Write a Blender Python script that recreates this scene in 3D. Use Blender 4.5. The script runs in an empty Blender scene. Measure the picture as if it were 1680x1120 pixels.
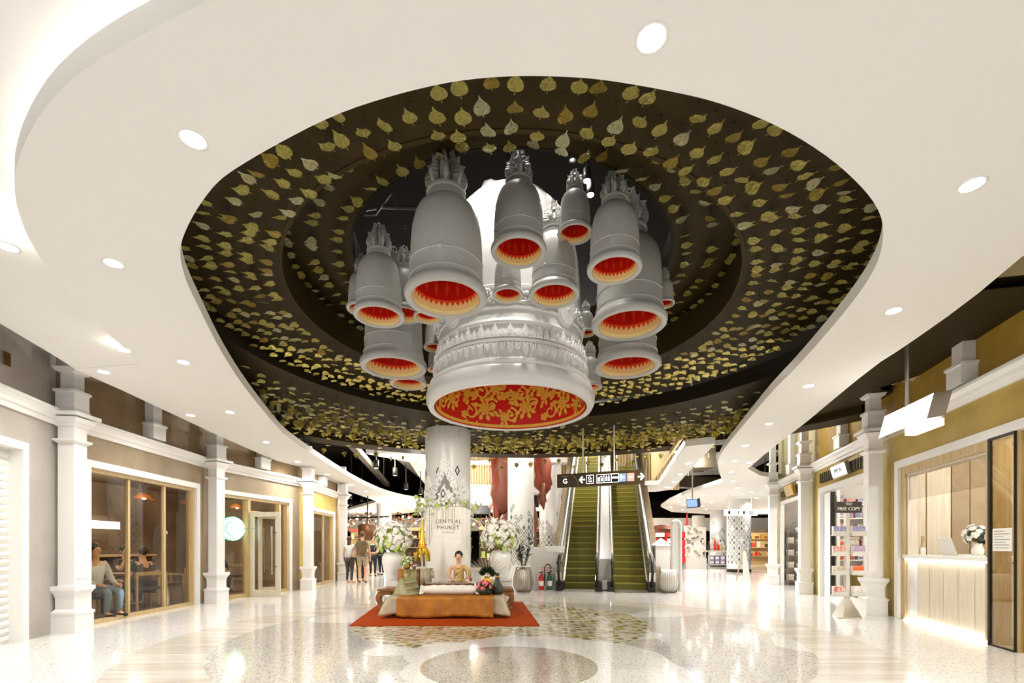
import bpy, math, random
from mathutils import Vector, Matrix
from math import sin, cos, pi, radians, sqrt, atan2
S = bpy.context.scene
COL = S.collection
R = random.Random(7)

# ---------------------------------------------------------------- camera, world, exposure
cam = bpy.data.objects.new('camera', bpy.data.cameras.new('camera'))
COL.objects.link(cam)
cam.location = (0, 0, 1.25); cam.rotation_euler = (radians(90), 0, 0)
cam.data.sensor_width = 36; cam.data.lens = 780 / 1680 * 36
cam.data.shift_y = 337 / 1680
cam.data.clip_start = .05; cam.data.clip_end = 200
S.camera = cam
W = bpy.data.worlds.new('world'); S.world = W; W.use_nodes = True
bg = W.node_tree.nodes['Background']; bg.inputs[0].default_value = (1, .975, .94, 1); bg.inputs[1].default_value = 0.55
S.view_settings.view_transform = 'Standard'; S.view_settings.look = 'None'
S.view_settings.exposure = 0.7; S.view_settings.gamma = 1; S.view_settings.use_curve_mapping = False
S.cycles.max_bounces = 8; S.cycles.transparent_max_bounces = 12
S.cycles.sample_clamp_indirect = 6
DOWN = 40      # radiance of a downlight lens
LENS = (1, .96, .9)

# ---------------------------------------------------------------- helpers
def lin(h):
    h = h.lstrip('#'); o = []
    for i in (0, 2, 4):
        v = int(h[i:i+2], 16) / 255
        o.append(v / 12.92 if v <= .04045 else ((v + .055) / 1.055) ** 2.4)
    return (*o, 1)
MATS = {}
def mat(name, col, rough=.5, metal=0, emit=None, estr=0, noise=None, bump=None, trans=0, spec=.5, coat=0):
    m = bpy.data.materials.new(name); m.use_nodes = True; nt = m.node_tree
    b = nt.nodes['Principled BSDF']; c = lin(col) if isinstance(col, str) else (*col, 1)
    b.inputs['Base Color'].default_value = c; b.inputs['Roughness'].default_value = rough
    b.inputs['Metallic'].default_value = metal; b.inputs['Specular IOR Level'].default_value = spec
    b.inputs['Coat Weight'].default_value = coat
    if emit:
        b.inputs['Emission Color'].default_value = lin(emit) if isinstance(emit, str) else (*emit, 1)
        b.inputs['Emission Strength'].default_value = estr
    if noise or bump:
        tc = nt.nodes.new('ShaderNodeTexCoord'); n = nt.nodes.new('ShaderNodeTexNoise')
        mp = nt.nodes.new('ShaderNodeMapping'); nt.links.new(tc.outputs['Object'], mp.inputs[0]); nt.links.new(mp.outputs[0], n.inputs[0])
        sc = (noise or bump)[0]
        if isinstance(sc, tuple): mp.inputs['Scale'].default_value = sc; n.inputs['Scale'].default_value = 1
        else: n.inputs['Scale'].default_value = sc
        n.inputs['Detail'].default_value = 5
        if noise:
            r = nt.nodes.new('ShaderNodeValToRGB'); nt.links.new(n.outputs[0], r.inputs[0])
            r.color_ramp.elements[0].position = .35; r.color_ramp.elements[1].position = .65
            r.color_ramp.elements[0].color = lin(noise[1]); r.color_ramp.elements[1].color = c
            nt.links.new(r.outputs[0], b.inputs['Base Color'])
        if bump:
            bp = nt.nodes.new('ShaderNodeBump'); bp.inputs['Strength'].default_value = bump[1]; bp.inputs['Distance'].default_value = bump[2] if len(bump) > 2 else .02
            if noise and bump[0] != noise[0]:
                n2 = nt.nodes.new('ShaderNodeTexNoise'); n2.inputs['Scale'].default_value = bump[0]; n2.inputs['Detail'].default_value = 3; nt.links.new(tc.outputs['Object'], n2.inputs[0]); n = n2
            nt.links.new(n.outputs[0], bp.inputs['Height']); nt.links.new(bp.outputs[0], b.inputs['Normal'])
    MATS[name] = m
    return m
def NT(m):
    nt = m.node_tree
    def node(t, **kw):
        n = nt.nodes.new(t)
        for k, v in kw.items():
            if k == 'inp':
                for i, x in v.items():
                    if hasattr(x, 'is_linked') or hasattr(x, 'links'): nt.links.new(x, n.inputs[i])
                    else: n.inputs[i].default_value = x
            else: setattr(n, k, v)
        return n
    def mth(op, a, b=0, c=0):
        return node('ShaderNodeMath', operation=op, inp={0: a, 1: b, 2: c}).outputs[0]
    return nt, node, mth

class MB:
    def __init__(s, M=None): s.V = []; s.F = []; s.I = []; s.M = M; s.mi = 0
    def add(s, vs, fs):
        o = len(s.V); s.V += [tuple(v) for v in vs]
        for f in fs: s.F.append([i + o for i in f]); s.I.append(s.mi)
        return s
    def box(s, x0, y0, z0, x1, y1, z1):
        if x0 > x1: x0, x1 = x1, x0
        if y0 > y1: y0, y1 = y1, y0
        if z0 > z1: z0, z1 = z1, z0
        return s.add([(x, y, z) for z in (z0, z1) for x, y in ((x0, y0), (x1, y0), (x1, y1), (x0, y1))],
              [(3, 2, 1, 0), (4, 5, 6, 7), (0, 1, 5, 4), (1, 2, 6, 5), (2, 3, 7, 6), (3, 0, 4, 7)])
    def prism(s, P, z0, z1):
        n = len(P)
        if sum(P[i][0] * P[(i+1) % n][1] - P[(i+1) % n][0] * P[i][1] for i in range(n)) < 0: P = P[::-1]
        return s.add([(x, y, z0) for x, y in P] + [(x, y, z1) for x, y in P],
              [list(range(n))[::-1], [i + n for i in range(n)]] + [(i, (i+1) % n, n + (i+1) % n, n + i) for i in range(n)])
    def slab(s, P, f, thick):        # polygon P in 2d mapped by f(u,v,t) with thickness
        n = len(P)
        return s.add([f(u, v, 0) for u, v in P] + [f(u, v, thick) for u, v in P],
              [list(range(n)), [i + n for i in range(n)][::-1]] + [(i, n + i, n + (i+1) % n, (i+1) % n) for i in range(n)])
    def lathe(s, prof, n=24, c=(0, 0, 0), fn=None, a0=0, a1=2 * pi):
        full = abs(a1 - a0 - 2 * pi) < 1e-6; k = n if full else n + 1; V = []
        for r, z in prof:
            for i in range(k):
                a = a0 + (a1 - a0) * i / n; rr = r * (fn(a, z) if fn else 1)
                V.append((c[0] + rr * cos(a), c[1] + rr * sin(a), c[2] + z))
        F = []
        for j in range(len(prof) - 1):
            for i in range(n):
                i2 = (i + 1) % k
                F.append((j * k + i, j * k + i2, (j+1) * k + i2, (j+1) * k + i))
        return s.add(V, F)
    def ring(s, r0, r1, z0, z1, n=64, c=(0, 0), a0=0, a1=2 * pi):
        s.lathe([(r0, z0), (r1, z0), (r1, z1), (r0, z1), (r0, z0)], n, (c[0], c[1], 0), a0=a0, a1=a1); return s
    def cyl(s, x, y, z0, z1, r, n=20, r1=None):
        r1 = r if r1 is None else r1
        return s.lathe([(1e-4, z0), (r, z0), (r1, z1), (1e-4, z1)], n, (x, y, 0))
    def tube(s, pts, r, n=6, cap=True):
        pts = [Vector(p) for p in pts]; m = len(pts); V = []; rs = r if isinstance(r, (list, tuple)) else [r] * m
        up = Vector((0, 0, 1))
        for i, p in enumerate(pts):
            t = (pts[min(i+1, m-1)] - pts[max(i-1, 0)]).normalized()
            u = t.cross(up if abs(t.z) < .95 else Vector((1, 0, 0))).normalized(); w = t.cross(u)
            for k in range(n):
                a = 2 * pi * k / n; V.append(p + (u * cos(a) + w * sin(a)) * rs[i])
        F = [(i * n + k, i * n + (k+1) % n, (i+1) * n + (k+1) % n, (i+1) * n + k) for i in range(m-1) for k in range(n)]
        if cap: F += [list(range(n))[::-1], [(m-1) * n + k for k in range(n)]]
        return s.add(V, F)
    def bar(s, p, q, w, h):
        p, q = Vector(p), Vector(q); t = (q - p).normalized()
        u = t.cross(Vector((0, 0, 1)) if abs(t.z) < .95 else Vector((0, 1, 0))).normalized(); v = u.cross(t)
        V = [b + u * a * w / 2 + v * c * h / 2 for b in (p, q) for a, c in ((-1, -1), (1, -1), (1, 1), (-1, 1))]
        return s.add(V, [(0, 1, 2, 3), (7, 6, 5, 4), (0, 4, 5, 1), (1, 5, 6, 2), (2, 6, 7, 3), (3, 7, 4, 0)])
    def ell(s, c, r, nu=10, nv=7):
        if not isinstance(r, (tuple, list)): r = (r, r, r)
        V = [(c[0], c[1], c[2] - r[2])]; F = []
        for j in range(1, nv):
            b = -pi / 2 + pi * j / nv
            V += [(c[0] + r[0] * cos(b) * cos(2*pi*i/nu), c[1] + r[1] * cos(b) * sin(2*pi*i/nu), c[2] + r[2] * sin(b)) for i in range(nu)]
        V.append((c[0], c[1], c[2] + r[2])); L = len(V) - 1
        for i in range(nu): F += [(0, 1 + (i+1) % nu, 1 + i), (L, L - nu + i, L - nu + (i+1) % nu)]
        for j in range(nv - 2):
            for i in range(nu):
                a = 1 + j * nu; F.append((a + i, a + (i+1) % nu, a + nu + (i+1) % nu, a + nu + i))
        return s.add(V, F)
    def build(s, name, m, parent=None, smooth=False, world=True, **tags):
        me = bpy.data.meshes.new(name); V = s.V
        if s.M: V = [tuple(s.M @ Vector(v)) for v in V]
        off = Vector((0, 0, 0))
        if parent is None:
            xs = [v[0] for v in V]; ys = [v[1] for v in V]
            off = Vector(((min(xs) + max(xs)) / 2, (min(ys) + max(ys)) / 2, min(v[2] for v in V)))
            V = [(v[0] - off.x, v[1] - off.y, v[2] - off.z) for v in V]
        me.from_pydata(V, [], s.F)
        ms = m if isinstance(m, (list, tuple)) else [m]
        for k in ms: me.materials.append(MATS[k] if isinstance(k, str) else k)
        if len(ms) > 1: me.polygons.foreach_set('material_index', s.I)
        if smooth:
            me.polygons.foreach_set('use_smooth', [True] * len(s.F))
            if smooth is not True: me.set_sharp_from_angle(angle=radians(smooth))
        me.update()
        return link(name, me, parent, off, world, **tags)
def link(name, data, parent=None, loc=(0, 0, 0), world=True, **tags):
    o = bpy.data.objects.new(name, data); COL.objects.link(o); o.location = loc
    if parent is not None:
        o.parent = parent
        if world: o.matrix_parent_inverse = gm(parent).inverted()
    for k, v in tags.items():
        if v: o['category' if k == 'cat' else k] = v
    return o
def gm(o):
    b = o.matrix_basis.copy()
    return gm(o.parent) @ o.matrix_parent_inverse @ b if o.parent else b
def thing(name, label, cat, loc=(0, 0, 0), rz=0, sc=1, group=None, kind=None):
    o = bpy.data.objects.new(name, None); COL.objects.link(o); o.empty_display_size = .1
    o.location = loc; o.rotation_euler = (0, 0, rz); o.scale = (sc,) * 3 if not isinstance(sc, tuple) else sc
    o['label'] = label
    if cat: o['category'] = cat
    if group: o['group'] = group
    if kind: o['kind'] = kind
    return o
def dup(root, loc=None, rz=None, sc=None, label=None, group=None):
    r = root.copy(); COL.objects.link(r)
    if loc is not None: r.location = loc
    if rz is not None: r.rotation_euler = (0, 0, rz)
    if sc is not None: r.scale = (sc,) * 3 if not isinstance(sc, tuple) else sc
    if label: r['label'] = label
    if group: r['group'] = group
    for ch in list(root.children):
        c = ch.copy(); COL.objects.link(c); c.parent = r
        for g in list(ch.children):
            d = g.copy(); COL.objects.link(d); d.parent = c
    return r
def frame(p, q):                      # local x along p->q, local y to its left, z up
    d = Vector((q[0] - p[0], q[1] - p[1], 0)); L = d.length; d /= L
    M = Matrix(((d.x, -d.y, 0, p[0]), (d.y, d.x, 0, p[1]), (0, 0, 1, 0), (0, 0, 0, 1)))
    return M, L
def at(px, py, d): return ((px - 840) * d / 780, d, 1.25 + (897 - py) * d / 780)
def onz(px, py, z): d = 780 * (z - 1.25) / (897 - py); return ((px - 840) * d / 780, d)
def text(body, size, M, m, parent, ext=.004, name='lettering', align='CENTER', sx=1):
    c = bpy.data.curves.new(name, 'FONT'); c.body = body; c.size = size; c.extrude = ext;  c.align_x = align; c.align_y = 'CENTER'
    c.resolution_u = 2; c.materials.append(MATS[m]); c.space_character = sx
    o = bpy.data.objects.new(name, c); COL.objects.link(o); o.matrix_basis = M
    dg = bpy.context.evaluated_depsgraph_get(); me = bpy.data.meshes.new_from_object(o.evaluated_get(dg)); bpy.data.objects.remove(o)
    if sum(len(p.vertices) for p in me.polygons) == 0: raise RuntimeError('empty text')
    o = bpy.data.objects.new(name, me); COL.objects.link(o); o.matrix_basis = M; o['kind'] = 'stuff'
    if parent is not None: o.parent = parent; o.matrix_parent_inverse = gm(parent).inverted()
    return o
def face_m(loc, yaw=0, tilt=0):       # text standing upright, readable from -y
    return Matrix.Translation(loc) @ Matrix.Rotation(yaw, 4, 'Z') @ Matrix.Rotation(radians(90) + tilt, 4, 'X')

# ---------------------------------------------------------------- materials
mat('ceiling_white', (.80, .78, .745), .7)
mat('column_white', (.74, .73, .70), .3)
mat('trim_white', (.83, .815, .785), .4)
mat('bell_grey', (.43, .425, .40), .42)
mat('big_bell', (.68, .675, .65), .3)
mat('relief', (.78, .77, .75), .4)
mat('ring_dark', '#352a10', .6, bump=(40, .1), spec=.12)
mat('ring_side', '#1f190c', .6, spec=.15)
mat('void_black', '#1a150d', .8, spec=.1)
mat('void_metal', '#5a5140', .6, .1)
mat('gold_leaf', '#e0d47a', .33, .58, noise=(9, '#c4b452'), bump=(4.5, 1, .35))
mat('gold_leaf_satin', '#d6c86a', .34, .4, noise=(9, '#bcaa48'), bump=(4.5, 1, .25))
mat('gold_leaf_satin_pale', '#e6e0b2', .3, .4, noise=(9, '#d2c98e'), bump=(4.5, 1, .25))
mat('gold_leaf_deep', '#cfb44e', .3, .62, noise=(9, '#a88e34'), bump=(4.5, 1, .35))
mat('gold_leaf_pale', '#ece6be', .28, .6, noise=(9, '#cfc68c'), bump=(4.5, 1, .35))
mat('gold', '#d8aa3c', .32, .7)
mat('gold_print', '#ecbe48', .4, .1)
mat('chain', '#6d675a', .4, .6)
mat('wire', '#2b2720', .5)
mat('grey_plaster', '#b9b1a8', .6, noise=(2.2, '#ada49a'))
mat('taupe_plaster', '#a39074', .6, noise=(2.5, '#958267'))
mat('taupe_dark', '#8f7654', .65, noise=(2.5, '#806747'))
mat('ochre_plaster', '#c0a550', .55, noise=(2, '#ad913c'))
mat('ochre_dark', '#b08d2e', .6, noise=(2, '#9c7a22'))
mat('olive_plaster', '#a39a72', .6, noise=(2, '#958b62'))
mat('oak', '#c9b183', .45, noise=((30, 30, 2.5), '#b89c6a'))
mat('oak_pale', '#d8d0c0', .45, noise=((26, 26, 2), '#cbbfa8'))
mat('brown_wood', '#7b4a22', .4, noise=((3, 14, 14), '#633817'))
mat('teak', '#8f5e2a', .4, noise=((3, 14, 14), '#754a1e'))
mat('chrome', '#cfcbc2', .18, .9)
mat('steel', '#b5aea2', .3, .85)
mat('dark_metal', '#2c2822', .45, .3)
mat('black', '#17130f', .5)
mat('rubber', '#15130f', .35)
mat('step_green', '#7d7612', .5, noise=((90, 6, 6), '#6a640c'))
mat('step_edge', '#a09a3a', .5)
mat('brown_stone', '#8d7b5f', .3, noise=(6, '#75644a'))
mat('orange_rug', '#a33d03', .9, bump=(200, .3), spec=.1)
mat('orange_silk', '#b2700f', .5, noise=(5, '#965808'), bump=(7, .5))
mat('grey_silk', '#b7a98d', .4, noise=(6, '#a39678'), bump=(7, .4))
mat('green_silk', '#a7a277', .45, noise=(9, '#8f8a5e'))
mat('brocade', '#6d6039', .4, .3, noise=(22, '#a89a5e'), bump=(22, .4))
mat('white_cloth', '#e9e4da', .7, bump=(9, .4))
mat('skin', '#e0b18e', .5)
mat('skin_tan', '#c98f68', .5)
mat('hair', '#1c130d', .45)
mat('hair_brown', '#5b3a1e', .5)
mat('lips', '#b5443c', .4)
mat('gold_silk', '#d9c184', .35, .3, noise=(60, '#b0903e'), bump=(80, .5))
mat('leaf_green', '#86a04a', .5)
mat('leaf_lime', '#b5c765', .5)
mat('leaf_dark', '#26331d', .45)
mat('petal_white', '#eeeae0', .6)
mat('petal_pink', '#e4737c', .6)
mat('petal_red', '#c33a2c', .6)
mat('ceramic', '#ebe8e2', .12, coat=.5)
mat('red', '#c01f16', .35)
mat('green', '#1d6b3c', .35)
mat('yellow', '#c9a727', .5)
mat('terracotta', '#86482e', .55, noise=(3, '#6e3820'))
mat('red_cloth', '#8a3a20', .6)
mat('sign_brown', '#4c3c22', .4)
mat('sign_black', '#211c15', .4)
mat('diamond_grey', '#77736b', .4)
mat('sign_grey', '#85817a', .4)
mat('sign_white', '#f4f1ea', .5, emit='#ffffff', estr=1.2)
mat('sign_blue', '#6d8db8', .5, emit='#7fa0d0', estr=.6)
mat('sign_salmon', '#e0917f', .5, emit='#f0a090', estr=.6)
mat('lamp_white', '#ffffff', .4, emit=LENS, estr=DOWN)
mat('lamp_soft', '#ffffff', .4, emit=(1, .96, .9), estr=3.0)
mat('lamp_strip', '#ffffff', .4, emit=(1, .97, .92), estr=6)
mat('lamp_spot', '#ffffff', .4, emit=(1, .97, .92), estr=250)
mat('lamp_warm', '#ffd9a0', .4, emit=(1, .78, .48), estr=30)
mat('lamp_green', '#a8e0c6', .4, emit='#69d6a6', estr=2.0)
mat('shutter', '#ece9e2', .5)
mat('cafe_wall', '#54432f', .7, noise=(.8, '#7d6750'))
mat('cafe_floor', '#6d5a44', .4)
mat('shop_dark', '#3a3024', .7, noise=(1.2, '#57462f'))
mat('denim', '#7f97a8', .8)
mat('shirt_white', '#d9dcdc', .8)
mat('shirt_grey', '#55514f', .8)
mat('shirt_print', '#c9cfb9', .8, noise=(22, '#6f8a66'))
mat('khaki', '#b3a588', .8)
mat('trouser_grey', '#4c4440', .8)
mat('navy', '#232633', .8)
mat('backpack', '#5d4a31', .8, noise=(14, '#7c6a45'))
mat('stripe', '#31292a', .8)
mat('acrylic', '#cfcac0', .2)
mat('pack_blue', '#5e6fa8', .5, noise=(26, '#b9a9c4'))
mat('pack_red', '#c8402c', .5, noise=(26, '#e8d8cc'))
mat('pack_orange', '#e2622a', .5)
mat('pack_white', '#ece7df', .5, noise=(30, '#c9bcae'))
mat('pack_pink', '#c9a9b9', .5, noise=(26, '#8d84b0'))
mat('pack_cream', '#d8cdb4', .5, noise=(26, '#a8987c'))
mat('laptop', '#e6e3dd', .35)
mat('counter_cream', '#e2d6bf', .45, noise=((26, 26, 2), '#d8caaf'))
mat('slat_wood', '#cdb684', .5)
mat('paper', '#f0ece2', .7)
mat('plank', '#d6cfc3', .14, noise=((1.2, 14, 1), '#c4bbac'))
mat('plank_pale', '#dfd9cf', .14, noise=((1.2, 14, 1), '#d0c8bb'))

def glass_mat(name, tint, gloss=.16):
    m = bpy.data.materials.new(name); m.use_nodes = True; nt, node, mth = NT(m)
    nt.nodes.remove(nt.nodes['Principled BSDF'])
    t = node('ShaderNodeBsdfTransparent', inp={0: lin(tint)}); g = node('ShaderNodeBsdfGlossy', inp={'Roughness': .02})
    fr = node('ShaderNodeFresnel', inp={0: 1.35}); ge = node('ShaderNodeNewGeometry'); k = mth('MULTIPLY', mth('ADD', mth('MULTIPLY', fr.outputs[0], .7), gloss - .05), mth('SUBTRACT', 1, ge.outputs['Backfacing']))
    mx = node('ShaderNodeMixShader', inp={0: k, 1: t.outputs[0], 2: g.outputs[0]})
    nt.links.new(mx.outputs[0], nt.nodes['Material Output'].inputs[0]); MATS[name] = m
glass_mat('glass', '#eeeae2', .10)
glass_mat('glass_clear', '#f4f2ee', .08)
glass_mat('glass_smoke', '#e9e2d2', .14)

# bell lining: red with a gold zigzag band near the rim (flat print)
def lining(name, n, band, tall):
    m = mat(name, '#c8120a', .42); nt, node, mth = NT(m); b = nt.nodes['Principled BSDF']
    tc = node('ShaderNodeTexCoord'); sp = node('ShaderNodeSeparateXYZ', inp={0: tc.outputs['Object']})
    a = mth('DIVIDE', mth('ARCTAN2', sp.outputs[1], sp.outputs[0]), 2 * pi)
    tri = mth('ABSOLUTE', mth('SUBTRACT', mth('FRACT', mth('MULTIPLY', mth('ADD', a, 1.0), n)), .5))
    z = sp.outputs[2]
    d = mth('SUBTRACT', mth('SUBTRACT', band + tall, mth('MULTIPLY', tri, 2 * tall)), z)
    k = mth('GREATER_THAN', d, 0)
    stripes = mth('GREATER_THAN', mth('FRACT', mth('MULTIPLY', d, 22)), .32)
    low = mth('LESS_THAN', z, band * .45)
    gold = mth('MULTIPLY', k, mth('MAXIMUM', stripes, low))
    # faint lozenge motifs higher up
    tri2 = mth('ABSOLUTE', mth('SUBTRACT', mth('FRACT', mth('MULTIPLY', mth('ADD', a, 1.0), n / 2)), .5))
    loz = mth('ADD', mth('MULTIPLY', tri2, 3.2), mth('MULTIPLY', mth('ABSOLUTE', mth('SUBTRACT', z, band + tall + .32)), 2.6))
    l2 = mth('MULTIPLY', mth('LESS_THAN', loz, .62), mth('GREATER_THAN', mth('FRACT', mth('MULTIPLY', loz, 6)), .55))
    painted_glow = mth('LESS_THAN', z, band + tall * 1.25)  # bounce glow near the rim, painted as a more orange red
    c0 = node('ShaderNodeMix', data_type='RGBA', inp={0: painted_glow, 6: lin('#c40d05'), 7: lin('#ea4a1a')})
    c1 = node('ShaderNodeMix', data_type='RGBA', inp={0: mth('MULTIPLY', l2, .55), 6: c0.outputs[2], 7: lin('#d88a2a')})
    c1b = node('ShaderNodeMix', data_type='RGBA', inp={0: k, 6: c1.outputs[2], 7: lin('#e8962e')})
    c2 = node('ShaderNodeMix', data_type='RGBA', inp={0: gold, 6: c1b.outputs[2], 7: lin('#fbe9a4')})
    nt.links.new(c2.outputs[2], b.inputs['Base Color'])
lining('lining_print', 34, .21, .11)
mat('lining_red', '#d01408', .42)

# terrazzo floor with inlaid circles
def floor_mat():
    m = mat('terrazzo', '#d9d4ca', .12); nt, node, mth = NT(m); b = nt.nodes['Principled BSDF']
    tc = node('ShaderNodeTexCoord'); P = tc.outputs['Object']; sp = node('ShaderNodeSeparateXYZ', inp={0: P})
    X, Y = sp.outputs[0], sp.outputs[1]
    def dist(cx, cy, sx=1):
        return mth('SQRT', mth('ADD', mth('POWER', mth('MULTIPLY', mth('SUBTRACT', X, cx), sx), 2), mth('POWER', mth('SUBTRACT', Y, cy), 2)))
    def inside(d, r): return mth('LESS_THAN', d, r)
    v = node('ShaderNodeTexVoronoi', inp={'Vector': P, 'Scale': 55.0}); vc = node('ShaderNodeSeparateColor', inp={0: v.outputs['Color']})
    chips = mth('MULTIPLY', mth('GREATER_THAN', vc.outputs[0], .5), mth('LESS_THAN', v.outputs['Distance'], .55))
    chip2 = mth('MULTIPLY', mth('GREATER_THAN', vc.outputs[1], .82), mth('LESS_THAN', v.outputs['Distance'], .5))
    def mix(f, a, bb): return node('ShaderNodeMix', data_type='RGBA', inp={0: f, 6: a, 7: bb}).outputs[2]
    pale = mix(mth('MULTIPLY', chips, .5), lin('#e4e1db'), lin('#cdc8bf')); pale = mix(chip2, pale, lin('#b5aa9a'))
    mid = mix(mth('MULTIPLY', chips, .8), lin('#cbc6bd'), lin('#aea79b')); mid = mix(chip2, mid, lin('#857b6c'))
    dark = mix(chips, lin('#b3aa9b'), lin('#938a7b')); dark = mix(chip2, dark, lin('#6f675a'))
    # gold and pale mosaic chips
    mp = node('ShaderNodeMapping', inp={0: P, 3: (9, 14, 1)}); bk = node('ShaderNodeTexVoronoi', inp={'Vector': mp.outputs[0], 'Scale': 1.0, 'Randomness': .35})
    bc = node('ShaderNodeSeparateColor', inp={0: bk.outputs['Color']})
    gold = mix(mth('GREATER_THAN', bc.outputs[0], .55), lin('#d6d0bf'), lin('#a99a55')); gold = mix(mth('GREATER_THAN', bc.outputs[1], .8), gold, lin('#7e6f2b'))
    gold = mix(mth('GREATER_THAN', bk.outputs['Distance'], .5), gold, lin('#c9c3b3'))
    c = mix(inside(dist(0, 7.1), 4.7), pale, pale)
    dn = node('ShaderNodeTexNoise', inp={'Vector': P, 'Scale': .55, 'Detail': 1.0})
    sw = mth('GREATER_THAN', dn.outputs[0], .47)
    c = mix(inside(dist(0, 7.1), 3.86), c, mix(sw, pale, mid))
    c = mix(inside(dist(-.15, 8.0), 2.4), c, gold)
    wn = node('ShaderNodeTexNoise', inp={'Vector': P, 'Scale': 1.1, 'Detail': 2.0})
    c = mix(inside(mth('ADD', dist(.15, 5.3), mth('MULTIPLY', wn.outputs[0], .9)), 1.85), c, pale)
    c = mix(inside(dist(-.03, 5.05), .93), c, dark)
    # outer pebbled ribbons beside the shops
    nt.links.new(c, b.inputs['Base Color'])
    rn = node('ShaderNodeTexNoise', inp={'Vector': P, 'Scale': 3.0}); 
    nt.links.new(mth('ADD', mth('MULTIPLY', rn.outputs[0], .06), .07), b.inputs['Roughness'])
    b.inputs['Specular IOR Level'].default_value = .8
floor_mat()

# ================================================================= SETTING
def struct(o, label=None):
    o['kind'] = 'structure'
    if label: o['label'] = label
    return o
fl = MB().box(-34, -4, -.2, 34, 62, 0).build('floor', 'terrazzo'); struct(fl, 'glossy pale terrazzo floor with inlaid circles and mosaic')
fl.location = (0, 0, -.2); fl.data.transform(Matrix.Translation((0, 29, -.0)))
fl.location.z = 0; fl.data.transform(Matrix.Translation((0, 0, -.2)))
# ring of stone planks
ro, ri, cy0 = 4.7, 3.86, 7.1
def half(r, y): return sqrt(max(r * r - (y - cy0) ** 2, 0))
y = 3.9; row = 0
while y < 11.6:
    y1 = y + .15; row += 1
    for sg in (-1, 1):
        a0, a1 = half(ri, y), half(ri, y1); b0, b1 = half(ro, y), half(ro, y1)
        L = max(b0 - a0, b1 - a1); n = max(1, round(L / .95)); cut = R.uniform(-.15, .15)
        ts = [0] + [min(.9, max(.1, k / n + cut * (n > 1))) for k in range(1, n)] + [1]
        for k in range(n):
            t0, t1 = ts[k], ts[k+1]; g = .004
            q = [(sg * (a0 + (b0 - a0) * t0 + g), y + g), (sg * (a0 + (b0 - a0) * t1 - g), y + g), (sg * (a1 + (b1 - a1) * t1 - g), y1 - g), (sg * (a1 + (b1 - a1) * t0 + g), y1 - g)]
            if L > .05: MB().prism(q, .0004, .002).build('stone_plank', R.choice(['plank', 'plank', 'plank_pale']), fl)
    y = y1

# ceilings -------------------------------------------------------------
H = 3.6
inner = [(697,822),(640,812),(590,792),(540,762),(470,717),(448,693),(398,632),(359,571),(326,504),(305,461),(297,430),(295,412),(299,390),(316,354),(335,325),(355,300),(380,280),(447,240),(547,188),(647,155),(747,132),(840,124),
         (915,125),(991,130),(1115,152),(1190,171),(1284,209),(1366,261),(1422,314),(1445,350),(1450,380),(1446,413),(1430,452),(1385,514),(1310,599),(1268,640),(1224,692),(1189,734),(1179,752),(1177,764),(1181,779),(1187,790)]
inner = [onz(x, y, H) for x, y in inner]
def smooth_open(P, n=3):
    for _ in range(n - 2):
        Q = [P[0]]
        for a, b in zip(P, P[1:]):
            Q += [(a[0] * .75 + b[0] * .25, a[1] * .75 + b[1] * .25), (a[0] * .25 + b[0] * .75, a[1] * .25 + b[1] * .75)]
        P = Q + [P[-1]]
    return P
inner = smooth_open(inner, 4)
lip = [(-4.79,6.11),(-4.62,5.73),(-4.44,5.18),(-4.18,4.55),(-3.94,4.06),(-3.72,3.67),(-3.49,3.36),(-3.22,3.07),(-2.94,2.84),(-2.67,2.65),(-2.41,2.49),(-2.13,2.35),(-1.86,2.24),(-1.66,2.17),(-1.29,2.04),(-.6,1.86),(.4,1.6)]
lip = smooth_open(lip, 3)
outL = [(-6.95,24.4),(-6.9,19.9),(-6.6,14.8),(-6.2,10.07),(-5.85,7.13),(-5.79,6.3)]
near = [(2.5,.4),(4.6,.2),(4.3,2.6)]
outR = smooth_open([(4.13,3.85),(4.38,4.58),(4.61,5.59),(4.7,6.17),(5.26,8.04),(5.54,8.94),(6.17,11.25),(6.94,13.8)], 3) + [(7.1,14.3),(8.2,15.67),(11,17.4),(30,22),(30,36),(14,34),(10.7,31.9),(8.7,27.8),(8.05,24.4),(7.65,20.8)]
farL = [(-3.4,28),(-5.7,31),(-14,42),(-28,42),(-28,33),(-10.6,30.6),(-7.3,25.2)]
poly = outL + lip + near + outR + inner[::-1] + farL
ceil = MB().prism(poly, H, H + .14).build('ceiling', 'ceiling_white'); struct(ceil, 'smooth white lower ceiling with a large curved opening')
# raised outer part with a light cove on the left
m = MB(); n = len(lip)
outer_edge = [(-5.79,6.3),(-5.72,5.9),(-5.58,5.18),(-5.5,4.6),(-5.4,4.0),(-5.3,3.0),(-5.2,2.0),(-5.1,1.0),(-4.9,-.5)]
V = []; F = []
for i, (x, yy) in enumerate(lip):
    t = i / (n - 1); k = t * (len(outer_edge) - 1); j = min(int(k), len(outer_edge) - 2); f = k - j
    ox = outer_edge[j][0] * (1 - f) + outer_edge[j+1][0] * f; oy = outer_edge[j][1] * (1 - f) + outer_edge[j+1][1] * f
    zz = 3.61 + .24 * min(1, t * 2.2)
    ix, iy = x + .18 * min(1, t * 3), yy + .1 * min(1, t * 3)
    for q in range(5):
        u = q / 4; V.append((ix + (ox - ix) * u, iy + (oy - iy) * u, zz * (1 - u) + (3.61 + .2 * min(1, t * 1.5)) * u))
for i in range(n - 1):
    for q in range(4): a = i * 5 + q; F.append((a, a + 5, a + 6, a + 1))
m.add(V, F); ce2 = m.build('ceiling_left', 'ceiling_white', smooth=True); struct(ce2, 'raised white ceiling with a glowing cove at the upper left')
st = MB()
pts = [(x + .09, yy + .05, 3.755) for x, yy in lip[6:]]
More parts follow.
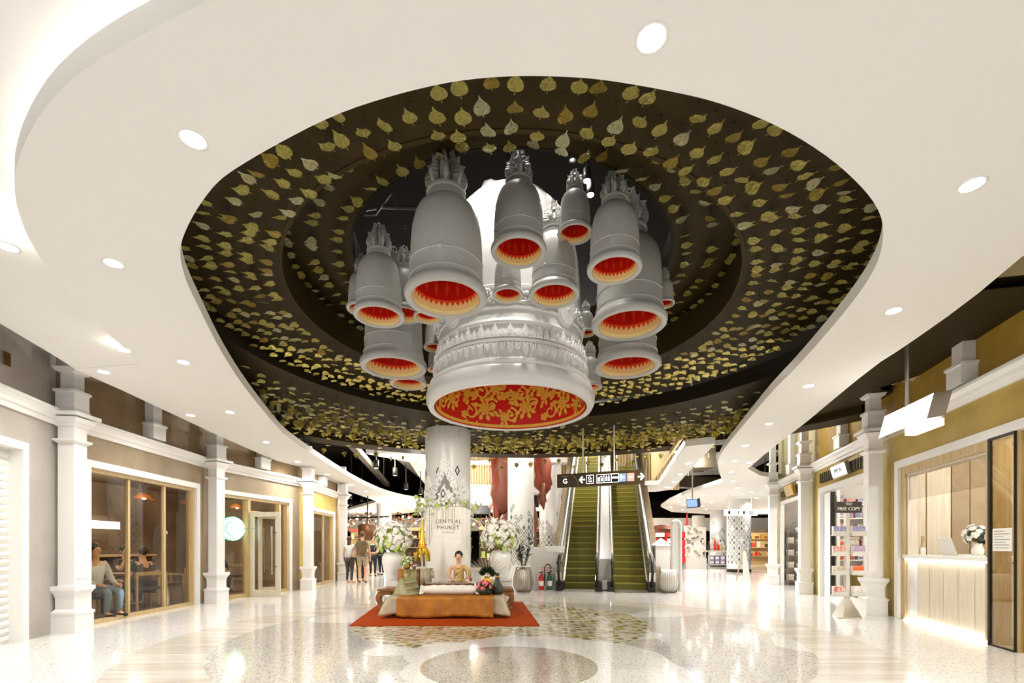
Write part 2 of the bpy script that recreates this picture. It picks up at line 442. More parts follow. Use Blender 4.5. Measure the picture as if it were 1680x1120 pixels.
st.tube(pts, .012, 5); o = st.build('trim_1', 'lamp_strip'); struct(o, 'light strip hidden in the cove behind the ceiling lip')
# far ceilings
for k, (P, z) in enumerate([([(-34,44),(34,40),(34,61),(-34,61)], 3.6), ([(4.62,10.8),(6.55,19.4),(6.1,20.3),(5.0,20.3),(5.0,18.1),(5.55,17.9),(4.05,11.1)], 3.6),
                            ([(-3.9,27),(-1.6,25),(1.9,25),(1.9,29),(-4,32)], 3.45),
                            ([onz(633, 750, 4.6), onz(672, 758, 4.6), onz(683, 775, 4.6), onz(699, 797, 4.6), onz(740, 790, 4.6), onz(740, 745, 4.6), onz(600, 744, 4.6)], 4.6)]):
    o = MB().prism(P, z, z + .16).build('ceiling_far', 'ceiling_white'); struct(o, ['white ceiling over the distant shops', 'white slanting soffit right of the escalators', 'white soffit behind the patterned columns', 'small white ceiling patch left of the flowered column'][k])
o = MB().box(-34, -2, 7.2, 34, 62, 7.4).build('ceiling_upper', 'void_black'); struct(o, 'black upper ceiling high above the bells')
o = MB().box(-34.2, -4, 0, -34, 62, 7.2).build('wall_left', 'shop_dark'); struct(o, 'far left wall of the mall')
o = MB().box(34, -4, 0, 34.2, 62, 7.2).build('wall_right', 'shop_dark'); struct(o, 'far right wall of the mall')
o = MB().box(-34, 61.8, 0, 34, 62, 7.2).build('wall_back', 'shop_dark'); struct(o, 'dim back wall of the distant shops')
# black ductwork over the gaps in the lower ceiling
for k, (a, b, w, h) in enumerate([((-5.2,14.5,5.3),(-2.6,22,5.3),.35,.3),((-4.9,14.5,4.4),(-6.3,24,4.4),.2,.2),((-4.3,17,5.0),(-4.4,26,5.0),.6,.5),((5.6,15,4.9),(8.6,22,4.9),.5,.4),((7.2,21.5,4.2),(13,23,4.2),.5,.5),((7.4,18.6,4.3),(7.4,18.6,5.4),.8,.8)]):
    t = thing('air_duct', ['long dark duct above the left ceiling gap', 'thin dark duct along the left ceiling arm', 'broad dark duct left of the flowered column', 'dark duct above the right ceiling gap', 'dark duct crossing far behind on the right', 'dark square duct dropping right of the escalators'][k], 'duct', a)
    MB().bar(a, b, w, h).build('duct_body', 'void_metal', t)
    for q in (.15, .85):
        p = Vector(a).lerp(Vector(b), q); MB().tube([p, (p.x, p.y, 7.2)], .02, 5).build('hanger_rod', 'void_metal', t)
# ---------------- leaf rings
RC = (0.0, 6.2)
ZA, ZB, ZC = 4.05, 4.30, 4.79
def leaf_mesh(name, m, bend, tw):
    # tip towards +x, stalk towards -x, lying flat
    out = [(-.44, .0), (-.5, .16), (-.45, .33), (-.3, .46), (-.08, .48), (.12, .39), (.3, .22), (.43, .08), (.66, .012)]
    V = [(-.5, 0, 0)]; mid = [(-.5, 0), (-.3, 0), (-.1, 0), (.1, 0), (.3, 0), (.66, 0)]
    V = []; F = []
    for x, _ in out: V.append((x, 0, bend * x * x * .6))
    for sg in (1, -1):
        for x, yy in out: V.append((x, sg * yy, bend * x * x * .6 + abs(yy) * tw * (1 + .3 * sin(9 * x)) + .022 * sin(14 * x + sg)))
    n = len(out)
    for i in range(n - 1):
        F.append((i, i + 1, n + i + 1, n + i)); F.append((i + 1, i, 2 * n + i, 2 * n + i + 1))
    o = len(V)
    V += [(-.5, .03, 0), (-.5, -.03, 0), (-.64, -.04, -.01), (-.64, .04, -.01)]; F.append((o, o + 1, o + 2, o + 3))
    me = bpy.data.meshes.new(name); me.from_pydata(V, [], F); me.materials.append(MATS[m])
    me.polygons.foreach_set('use_smooth', [True] * len(F)); me.update()
    return me
LEAF = [leaf_mesh('leaf_a', 'gold_leaf', -.2, .1), leaf_mesh('leaf_b', 'gold_leaf', .2, .06), leaf_mesh('leaf_c', 'gold_leaf_pale', -.12, -.12), leaf_mesh('leaf_d', 'gold_leaf', .12, .18), leaf_mesh('leaf_e', 'gold_leaf_deep', .1, -.08)]
LEAF_A = [leaf_mesh('leaf_f', 'gold_leaf_satin', -.2, .1), leaf_mesh('leaf_g', 'gold_leaf_satin', .2, .06), leaf_mesh('leaf_h', 'gold_leaf_satin_pale', -.12, -.12)]
def leaves(parent, spots, limit=300, kinds=None):
    # spots: (x, y, z, yaw, pitch, roll, size, wire_top)
    wires = MB(); big = MB(); cnt = 0
    spots.sort(key=lambda s: (s[0] ** 2 + s[1] ** 2))
    for s in spots:
        if not in_open(*s[:3]): continue
        x, yy, z, ya, pi_, ro_, sz, zt = s
        M = Matrix.Translation((x, yy, z)) @ Matrix.Rotation(ya, 4, 'Z') @ Matrix.Rotation(pi_, 4, 'Y') @ Matrix.Rotation(ro_, 4, 'X') @ Matrix.Scale(sz, 4)
        me = R.choice(kinds or LEAF)
        if cnt < limit:
            o = link('gold_leaf', me, parent); o.matrix_basis = M; cnt += 1
        else:
            v0 = [M @ v.co for v in me.vertices]; big.add(v0, [list(p.vertices) for p in me.polygons])
        wires.tube([(x, yy, z), (x, yy, zt)], .0016, 3, False)
        wires.tube([(x, yy, zt - .012), (x, yy, zt)], .008, 4)
    if big.F: big.build('gold_leaves', 'gold_leaf_satin' if kinds else 'gold_leaf', parent, True, kind='stuff')
    wires.build('hanging_wires', 'wire', parent, kind='stuff')
def in_open(x, yy, z):   # over the opening of the lower ceiling rather than over its solid part
    x, yy = x * 2.35 / (z - 1.25), yy * 2.35 / (z - 1.25); c = False; n = len(inner)
    for i in range(n):
        (x0, y0), (x1, y1) = inner[i - 1], inner[i]
        if (y0 > yy) != (y1 > yy) and x < (x1 - x0) * (yy - y0) / (y1 - y0) + x0: c = not c
    return c
# ring B (middle)
rb = thing('leaf_ring', 'middle dark ring hung with gold leaves pointing outward around the bells', 'ceiling ring', (RC[0], RC[1], ZB))
MB().ring(2.74, 4.12, ZB, ZB + .12, 96, RC).build('ring_panel', 'ring_dark', rb, 40)
MB().ring(2.70, 2.74, ZB - .01, ZB + .5, 96, RC).build('inner_fascia', 'ring_dark', rb, 40)
sp = []
for k, rr in enumerate([2.85, 3.03, 3.21, 3.39, 3.57, 3.75, 3.93]):
    n = int(2 * pi * rr / .178)
    for i in range(n):
        a = 2 * pi * (i + .5 * (k % 2)) / n + R.uniform(-.01, .01)
        x, yy = RC[0] + rr * cos(a), RC[1] + rr * sin(a)
        if yy < 2.45 + .12 * x * x * .3 or R.random() < .015: continue
        dz = R.uniform(.09, .17)
        sp.append((x, yy, ZB - dz, a + R.gauss(0, .08), R.gauss(.1, .12), R.gauss(0, .14), R.uniform(.108, .124), ZB))
leaves(rb, sp)
rc = thing('leaf_ring', 'innermost and highest dark leaf ring, directly around the bell cluster', 'ceiling ring', (RC[0], RC[1], ZC))
MB().ring(2.0, 2.98, ZC, ZC + .12, 96, RC).build('ring_panel', 'ring_dark', rc, 40)
MB().ring(1.97, 2.0, ZC - .005, ZC + .35, 96, RC).build('inner_fascia', 'ring_side', rc, 40)
sp = []
for k, rr in enumerate([2.15, 2.42, 2.68]):
    n = int(2 * pi * rr / .21)
    for i in range(n):
        a = 2 * pi * (i + .5 * (k % 2)) / n + R.uniform(-.015, .015)
        x, yy = RC[0] + rr * cos(a), RC[1] + rr * sin(a)
        if R.random() < .02 or (yy > 7.6 and abs(x) < 1.6): continue
        sp.append((x, yy, ZC - R.uniform(.08, .15), a + R.gauss(0, .12), R.gauss(.1, .16), R.gauss(0, .2), R.uniform(.112, .13), ZC))
leaves(rc, sp)
# ring A (outer, far side only is in view)
AC = (.35, 6.2)
ra = thing('leaf_ring', 'outermost and lowest dark leaf ring with a dense curtain of hanging gold leaves', 'ceiling ring', (AC[0], 12, ZA))
MB().ring(4.2, 6.5, ZA, ZA + .12, 96, AC, radians(-12), radians(192)).build('ring_panel', 'ring_dark', ra, 40)
MB().ring(4.17, 4.2, ZA - .005, ZA + .26, 96, AC, radians(-12), radians(192)).build('inner_fascia', 'ring_side', ra, 40)
MB().ring(6.5, 7.3, ZA, ZA + .12, 64, AC, radians(20), radians(160)).build('outer_panel', 'ring_dark', ra, 40)
MB().ring(7.3, 7.9, ZA - .16, ZA + .1, 64, AC, radians(26), radians(154)).build('outer_rim', 'ring_dark', ra, 40)
sp = []
for k, rr in enumerate([4.45, 4.66, 4.87, 5.08, 5.29, 5.5, 5.72, 5.94, 6.16, 6.38, 6.6, 6.82, 7.04, 7.22]):
    n = int(2 * pi * rr / .31)
    for i in range(n):
        a = 2 * pi * (i + .5 * (k % 2)) / n
        if a > pi + .15 and a < 2 * pi - .15: continue
        x, yy = AC[0] + rr * cos(a), AC[1] + rr * sin(a)
        if (x + 1.55) ** 2 + (yy - 11.5) ** 2 < .72: continue
        dz = R.uniform(.1, .16) + .06 * (k % 3)
        if rr < 6.7 or R.random() < .3: sp.append((x, yy, ZA - dz, a + R.gauss(0, .5), R.gauss(0, .14), R.gauss(0, .14), R.uniform(.11, .14), ZA))
        if rr < 6.7 and R.random() < .6: sp.append((x, yy, ZA - dz - .09, a + R.gauss(0, .5), R.gauss(0, .12), R.gauss(0, .12), R.uniform(.11, .14), ZA))
        if 3 <= k <= 9:
          for _q in range(1 + (R.random() < .5)):
                sp.append((x + R.uniform(-.06, .06), yy + R.uniform(-.06, .06), ZA - R.uniform(.16, .32), R.uniform(-2.6, -.5), pi / 2 + R.gauss(0, .12), R.gauss(0, .4), R.uniform(.115, .145), ZA))
for i in range(40):     # stragglers beyond the rim
    a = radians(22 + 136 * i / 45); rr = R.uniform(7.5, 8.3)
    x, yy = AC[0] + rr * cos(a), AC[1] + rr * sin(a)
    sp.append((x, yy, ZA - R.uniform(.3, .5), R.uniform(-2.6, -.5), pi / 2 + R.gauss(0, .1), R.gauss(0, .3), R.uniform(.12, .15), ZA - .1))
    sp.append((x + .1, yy, ZA - R.uniform(.16, .24), a, R.gauss(0, .1), 0, R.uniform(.12, .14), ZA - .1))
leaves(ra, sp, 300, LEAF_A)

# ================================================================= BELLS
def bump4(a, z):                   # four raised vertical ribs
    k = min(abs(((a - pi / 4) / (pi / 2)) % 1), abs(1 - ((a - pi / 4) / (pi / 2)) % 1))
    return 1 + (.03 if k < .012 and .45 < z < 2.0 else 0)
BELL_ANG = sorted([2 * pi * i / 40 for i in range(40)] + [pi / 4 + pi / 2 * q + e for q in range(4) for e in (-.015, .015)])
BODY = [(.80, .03), (.82, -.02), (.89, -.05), (.97, -.03), (1.0, .04), (.99, .12), (.95, .18), (.905, .23), (.885, .29), (.882, .35), (.895, .36), (.895, .38), (.868, .395), (.86, .46), (.856, .74), (.87, .75), (.87, .78), (.854, .79),
        (.848, 1.1), (.832, 1.4), (.80, 1.68), (.745, 1.92), (.66, 2.1), (.55, 2.22), (.47, 2.27), (.455, 2.29), (.48, 2.31), (.48, 2.38), (.45, 2.4), (.45, 2.46), (.475, 2.48), (.475, 2.54), (.3, 2.56), (.001, 2.57)]
def lathe_ang(prof, angs, fn=None):
    m = MB(); k = len(angs); V = []; F = []
    for r, z in prof:
        for a in angs: rr = r * (fn(a, z) if fn else 1); V.append((rr * cos(a), rr * sin(a), z))
    for j in range(len(prof) - 1):
        for i in range(k):
            i2 = (i + 1) % k; F.append((j * k + i, j * k + i2, (j+1) * k + i2, (j+1) * k + i))
    return m.add(V, F)
def crown_mb(seed=1, h=1.0, r=.5):
    m = MB(); rr = random.Random(seed)
    wid = [.5, .86, 1.0, .82, 1.02, .8, .9, .62, .7, .42, .46, .2, .04]      # wavy flame outline
    for ring, (cnt, r0, hh, bulge, w0) in enumerate(((8, .33, .78, .17, .13), (6, .20, 1.18, .15, .12))):
        for i in range(cnt):
            a = 2 * pi * (i + .5 * ring) / cnt + .15; n = len(wid); s = rr.uniform(.92, 1.06); V = []; F = []
            for k, w in enumerate(wid):
                t = k / (n - 1); ra = r0 + bulge * sin(pi * min(1, t * 1.1)) * (1 - .35 * t) + (.10 * max(0, t - .75) * 4 if ring == 0 else 0); z = 2.54 + hh * t * s * .86
                for q in (-1, -.35, .35, 1):
                    u = q * w * w0; rad_ = ra - .10 * q * q + (.05 if abs(q) < .5 else 0); b = a + u / max(.2, ra) * .9
                    V.append((rad_ * cos(b), rad_ * sin(b), z + .04 * q * q))
            for k in range(n - 1):
                for q in range(3): c = k * 4 + q; F.append((c, c + 1, c + 5, c + 4))
            V2 = [(x * .9, y * .9, z) for x, y, z in V]; L = len(V)
            m.add(V + V2, F + [tuple(L + j for j in f[::-1]) for f in F] + [(k * 4, L + k * 4, L + k * 4 + 4, k * 4 + 4) for k in range(n - 1)] + [(k * 4 + 3, k * 4 + 7, L + k * 4 + 7, L + k * 4 + 3) for k in range(n - 1)])
    m.lathe([(.2, 2.54), (.22, 2.9), (.12, 3.2), (.15, 3.3), (.05, 3.45), (.05, 3.55), (.001, 3.55)], 8)
    pts = [(.09 * cos(q), 0, 3.6 + .09 * sin(q)) for q in [2 * pi * k / 10 for k in range(11)]]
    m.tube(pts, .025, 5, False)
    return m
def chain_mb(L, k=1.0):
    m = MB()
    for ph in (0, pi):
        m.tube([(.010 * k * cos(z * 90 / k + ph), .010 * k * sin(z * 90 / k + ph), z) for z in [L * i / int(L * 60) for i in range(int(L * 60) + 1)]], .006 * k, 4)
    return m
bells = [  # axis px, rim px y, rim half width px, depth, label
 (732, 490, 68, 4.3, 'large grey hanging bell in front, left of the two tall middle ones'),
 (851, 414, 46, 4.6, 'grey hanging bell at the top centre, in front of the giant bell dome'),
 (943, 384, 29, 4.75, 'small high grey bell hanging beside the bright spotlights'),
 (1008, 443, 45, 4.5, 'grey hanging bell at the upper right, ribbed, below two spotlights'),
 (909, 485, 42, 5.05, 'grey hanging bell half behind the top centre bell, chain in view'),
 (833, 485, 25.5, 5.0, 'small grey bell hanging just below the top centre bell'),
 (1032, 533, 61, 5.5, 'large grey bell on the right side, tilted gold band and round boss'),
 (1029, 602, 54, 6.3, 'large pale bell at the lower right, directly under another large bell'),
 (1090, 499, 16.5, 5.6, 'tiny shadowed bell hanging alone at the far right of the cluster'),
 (961, 547, 15, 7.0, 'tiny bright white bell right of the giant bell, on a long chain'),
 (967, 636, 21, 7.5, 'small grey bell low behind the right edge of the giant bell'),
 (622, 519, 41.5, 5.0, 'medium grey bell at the left of the cluster, flame crown on a hook'),
 (663, 517, 31, 5.5, 'medium grey bell partly hidden between two left front bells'),
 (594, 508, 25, 5.6, 'leftmost small bell, mostly hidden behind a medium bell'),
 (702, 521, 23.5, 5.3, 'small bell peeking out below the large front left bell'),
 (646, 603, 54, 6.3, 'large pale bell at the lower left, gold zigzag band inside'),
 (670, 630, 30, 7.2, 'medium bell low on the left, tucked under the large pale bell'),
 (713, 571, 18, 7.0, 'small pale bell left of the giant bell frieze'),
 (717, 607, 16, 7.6, 'small bell almost hidden behind the left rim of the giant bell')]
body_me = lining_me = crown_me = boss_me = None
for k, (px, py, hw, d, lab) in enumerate(bells):
    x, yy, z = at(px, py, d); sc = hw * d / 780 / sqrt(1 + (hw / 780) ** 2)
    t = thing('hanging_bell', lab, 'bell', (x, yy, z), R.uniform(0, 1.5) if k else .75, sc, 'small bells hung around the giant bell')
    if body_me is None:
        o = lathe_ang(BODY, BELL_ANG, bump4).build('bell_body', 'bell_grey', t, 40, False); body_me = o.data
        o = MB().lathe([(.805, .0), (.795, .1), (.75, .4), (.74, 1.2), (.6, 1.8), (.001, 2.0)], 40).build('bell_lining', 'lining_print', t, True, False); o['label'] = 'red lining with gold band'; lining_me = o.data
        o = crown_mb().build('flame_crown', 'bell_grey', t, False, False); crown_me = o.data
        o = MB().lathe([(.001, .035), (.06, .035), (.075, .02), (.08, 0)], 10).build('round_boss', 'bell_grey', t, True, False); boss_me = o.data
        bpy.data.objects.remove(o)
    else:
        link('bell_body', body_me, t, world=False); o = link('bell_lining', lining_me, t, world=False); o['label'] = 'red lining with gold band'
        link('flame_crown', crown_me, t, world=False)
    for q in range(4):
        o = link('round_boss', boss_me, t, world=False); o.matrix_basis = Matrix.Rotation(pi / 4 + q * pi / 2, 4, 'Z') @ Matrix.Translation((.85, 0, .765)) @ Matrix.Rotation(pi / 2, 4, 'Y')
    zt = z + 3.6 * sc
    c = chain_mb(max(.3, 7.15 - zt)).build('chain', 'chain', t, False, False)
    c.matrix_parent_inverse = Matrix.Scale(1 / sc, 4); c.location = (0, 0, 3.6)
# giant bell
BC = (-.02, 6.2)
gb = thing('giant_bell', 'giant white ribbed bell with ornate relief bands and red painted inside', 'bell', (*BC, 3.03))
prof = [(.97, .06), (.985, .0), (1.05, -.01), (1.08, .05), (1.085, .12), (1.06, .2), (1.035, .225), (1.045, .25), (1.035, .275), (1.0, .29), (.985, .3), (.975, .32), (.965, .45), (.96, .475), (.985, .485), (.985, .515), (.95, .53), (.94, .56), (.93, .7), (.945, .71), (.95, .73), (.935, .75), (.925, .78), (.92, .87), (.935, .88), (.935, .90), (.92, .91),
        (.915, 1.1), (.93, 1.11), (.93, 1.14), (.91, 1.16), (.90, 1.6), (.87, 2.05), (.81, 2.4), (.7, 2.72), (.55, 2.94), (.35, 3.08), (.2, 3.12), (.001, 3.12)]
prof = [(r, z if z < 1.2 else 1.2 + (z - 1.2) * .8) for r, z in prof]
MB().lathe(prof, 96).build('bell_body', 'big_bell', gb, 35, False)
o = MB().lathe([(.972, .0), (.955, .15), (.90, .7), (.87, 1.5), (.6, 2.2), (.001, 2.4)], 96).build('bell_lining', 'lining_red', gb, True, False); o['label'] = 'red lining with gold flowers'
# gold flower print on the lining
gm_ = MB()
def on_in(u, v, off=.006):           # u metres along the inside wall, v height
    a = u / .93; r = (.972 - .1133 * v if v < .15 else .955 - .1 * (v - .15)) - off - .004; return (r * cos(a), r * sin(a), v)
def flat(P):
    n = len(P); c = (sum(p[0] for p in P) / n, sum(p[1] for p in P) / n)
    gm_.add([on_in(*c)] + [on_in(*p) for p in P], [(0, 1 + (i + 1) % n, 1 + i) for i in range(n)])
def rosette(cx, cy, r, pet, ph=0):
    P = []
    for i in range(pet * 6):
        a = 2 * pi * i / (pet * 6); q = r * (.72 + .28 * abs(sin(a * pet / 2 + ph))); P.append((cx + q * cos(a), cy + q * sin(a)))
    flat(P); RED.append((cx, cy + globals().get('DV', 0), r))
RED = []
def ribbon(pts, w0, w1):
    n = len(pts)
    for i in range(n - 1):
        (x0, y0), (x1, y1) = pts[i], pts[i+1]; L = math.hypot(x1 - x0, y1 - y0) or 1; nx, ny = -(y1 - y0) / L, (x1 - x0) / L
        a = w0 + (w1 - w0) * i / n; b = w0 + (w1 - w0) * (i + 1) / n
        gm_.add([on_in(x0 + nx * a, y0 + ny * a), on_in(x0 - nx * a, y0 - ny * a), on_in(x1 - nx * b, y1 - ny * b), on_in(x1 + nx * b, y1 + ny * b)], [(0, 1, 2, 3)])
def scroll(cx, cy, r, turn, a0):
    ribbon([(cx + r * (1 - .72 * t) * cos(a0 + turn * 2 * pi * t), cy + r * (1 - .72 * t) * sin(a0 + turn * 2 * pi * t)) for t in [i / 22 for i in range(23)]], .016, .009)
def frond(cx, cy, a, L, w):
    P = []
    for i in range(13):
        t = i / 12; ww = w * sin(pi * min(1, t * 1.05)) * (1 + .35 * ((i % 2) * 2 - 1)); P.append((t * L, ww))
    for i in range(12, -1, -1):
        t = i / 12; ww = w * sin(pi * min(1, t * 1.05)) * (1 + .35 * ((i % 2) * 2 - 1)); P.append((t * L, -ww))
    flat([(cx + p * cos(a) - q * sin(a), cy + p * sin(a) + q * cos(a)) for p, q in P])
rr = random.Random(3); circ = 2 * pi * .93
_flat, _rib = flat, ribbon
DV = 0
def flat(P): _flat([(p[0], p[1] + DV) for p in P])
def ribbon(pts, w0, w1): _rib([(p[0], p[1] + DV) for p in pts], w0, w1)
for DV, u, alt in ((0, 0, 0), (.3, .15, 1)):
  while u < circ - .05:
      if alt % 2 == 0:
          cy_ = .30 + rr.uniform(-.03, .03); rosette(u, cy_, .1, 7)
          for a in (-2.6, -2.0, -1.2, -.6, .3, 2.8, 1.2, 1.9): frond(u + .085 * cos(a), cy_ + .085 * sin(a), a, .11, .028)
          scroll(u + .22, .2, .11, 1.2, pi / 2); scroll(u + .22, .47, .1, -1.2, -pi / 2)
      else:
          cy_ = .17 if alt % 4 == 1 else .44
          rosette(u, cy_, .075, 6, .5); rosette(u + .02, cy_ + (.3 if cy_ < .3 else -.3), .06, 5)
          for a in (-1.8, -1.2, .2, 2.9, .9, 2.2): frond(u + .06 * cos(a), cy_ + .06 * sin(a), a, .09, .022)
          scroll(u + .2, .33, .1, -1.3, 2.6)
      for _ in range(4): frond(u + rr.uniform(-.1, .25), rr.uniform(.06, .6), rr.uniform(0, 6.28), .085, .02)
      u += .31; alt += 1
DV = 0
ribbon([(circ * i / 90, .035) for i in range(91)], .02, .02)
gm_.build('gold_flower_print', 'gold_print', gb, False, False, kind='stuff')
gm_ = MB()
for cx, cy, r in RED:
    for q, w in ((.62, .055), (.3, .05)):
        n = 21; pts = [(cx + r * q * (1 + .13 * cos(7 * 2 * pi * i / n)) * cos(2 * pi * i / n), cy + r * q * (1 + .13 * cos(7 * 2 * pi * i / n)) * sin(2 * pi * i / n)) for i in range(n + 1)]
        for (x0, y0), (x1, y1) in zip(pts, pts[1:]):
            k0, k1 = (1 - w / q), 1; f = lambda x, y, k: on_in(cx + (x - cx) * k, cy + (y - cy) * k, .009)
            gm_.add([f(x0, y0, k0), f(x1, y1, k0), f(x1, y1, k1), f(x0, y0, k1)], [(0, 1, 2, 3)])
gm_.build('red_petal_lines', 'lining_red', gb, False, False, kind='stuff')
# relief friezes
def on_out(a, v, r, w): return ((r + w) * cos(a), (r + w) * sin(a), v)
fz = MB(); fz2 = MB(); fz3 = MB()
tip = [(-.5, 0), (-.42, .25), (-.5, .35), (-.3, .5), (-.36, .6), (-.12, .78), (0, 1), (.12, .78), (.36, .6), (.3, .5), (.5, .35), (.42, .25), (.5, 0)]
hole = [(-.18, .2), (0, .5), (.18, .2), (0, .08)]
N1 = 72
for i in range(N1):
    a = 2 * pi * i / N1; big = i % 2 == 0; h = .17 if big else .11; w = 2 * pi / N1 * .98
    fz.slab([(p, q) for p, q in tip], lambda u, v, t, a=a, h=h, w=w: on_out(a + u * w, .54 + v * h, .948 - .06 * v * h, t), .022)
    fz.slab([(p * .6, q * .5 + .12) for p, q in tip], lambda u, v, t, a=a, h=h, w=w: on_out(a + u * w, .54 + v * h, .965 - .06 * v * h, t), .022)
    # lower frieze: petals pointing down with ribs
    fz2.slab([(p, q) for p, q in tip], lambda u, v, t, a=a, w=w, h=(.16 if big else .1): on_out(a + u * w, .47 - v * h, .965, t), .018)
    for e in (-.3, 0, .3): fz2.ell(on_out(a + e * w, .45 - .02 * (e == 0), .985, .006), (.012, .012, .022), 5, 4)
    for e in (-.3, .2): fz.ell(on_out(a + e * w, .575, .962, .005), (.012, .012, .018), 5, 4)
fz.build('leaf_frieze', 'relief', gb, False, False, kind='stuff'); fz2.build('petal_frieze', 'relief', gb, False, False, kind='stuff')
rr = random.Random(5)
for i in range(64):                  # vine band
    a = 2 * pi * i / 64; v = 1.0 + .045 * sin(i * 1.3)
    fz3.ell(on_out(a, v, .918, .012), (.04, .04, .026), 6, 4)
    for _ in range(5):
        b = rr.uniform(0, 6.28); fz3.ell(on_out(a + .055 * cos(b), v + .05 * sin(b), .918, .01), (rr.uniform(.015, .03), rr.uniform(.015, .03), rr.uniform(.012, .03)), 5, 4)
fz3.tube([on_out(2 * pi * i / 128, 1.0 + .055 * sin(i * .62), .92, .012) for i in range(129)], .014, 5)
fz3.build('vine_frieze', 'relief', gb, False, False, kind='stuff')
for q in range(4):                   # smooth oval bosses and ribs
    a = radians(-90 - 46) + q * pi / 2
    m = MB()
    P = [(cos(2*pi*i/28), sin(2*pi*i/28)) for i in range(28)]
    m.slab(P, lambda u, v, t: on_out(a + u * .165, .99 + v * .21, .90, t), .05)
    m.slab([(p[0] * .86, p[1] * .88) for p in P], lambda u, v, t: on_out(a + u * .165, .99 + v * .21, .90, t), .062)
    m.build('oval_boss', 'relief', gb, False, False)
    m = MB().slab([(-.03, 1.2), (.03, 1.2), (.03, 1.85), (-.03, 1.85)], lambda u, v, t: on_out(a + u, v, .915 - .045 * max(0, v - 1.15), t), .012).build('rib', 'relief', gb, False, False)
m = MB(); 
for q in range(5): m.ell((.3 * cos(q * 1.256), .3 * sin(q * 1.256), 2.74), (.14, .14, .1), 8, 6)
m.build('top_loop', 'big_bell', gb, True, False)
MB().tube([(0, 0, 2.8), (0, 0, 4.15)], .05, 8).build('hanging_rod', 'dark_metal', gb, False, False)
def spot(loc, tgt, e, size, blend=.6, col=(1, .95, .88), rad=.06):
    l = bpy.data.lights.new('spot', 'SPOT'); l.energy = e; l.spot_size = radians(size); l.spot_blend = blend; l.color = col; l.shadow_soft_size = rad
    o = bpy.data.objects.new('spot_lamp', l); COL.objects.link(o); o.location = loc
    o.rotation_euler = (Vector(tgt) - Vector(loc)).to_track_quat('-Z', 'Y').to_euler()
# added spot lamps without fixtures, brightening the display, column and floor
for a, b, e in [((-3.2, 5.4, 3.5), (-1.4, 9.6, .6), 170), ((3.1, 5.6, 3.5), (-.8, 9.6, .7), 190), ((-2.6, 7.4, 3.9), (-1.5, 11, 2.0), 110), ((.2, 7.6, 3.9), (-1.3, 11, 1.9), 110), ((3.3, 9.5, 3.9), (1.5, 13.6, .5), 120), ((1.5, 7.5, 3.9), (2.2, 9.5, 0), 90)]:
    spot(a, b, e, 60, .8, (1, .94, .86), .08)
# rigging and spotlights above the bells
m = MB(); m.tube([at(600, 344, 6.0), at(625, 340, 6.1), at(650, 341, 6.2), at(690, 342, 6.3)], .02, 6); m.tube([at(597, 352, 6.0), at(615, 352, 6.05), at(640, 318, 6.1)], .018, 6)
m.tube([at(640, 318, 6.1), (*at(640, 318, 6.1)[:2], 7.2)], .014, 5)
m.tube([at(645, 318, 6.1), at(665, 375, 6.2)], .008, 5)
m.build('rigging_pipe', 'dark_metal', label='dark bent rigging pipes above the left bells', cat='pipe')
for k, (px, py, d) in enumerate([(963, 296, 6.6), (969, 319, 6.6), (939, 262, 6.6)]):
    x, yy, z = at(px, py, d)
    t = thing('spotlight', ['bright spotlight shining above the small high bell', 'second bright spotlight just below the brightest one', 'faint small spotlight near the upper bell crown'][k], 'lamp', (x, yy, z))
    MB().lathe([(.001, .16), (.05, .16), (.055, .0), (.05, -.01)], 14).build('lamp_head', 'black', t, True, False)
    MB().lathe([(.001, .0), (.045, .0)] if k < 2 else [(.001, 0), (.02, 0)], 14).build('lamp_lens', 'lamp_spot', t, False, False)
    MB().tube([(0, 0, .16), (0, 0, 7.2 - z)], .012, 5).build('drop_rod', 'dark_metal', t, False, False)
spot((-.25, 4.3, 6.7), (-.25, 5.9, 5.0), 230, 40)
spot((-.1, 4.75, 6.4), (0, 5.25, 3.5), 150, 44)  # spots added to graze and whiten the giant bell's lower front and friezes
spot((.45, 4.8, 6.4), (.5, 5.35, 3.5), 110, 40)
spot((.75, 4.7, 6.9), (.3, 5.6, 3.9), 130, 38)
spot((-.9, 4.9, 6.9), (-.5, 5.6, 3.8), 90, 38)
spot((1.5, 7.3, 7.0), (1.2, 7.2, 3.6), 90, 50)
spot((-1.5, 7.3, 7.0), (-1.4, 7.0, 3.6), 60, 50)

# ================================================================= DOWNLIGHTS
t0 = MB().lathe([(.10, 0), (.125, -.006), (.13, 0.004)], 20); l0 = MB().lathe([(.001, -.002), (.10, -.002)], 20)
def down_lamp(x, yy, z, e=200, col=(1, .99, .975)):
    l = bpy.data.lights.new('downlight_lamp', 'SPOT'); l.energy = e * .5; l.spot_size = radians(150); l.spot_blend = 1; l.color = col; l.shadow_soft_size = .07
    o = bpy.data.objects.new('downlight_lamp', l); COL.objects.link(o); o.location = (x, yy, z - .03)
trim_me = lens_me = None
def downlight(px, py, lab, grp=None, z=H, s=1):
    global trim_me, lens_me
    x, yy = onz(px, py, z)
    t = thing('ceiling_downlight', lab, 'light', (x, yy, z - .001), 0, .62, grp)
    down_lamp(x, yy, z, 170 if yy < 12 else 260)
    if trim_me is None:
        trim_me = t0.build('trim_ring', 'trim_white', t, True, False).data; lens_me = l0.build('lens', 'lamp_white', t, False, False).data
    else: link('trim_ring', trim_me, t, world=False); link('lens', lens_me, t, world=False)
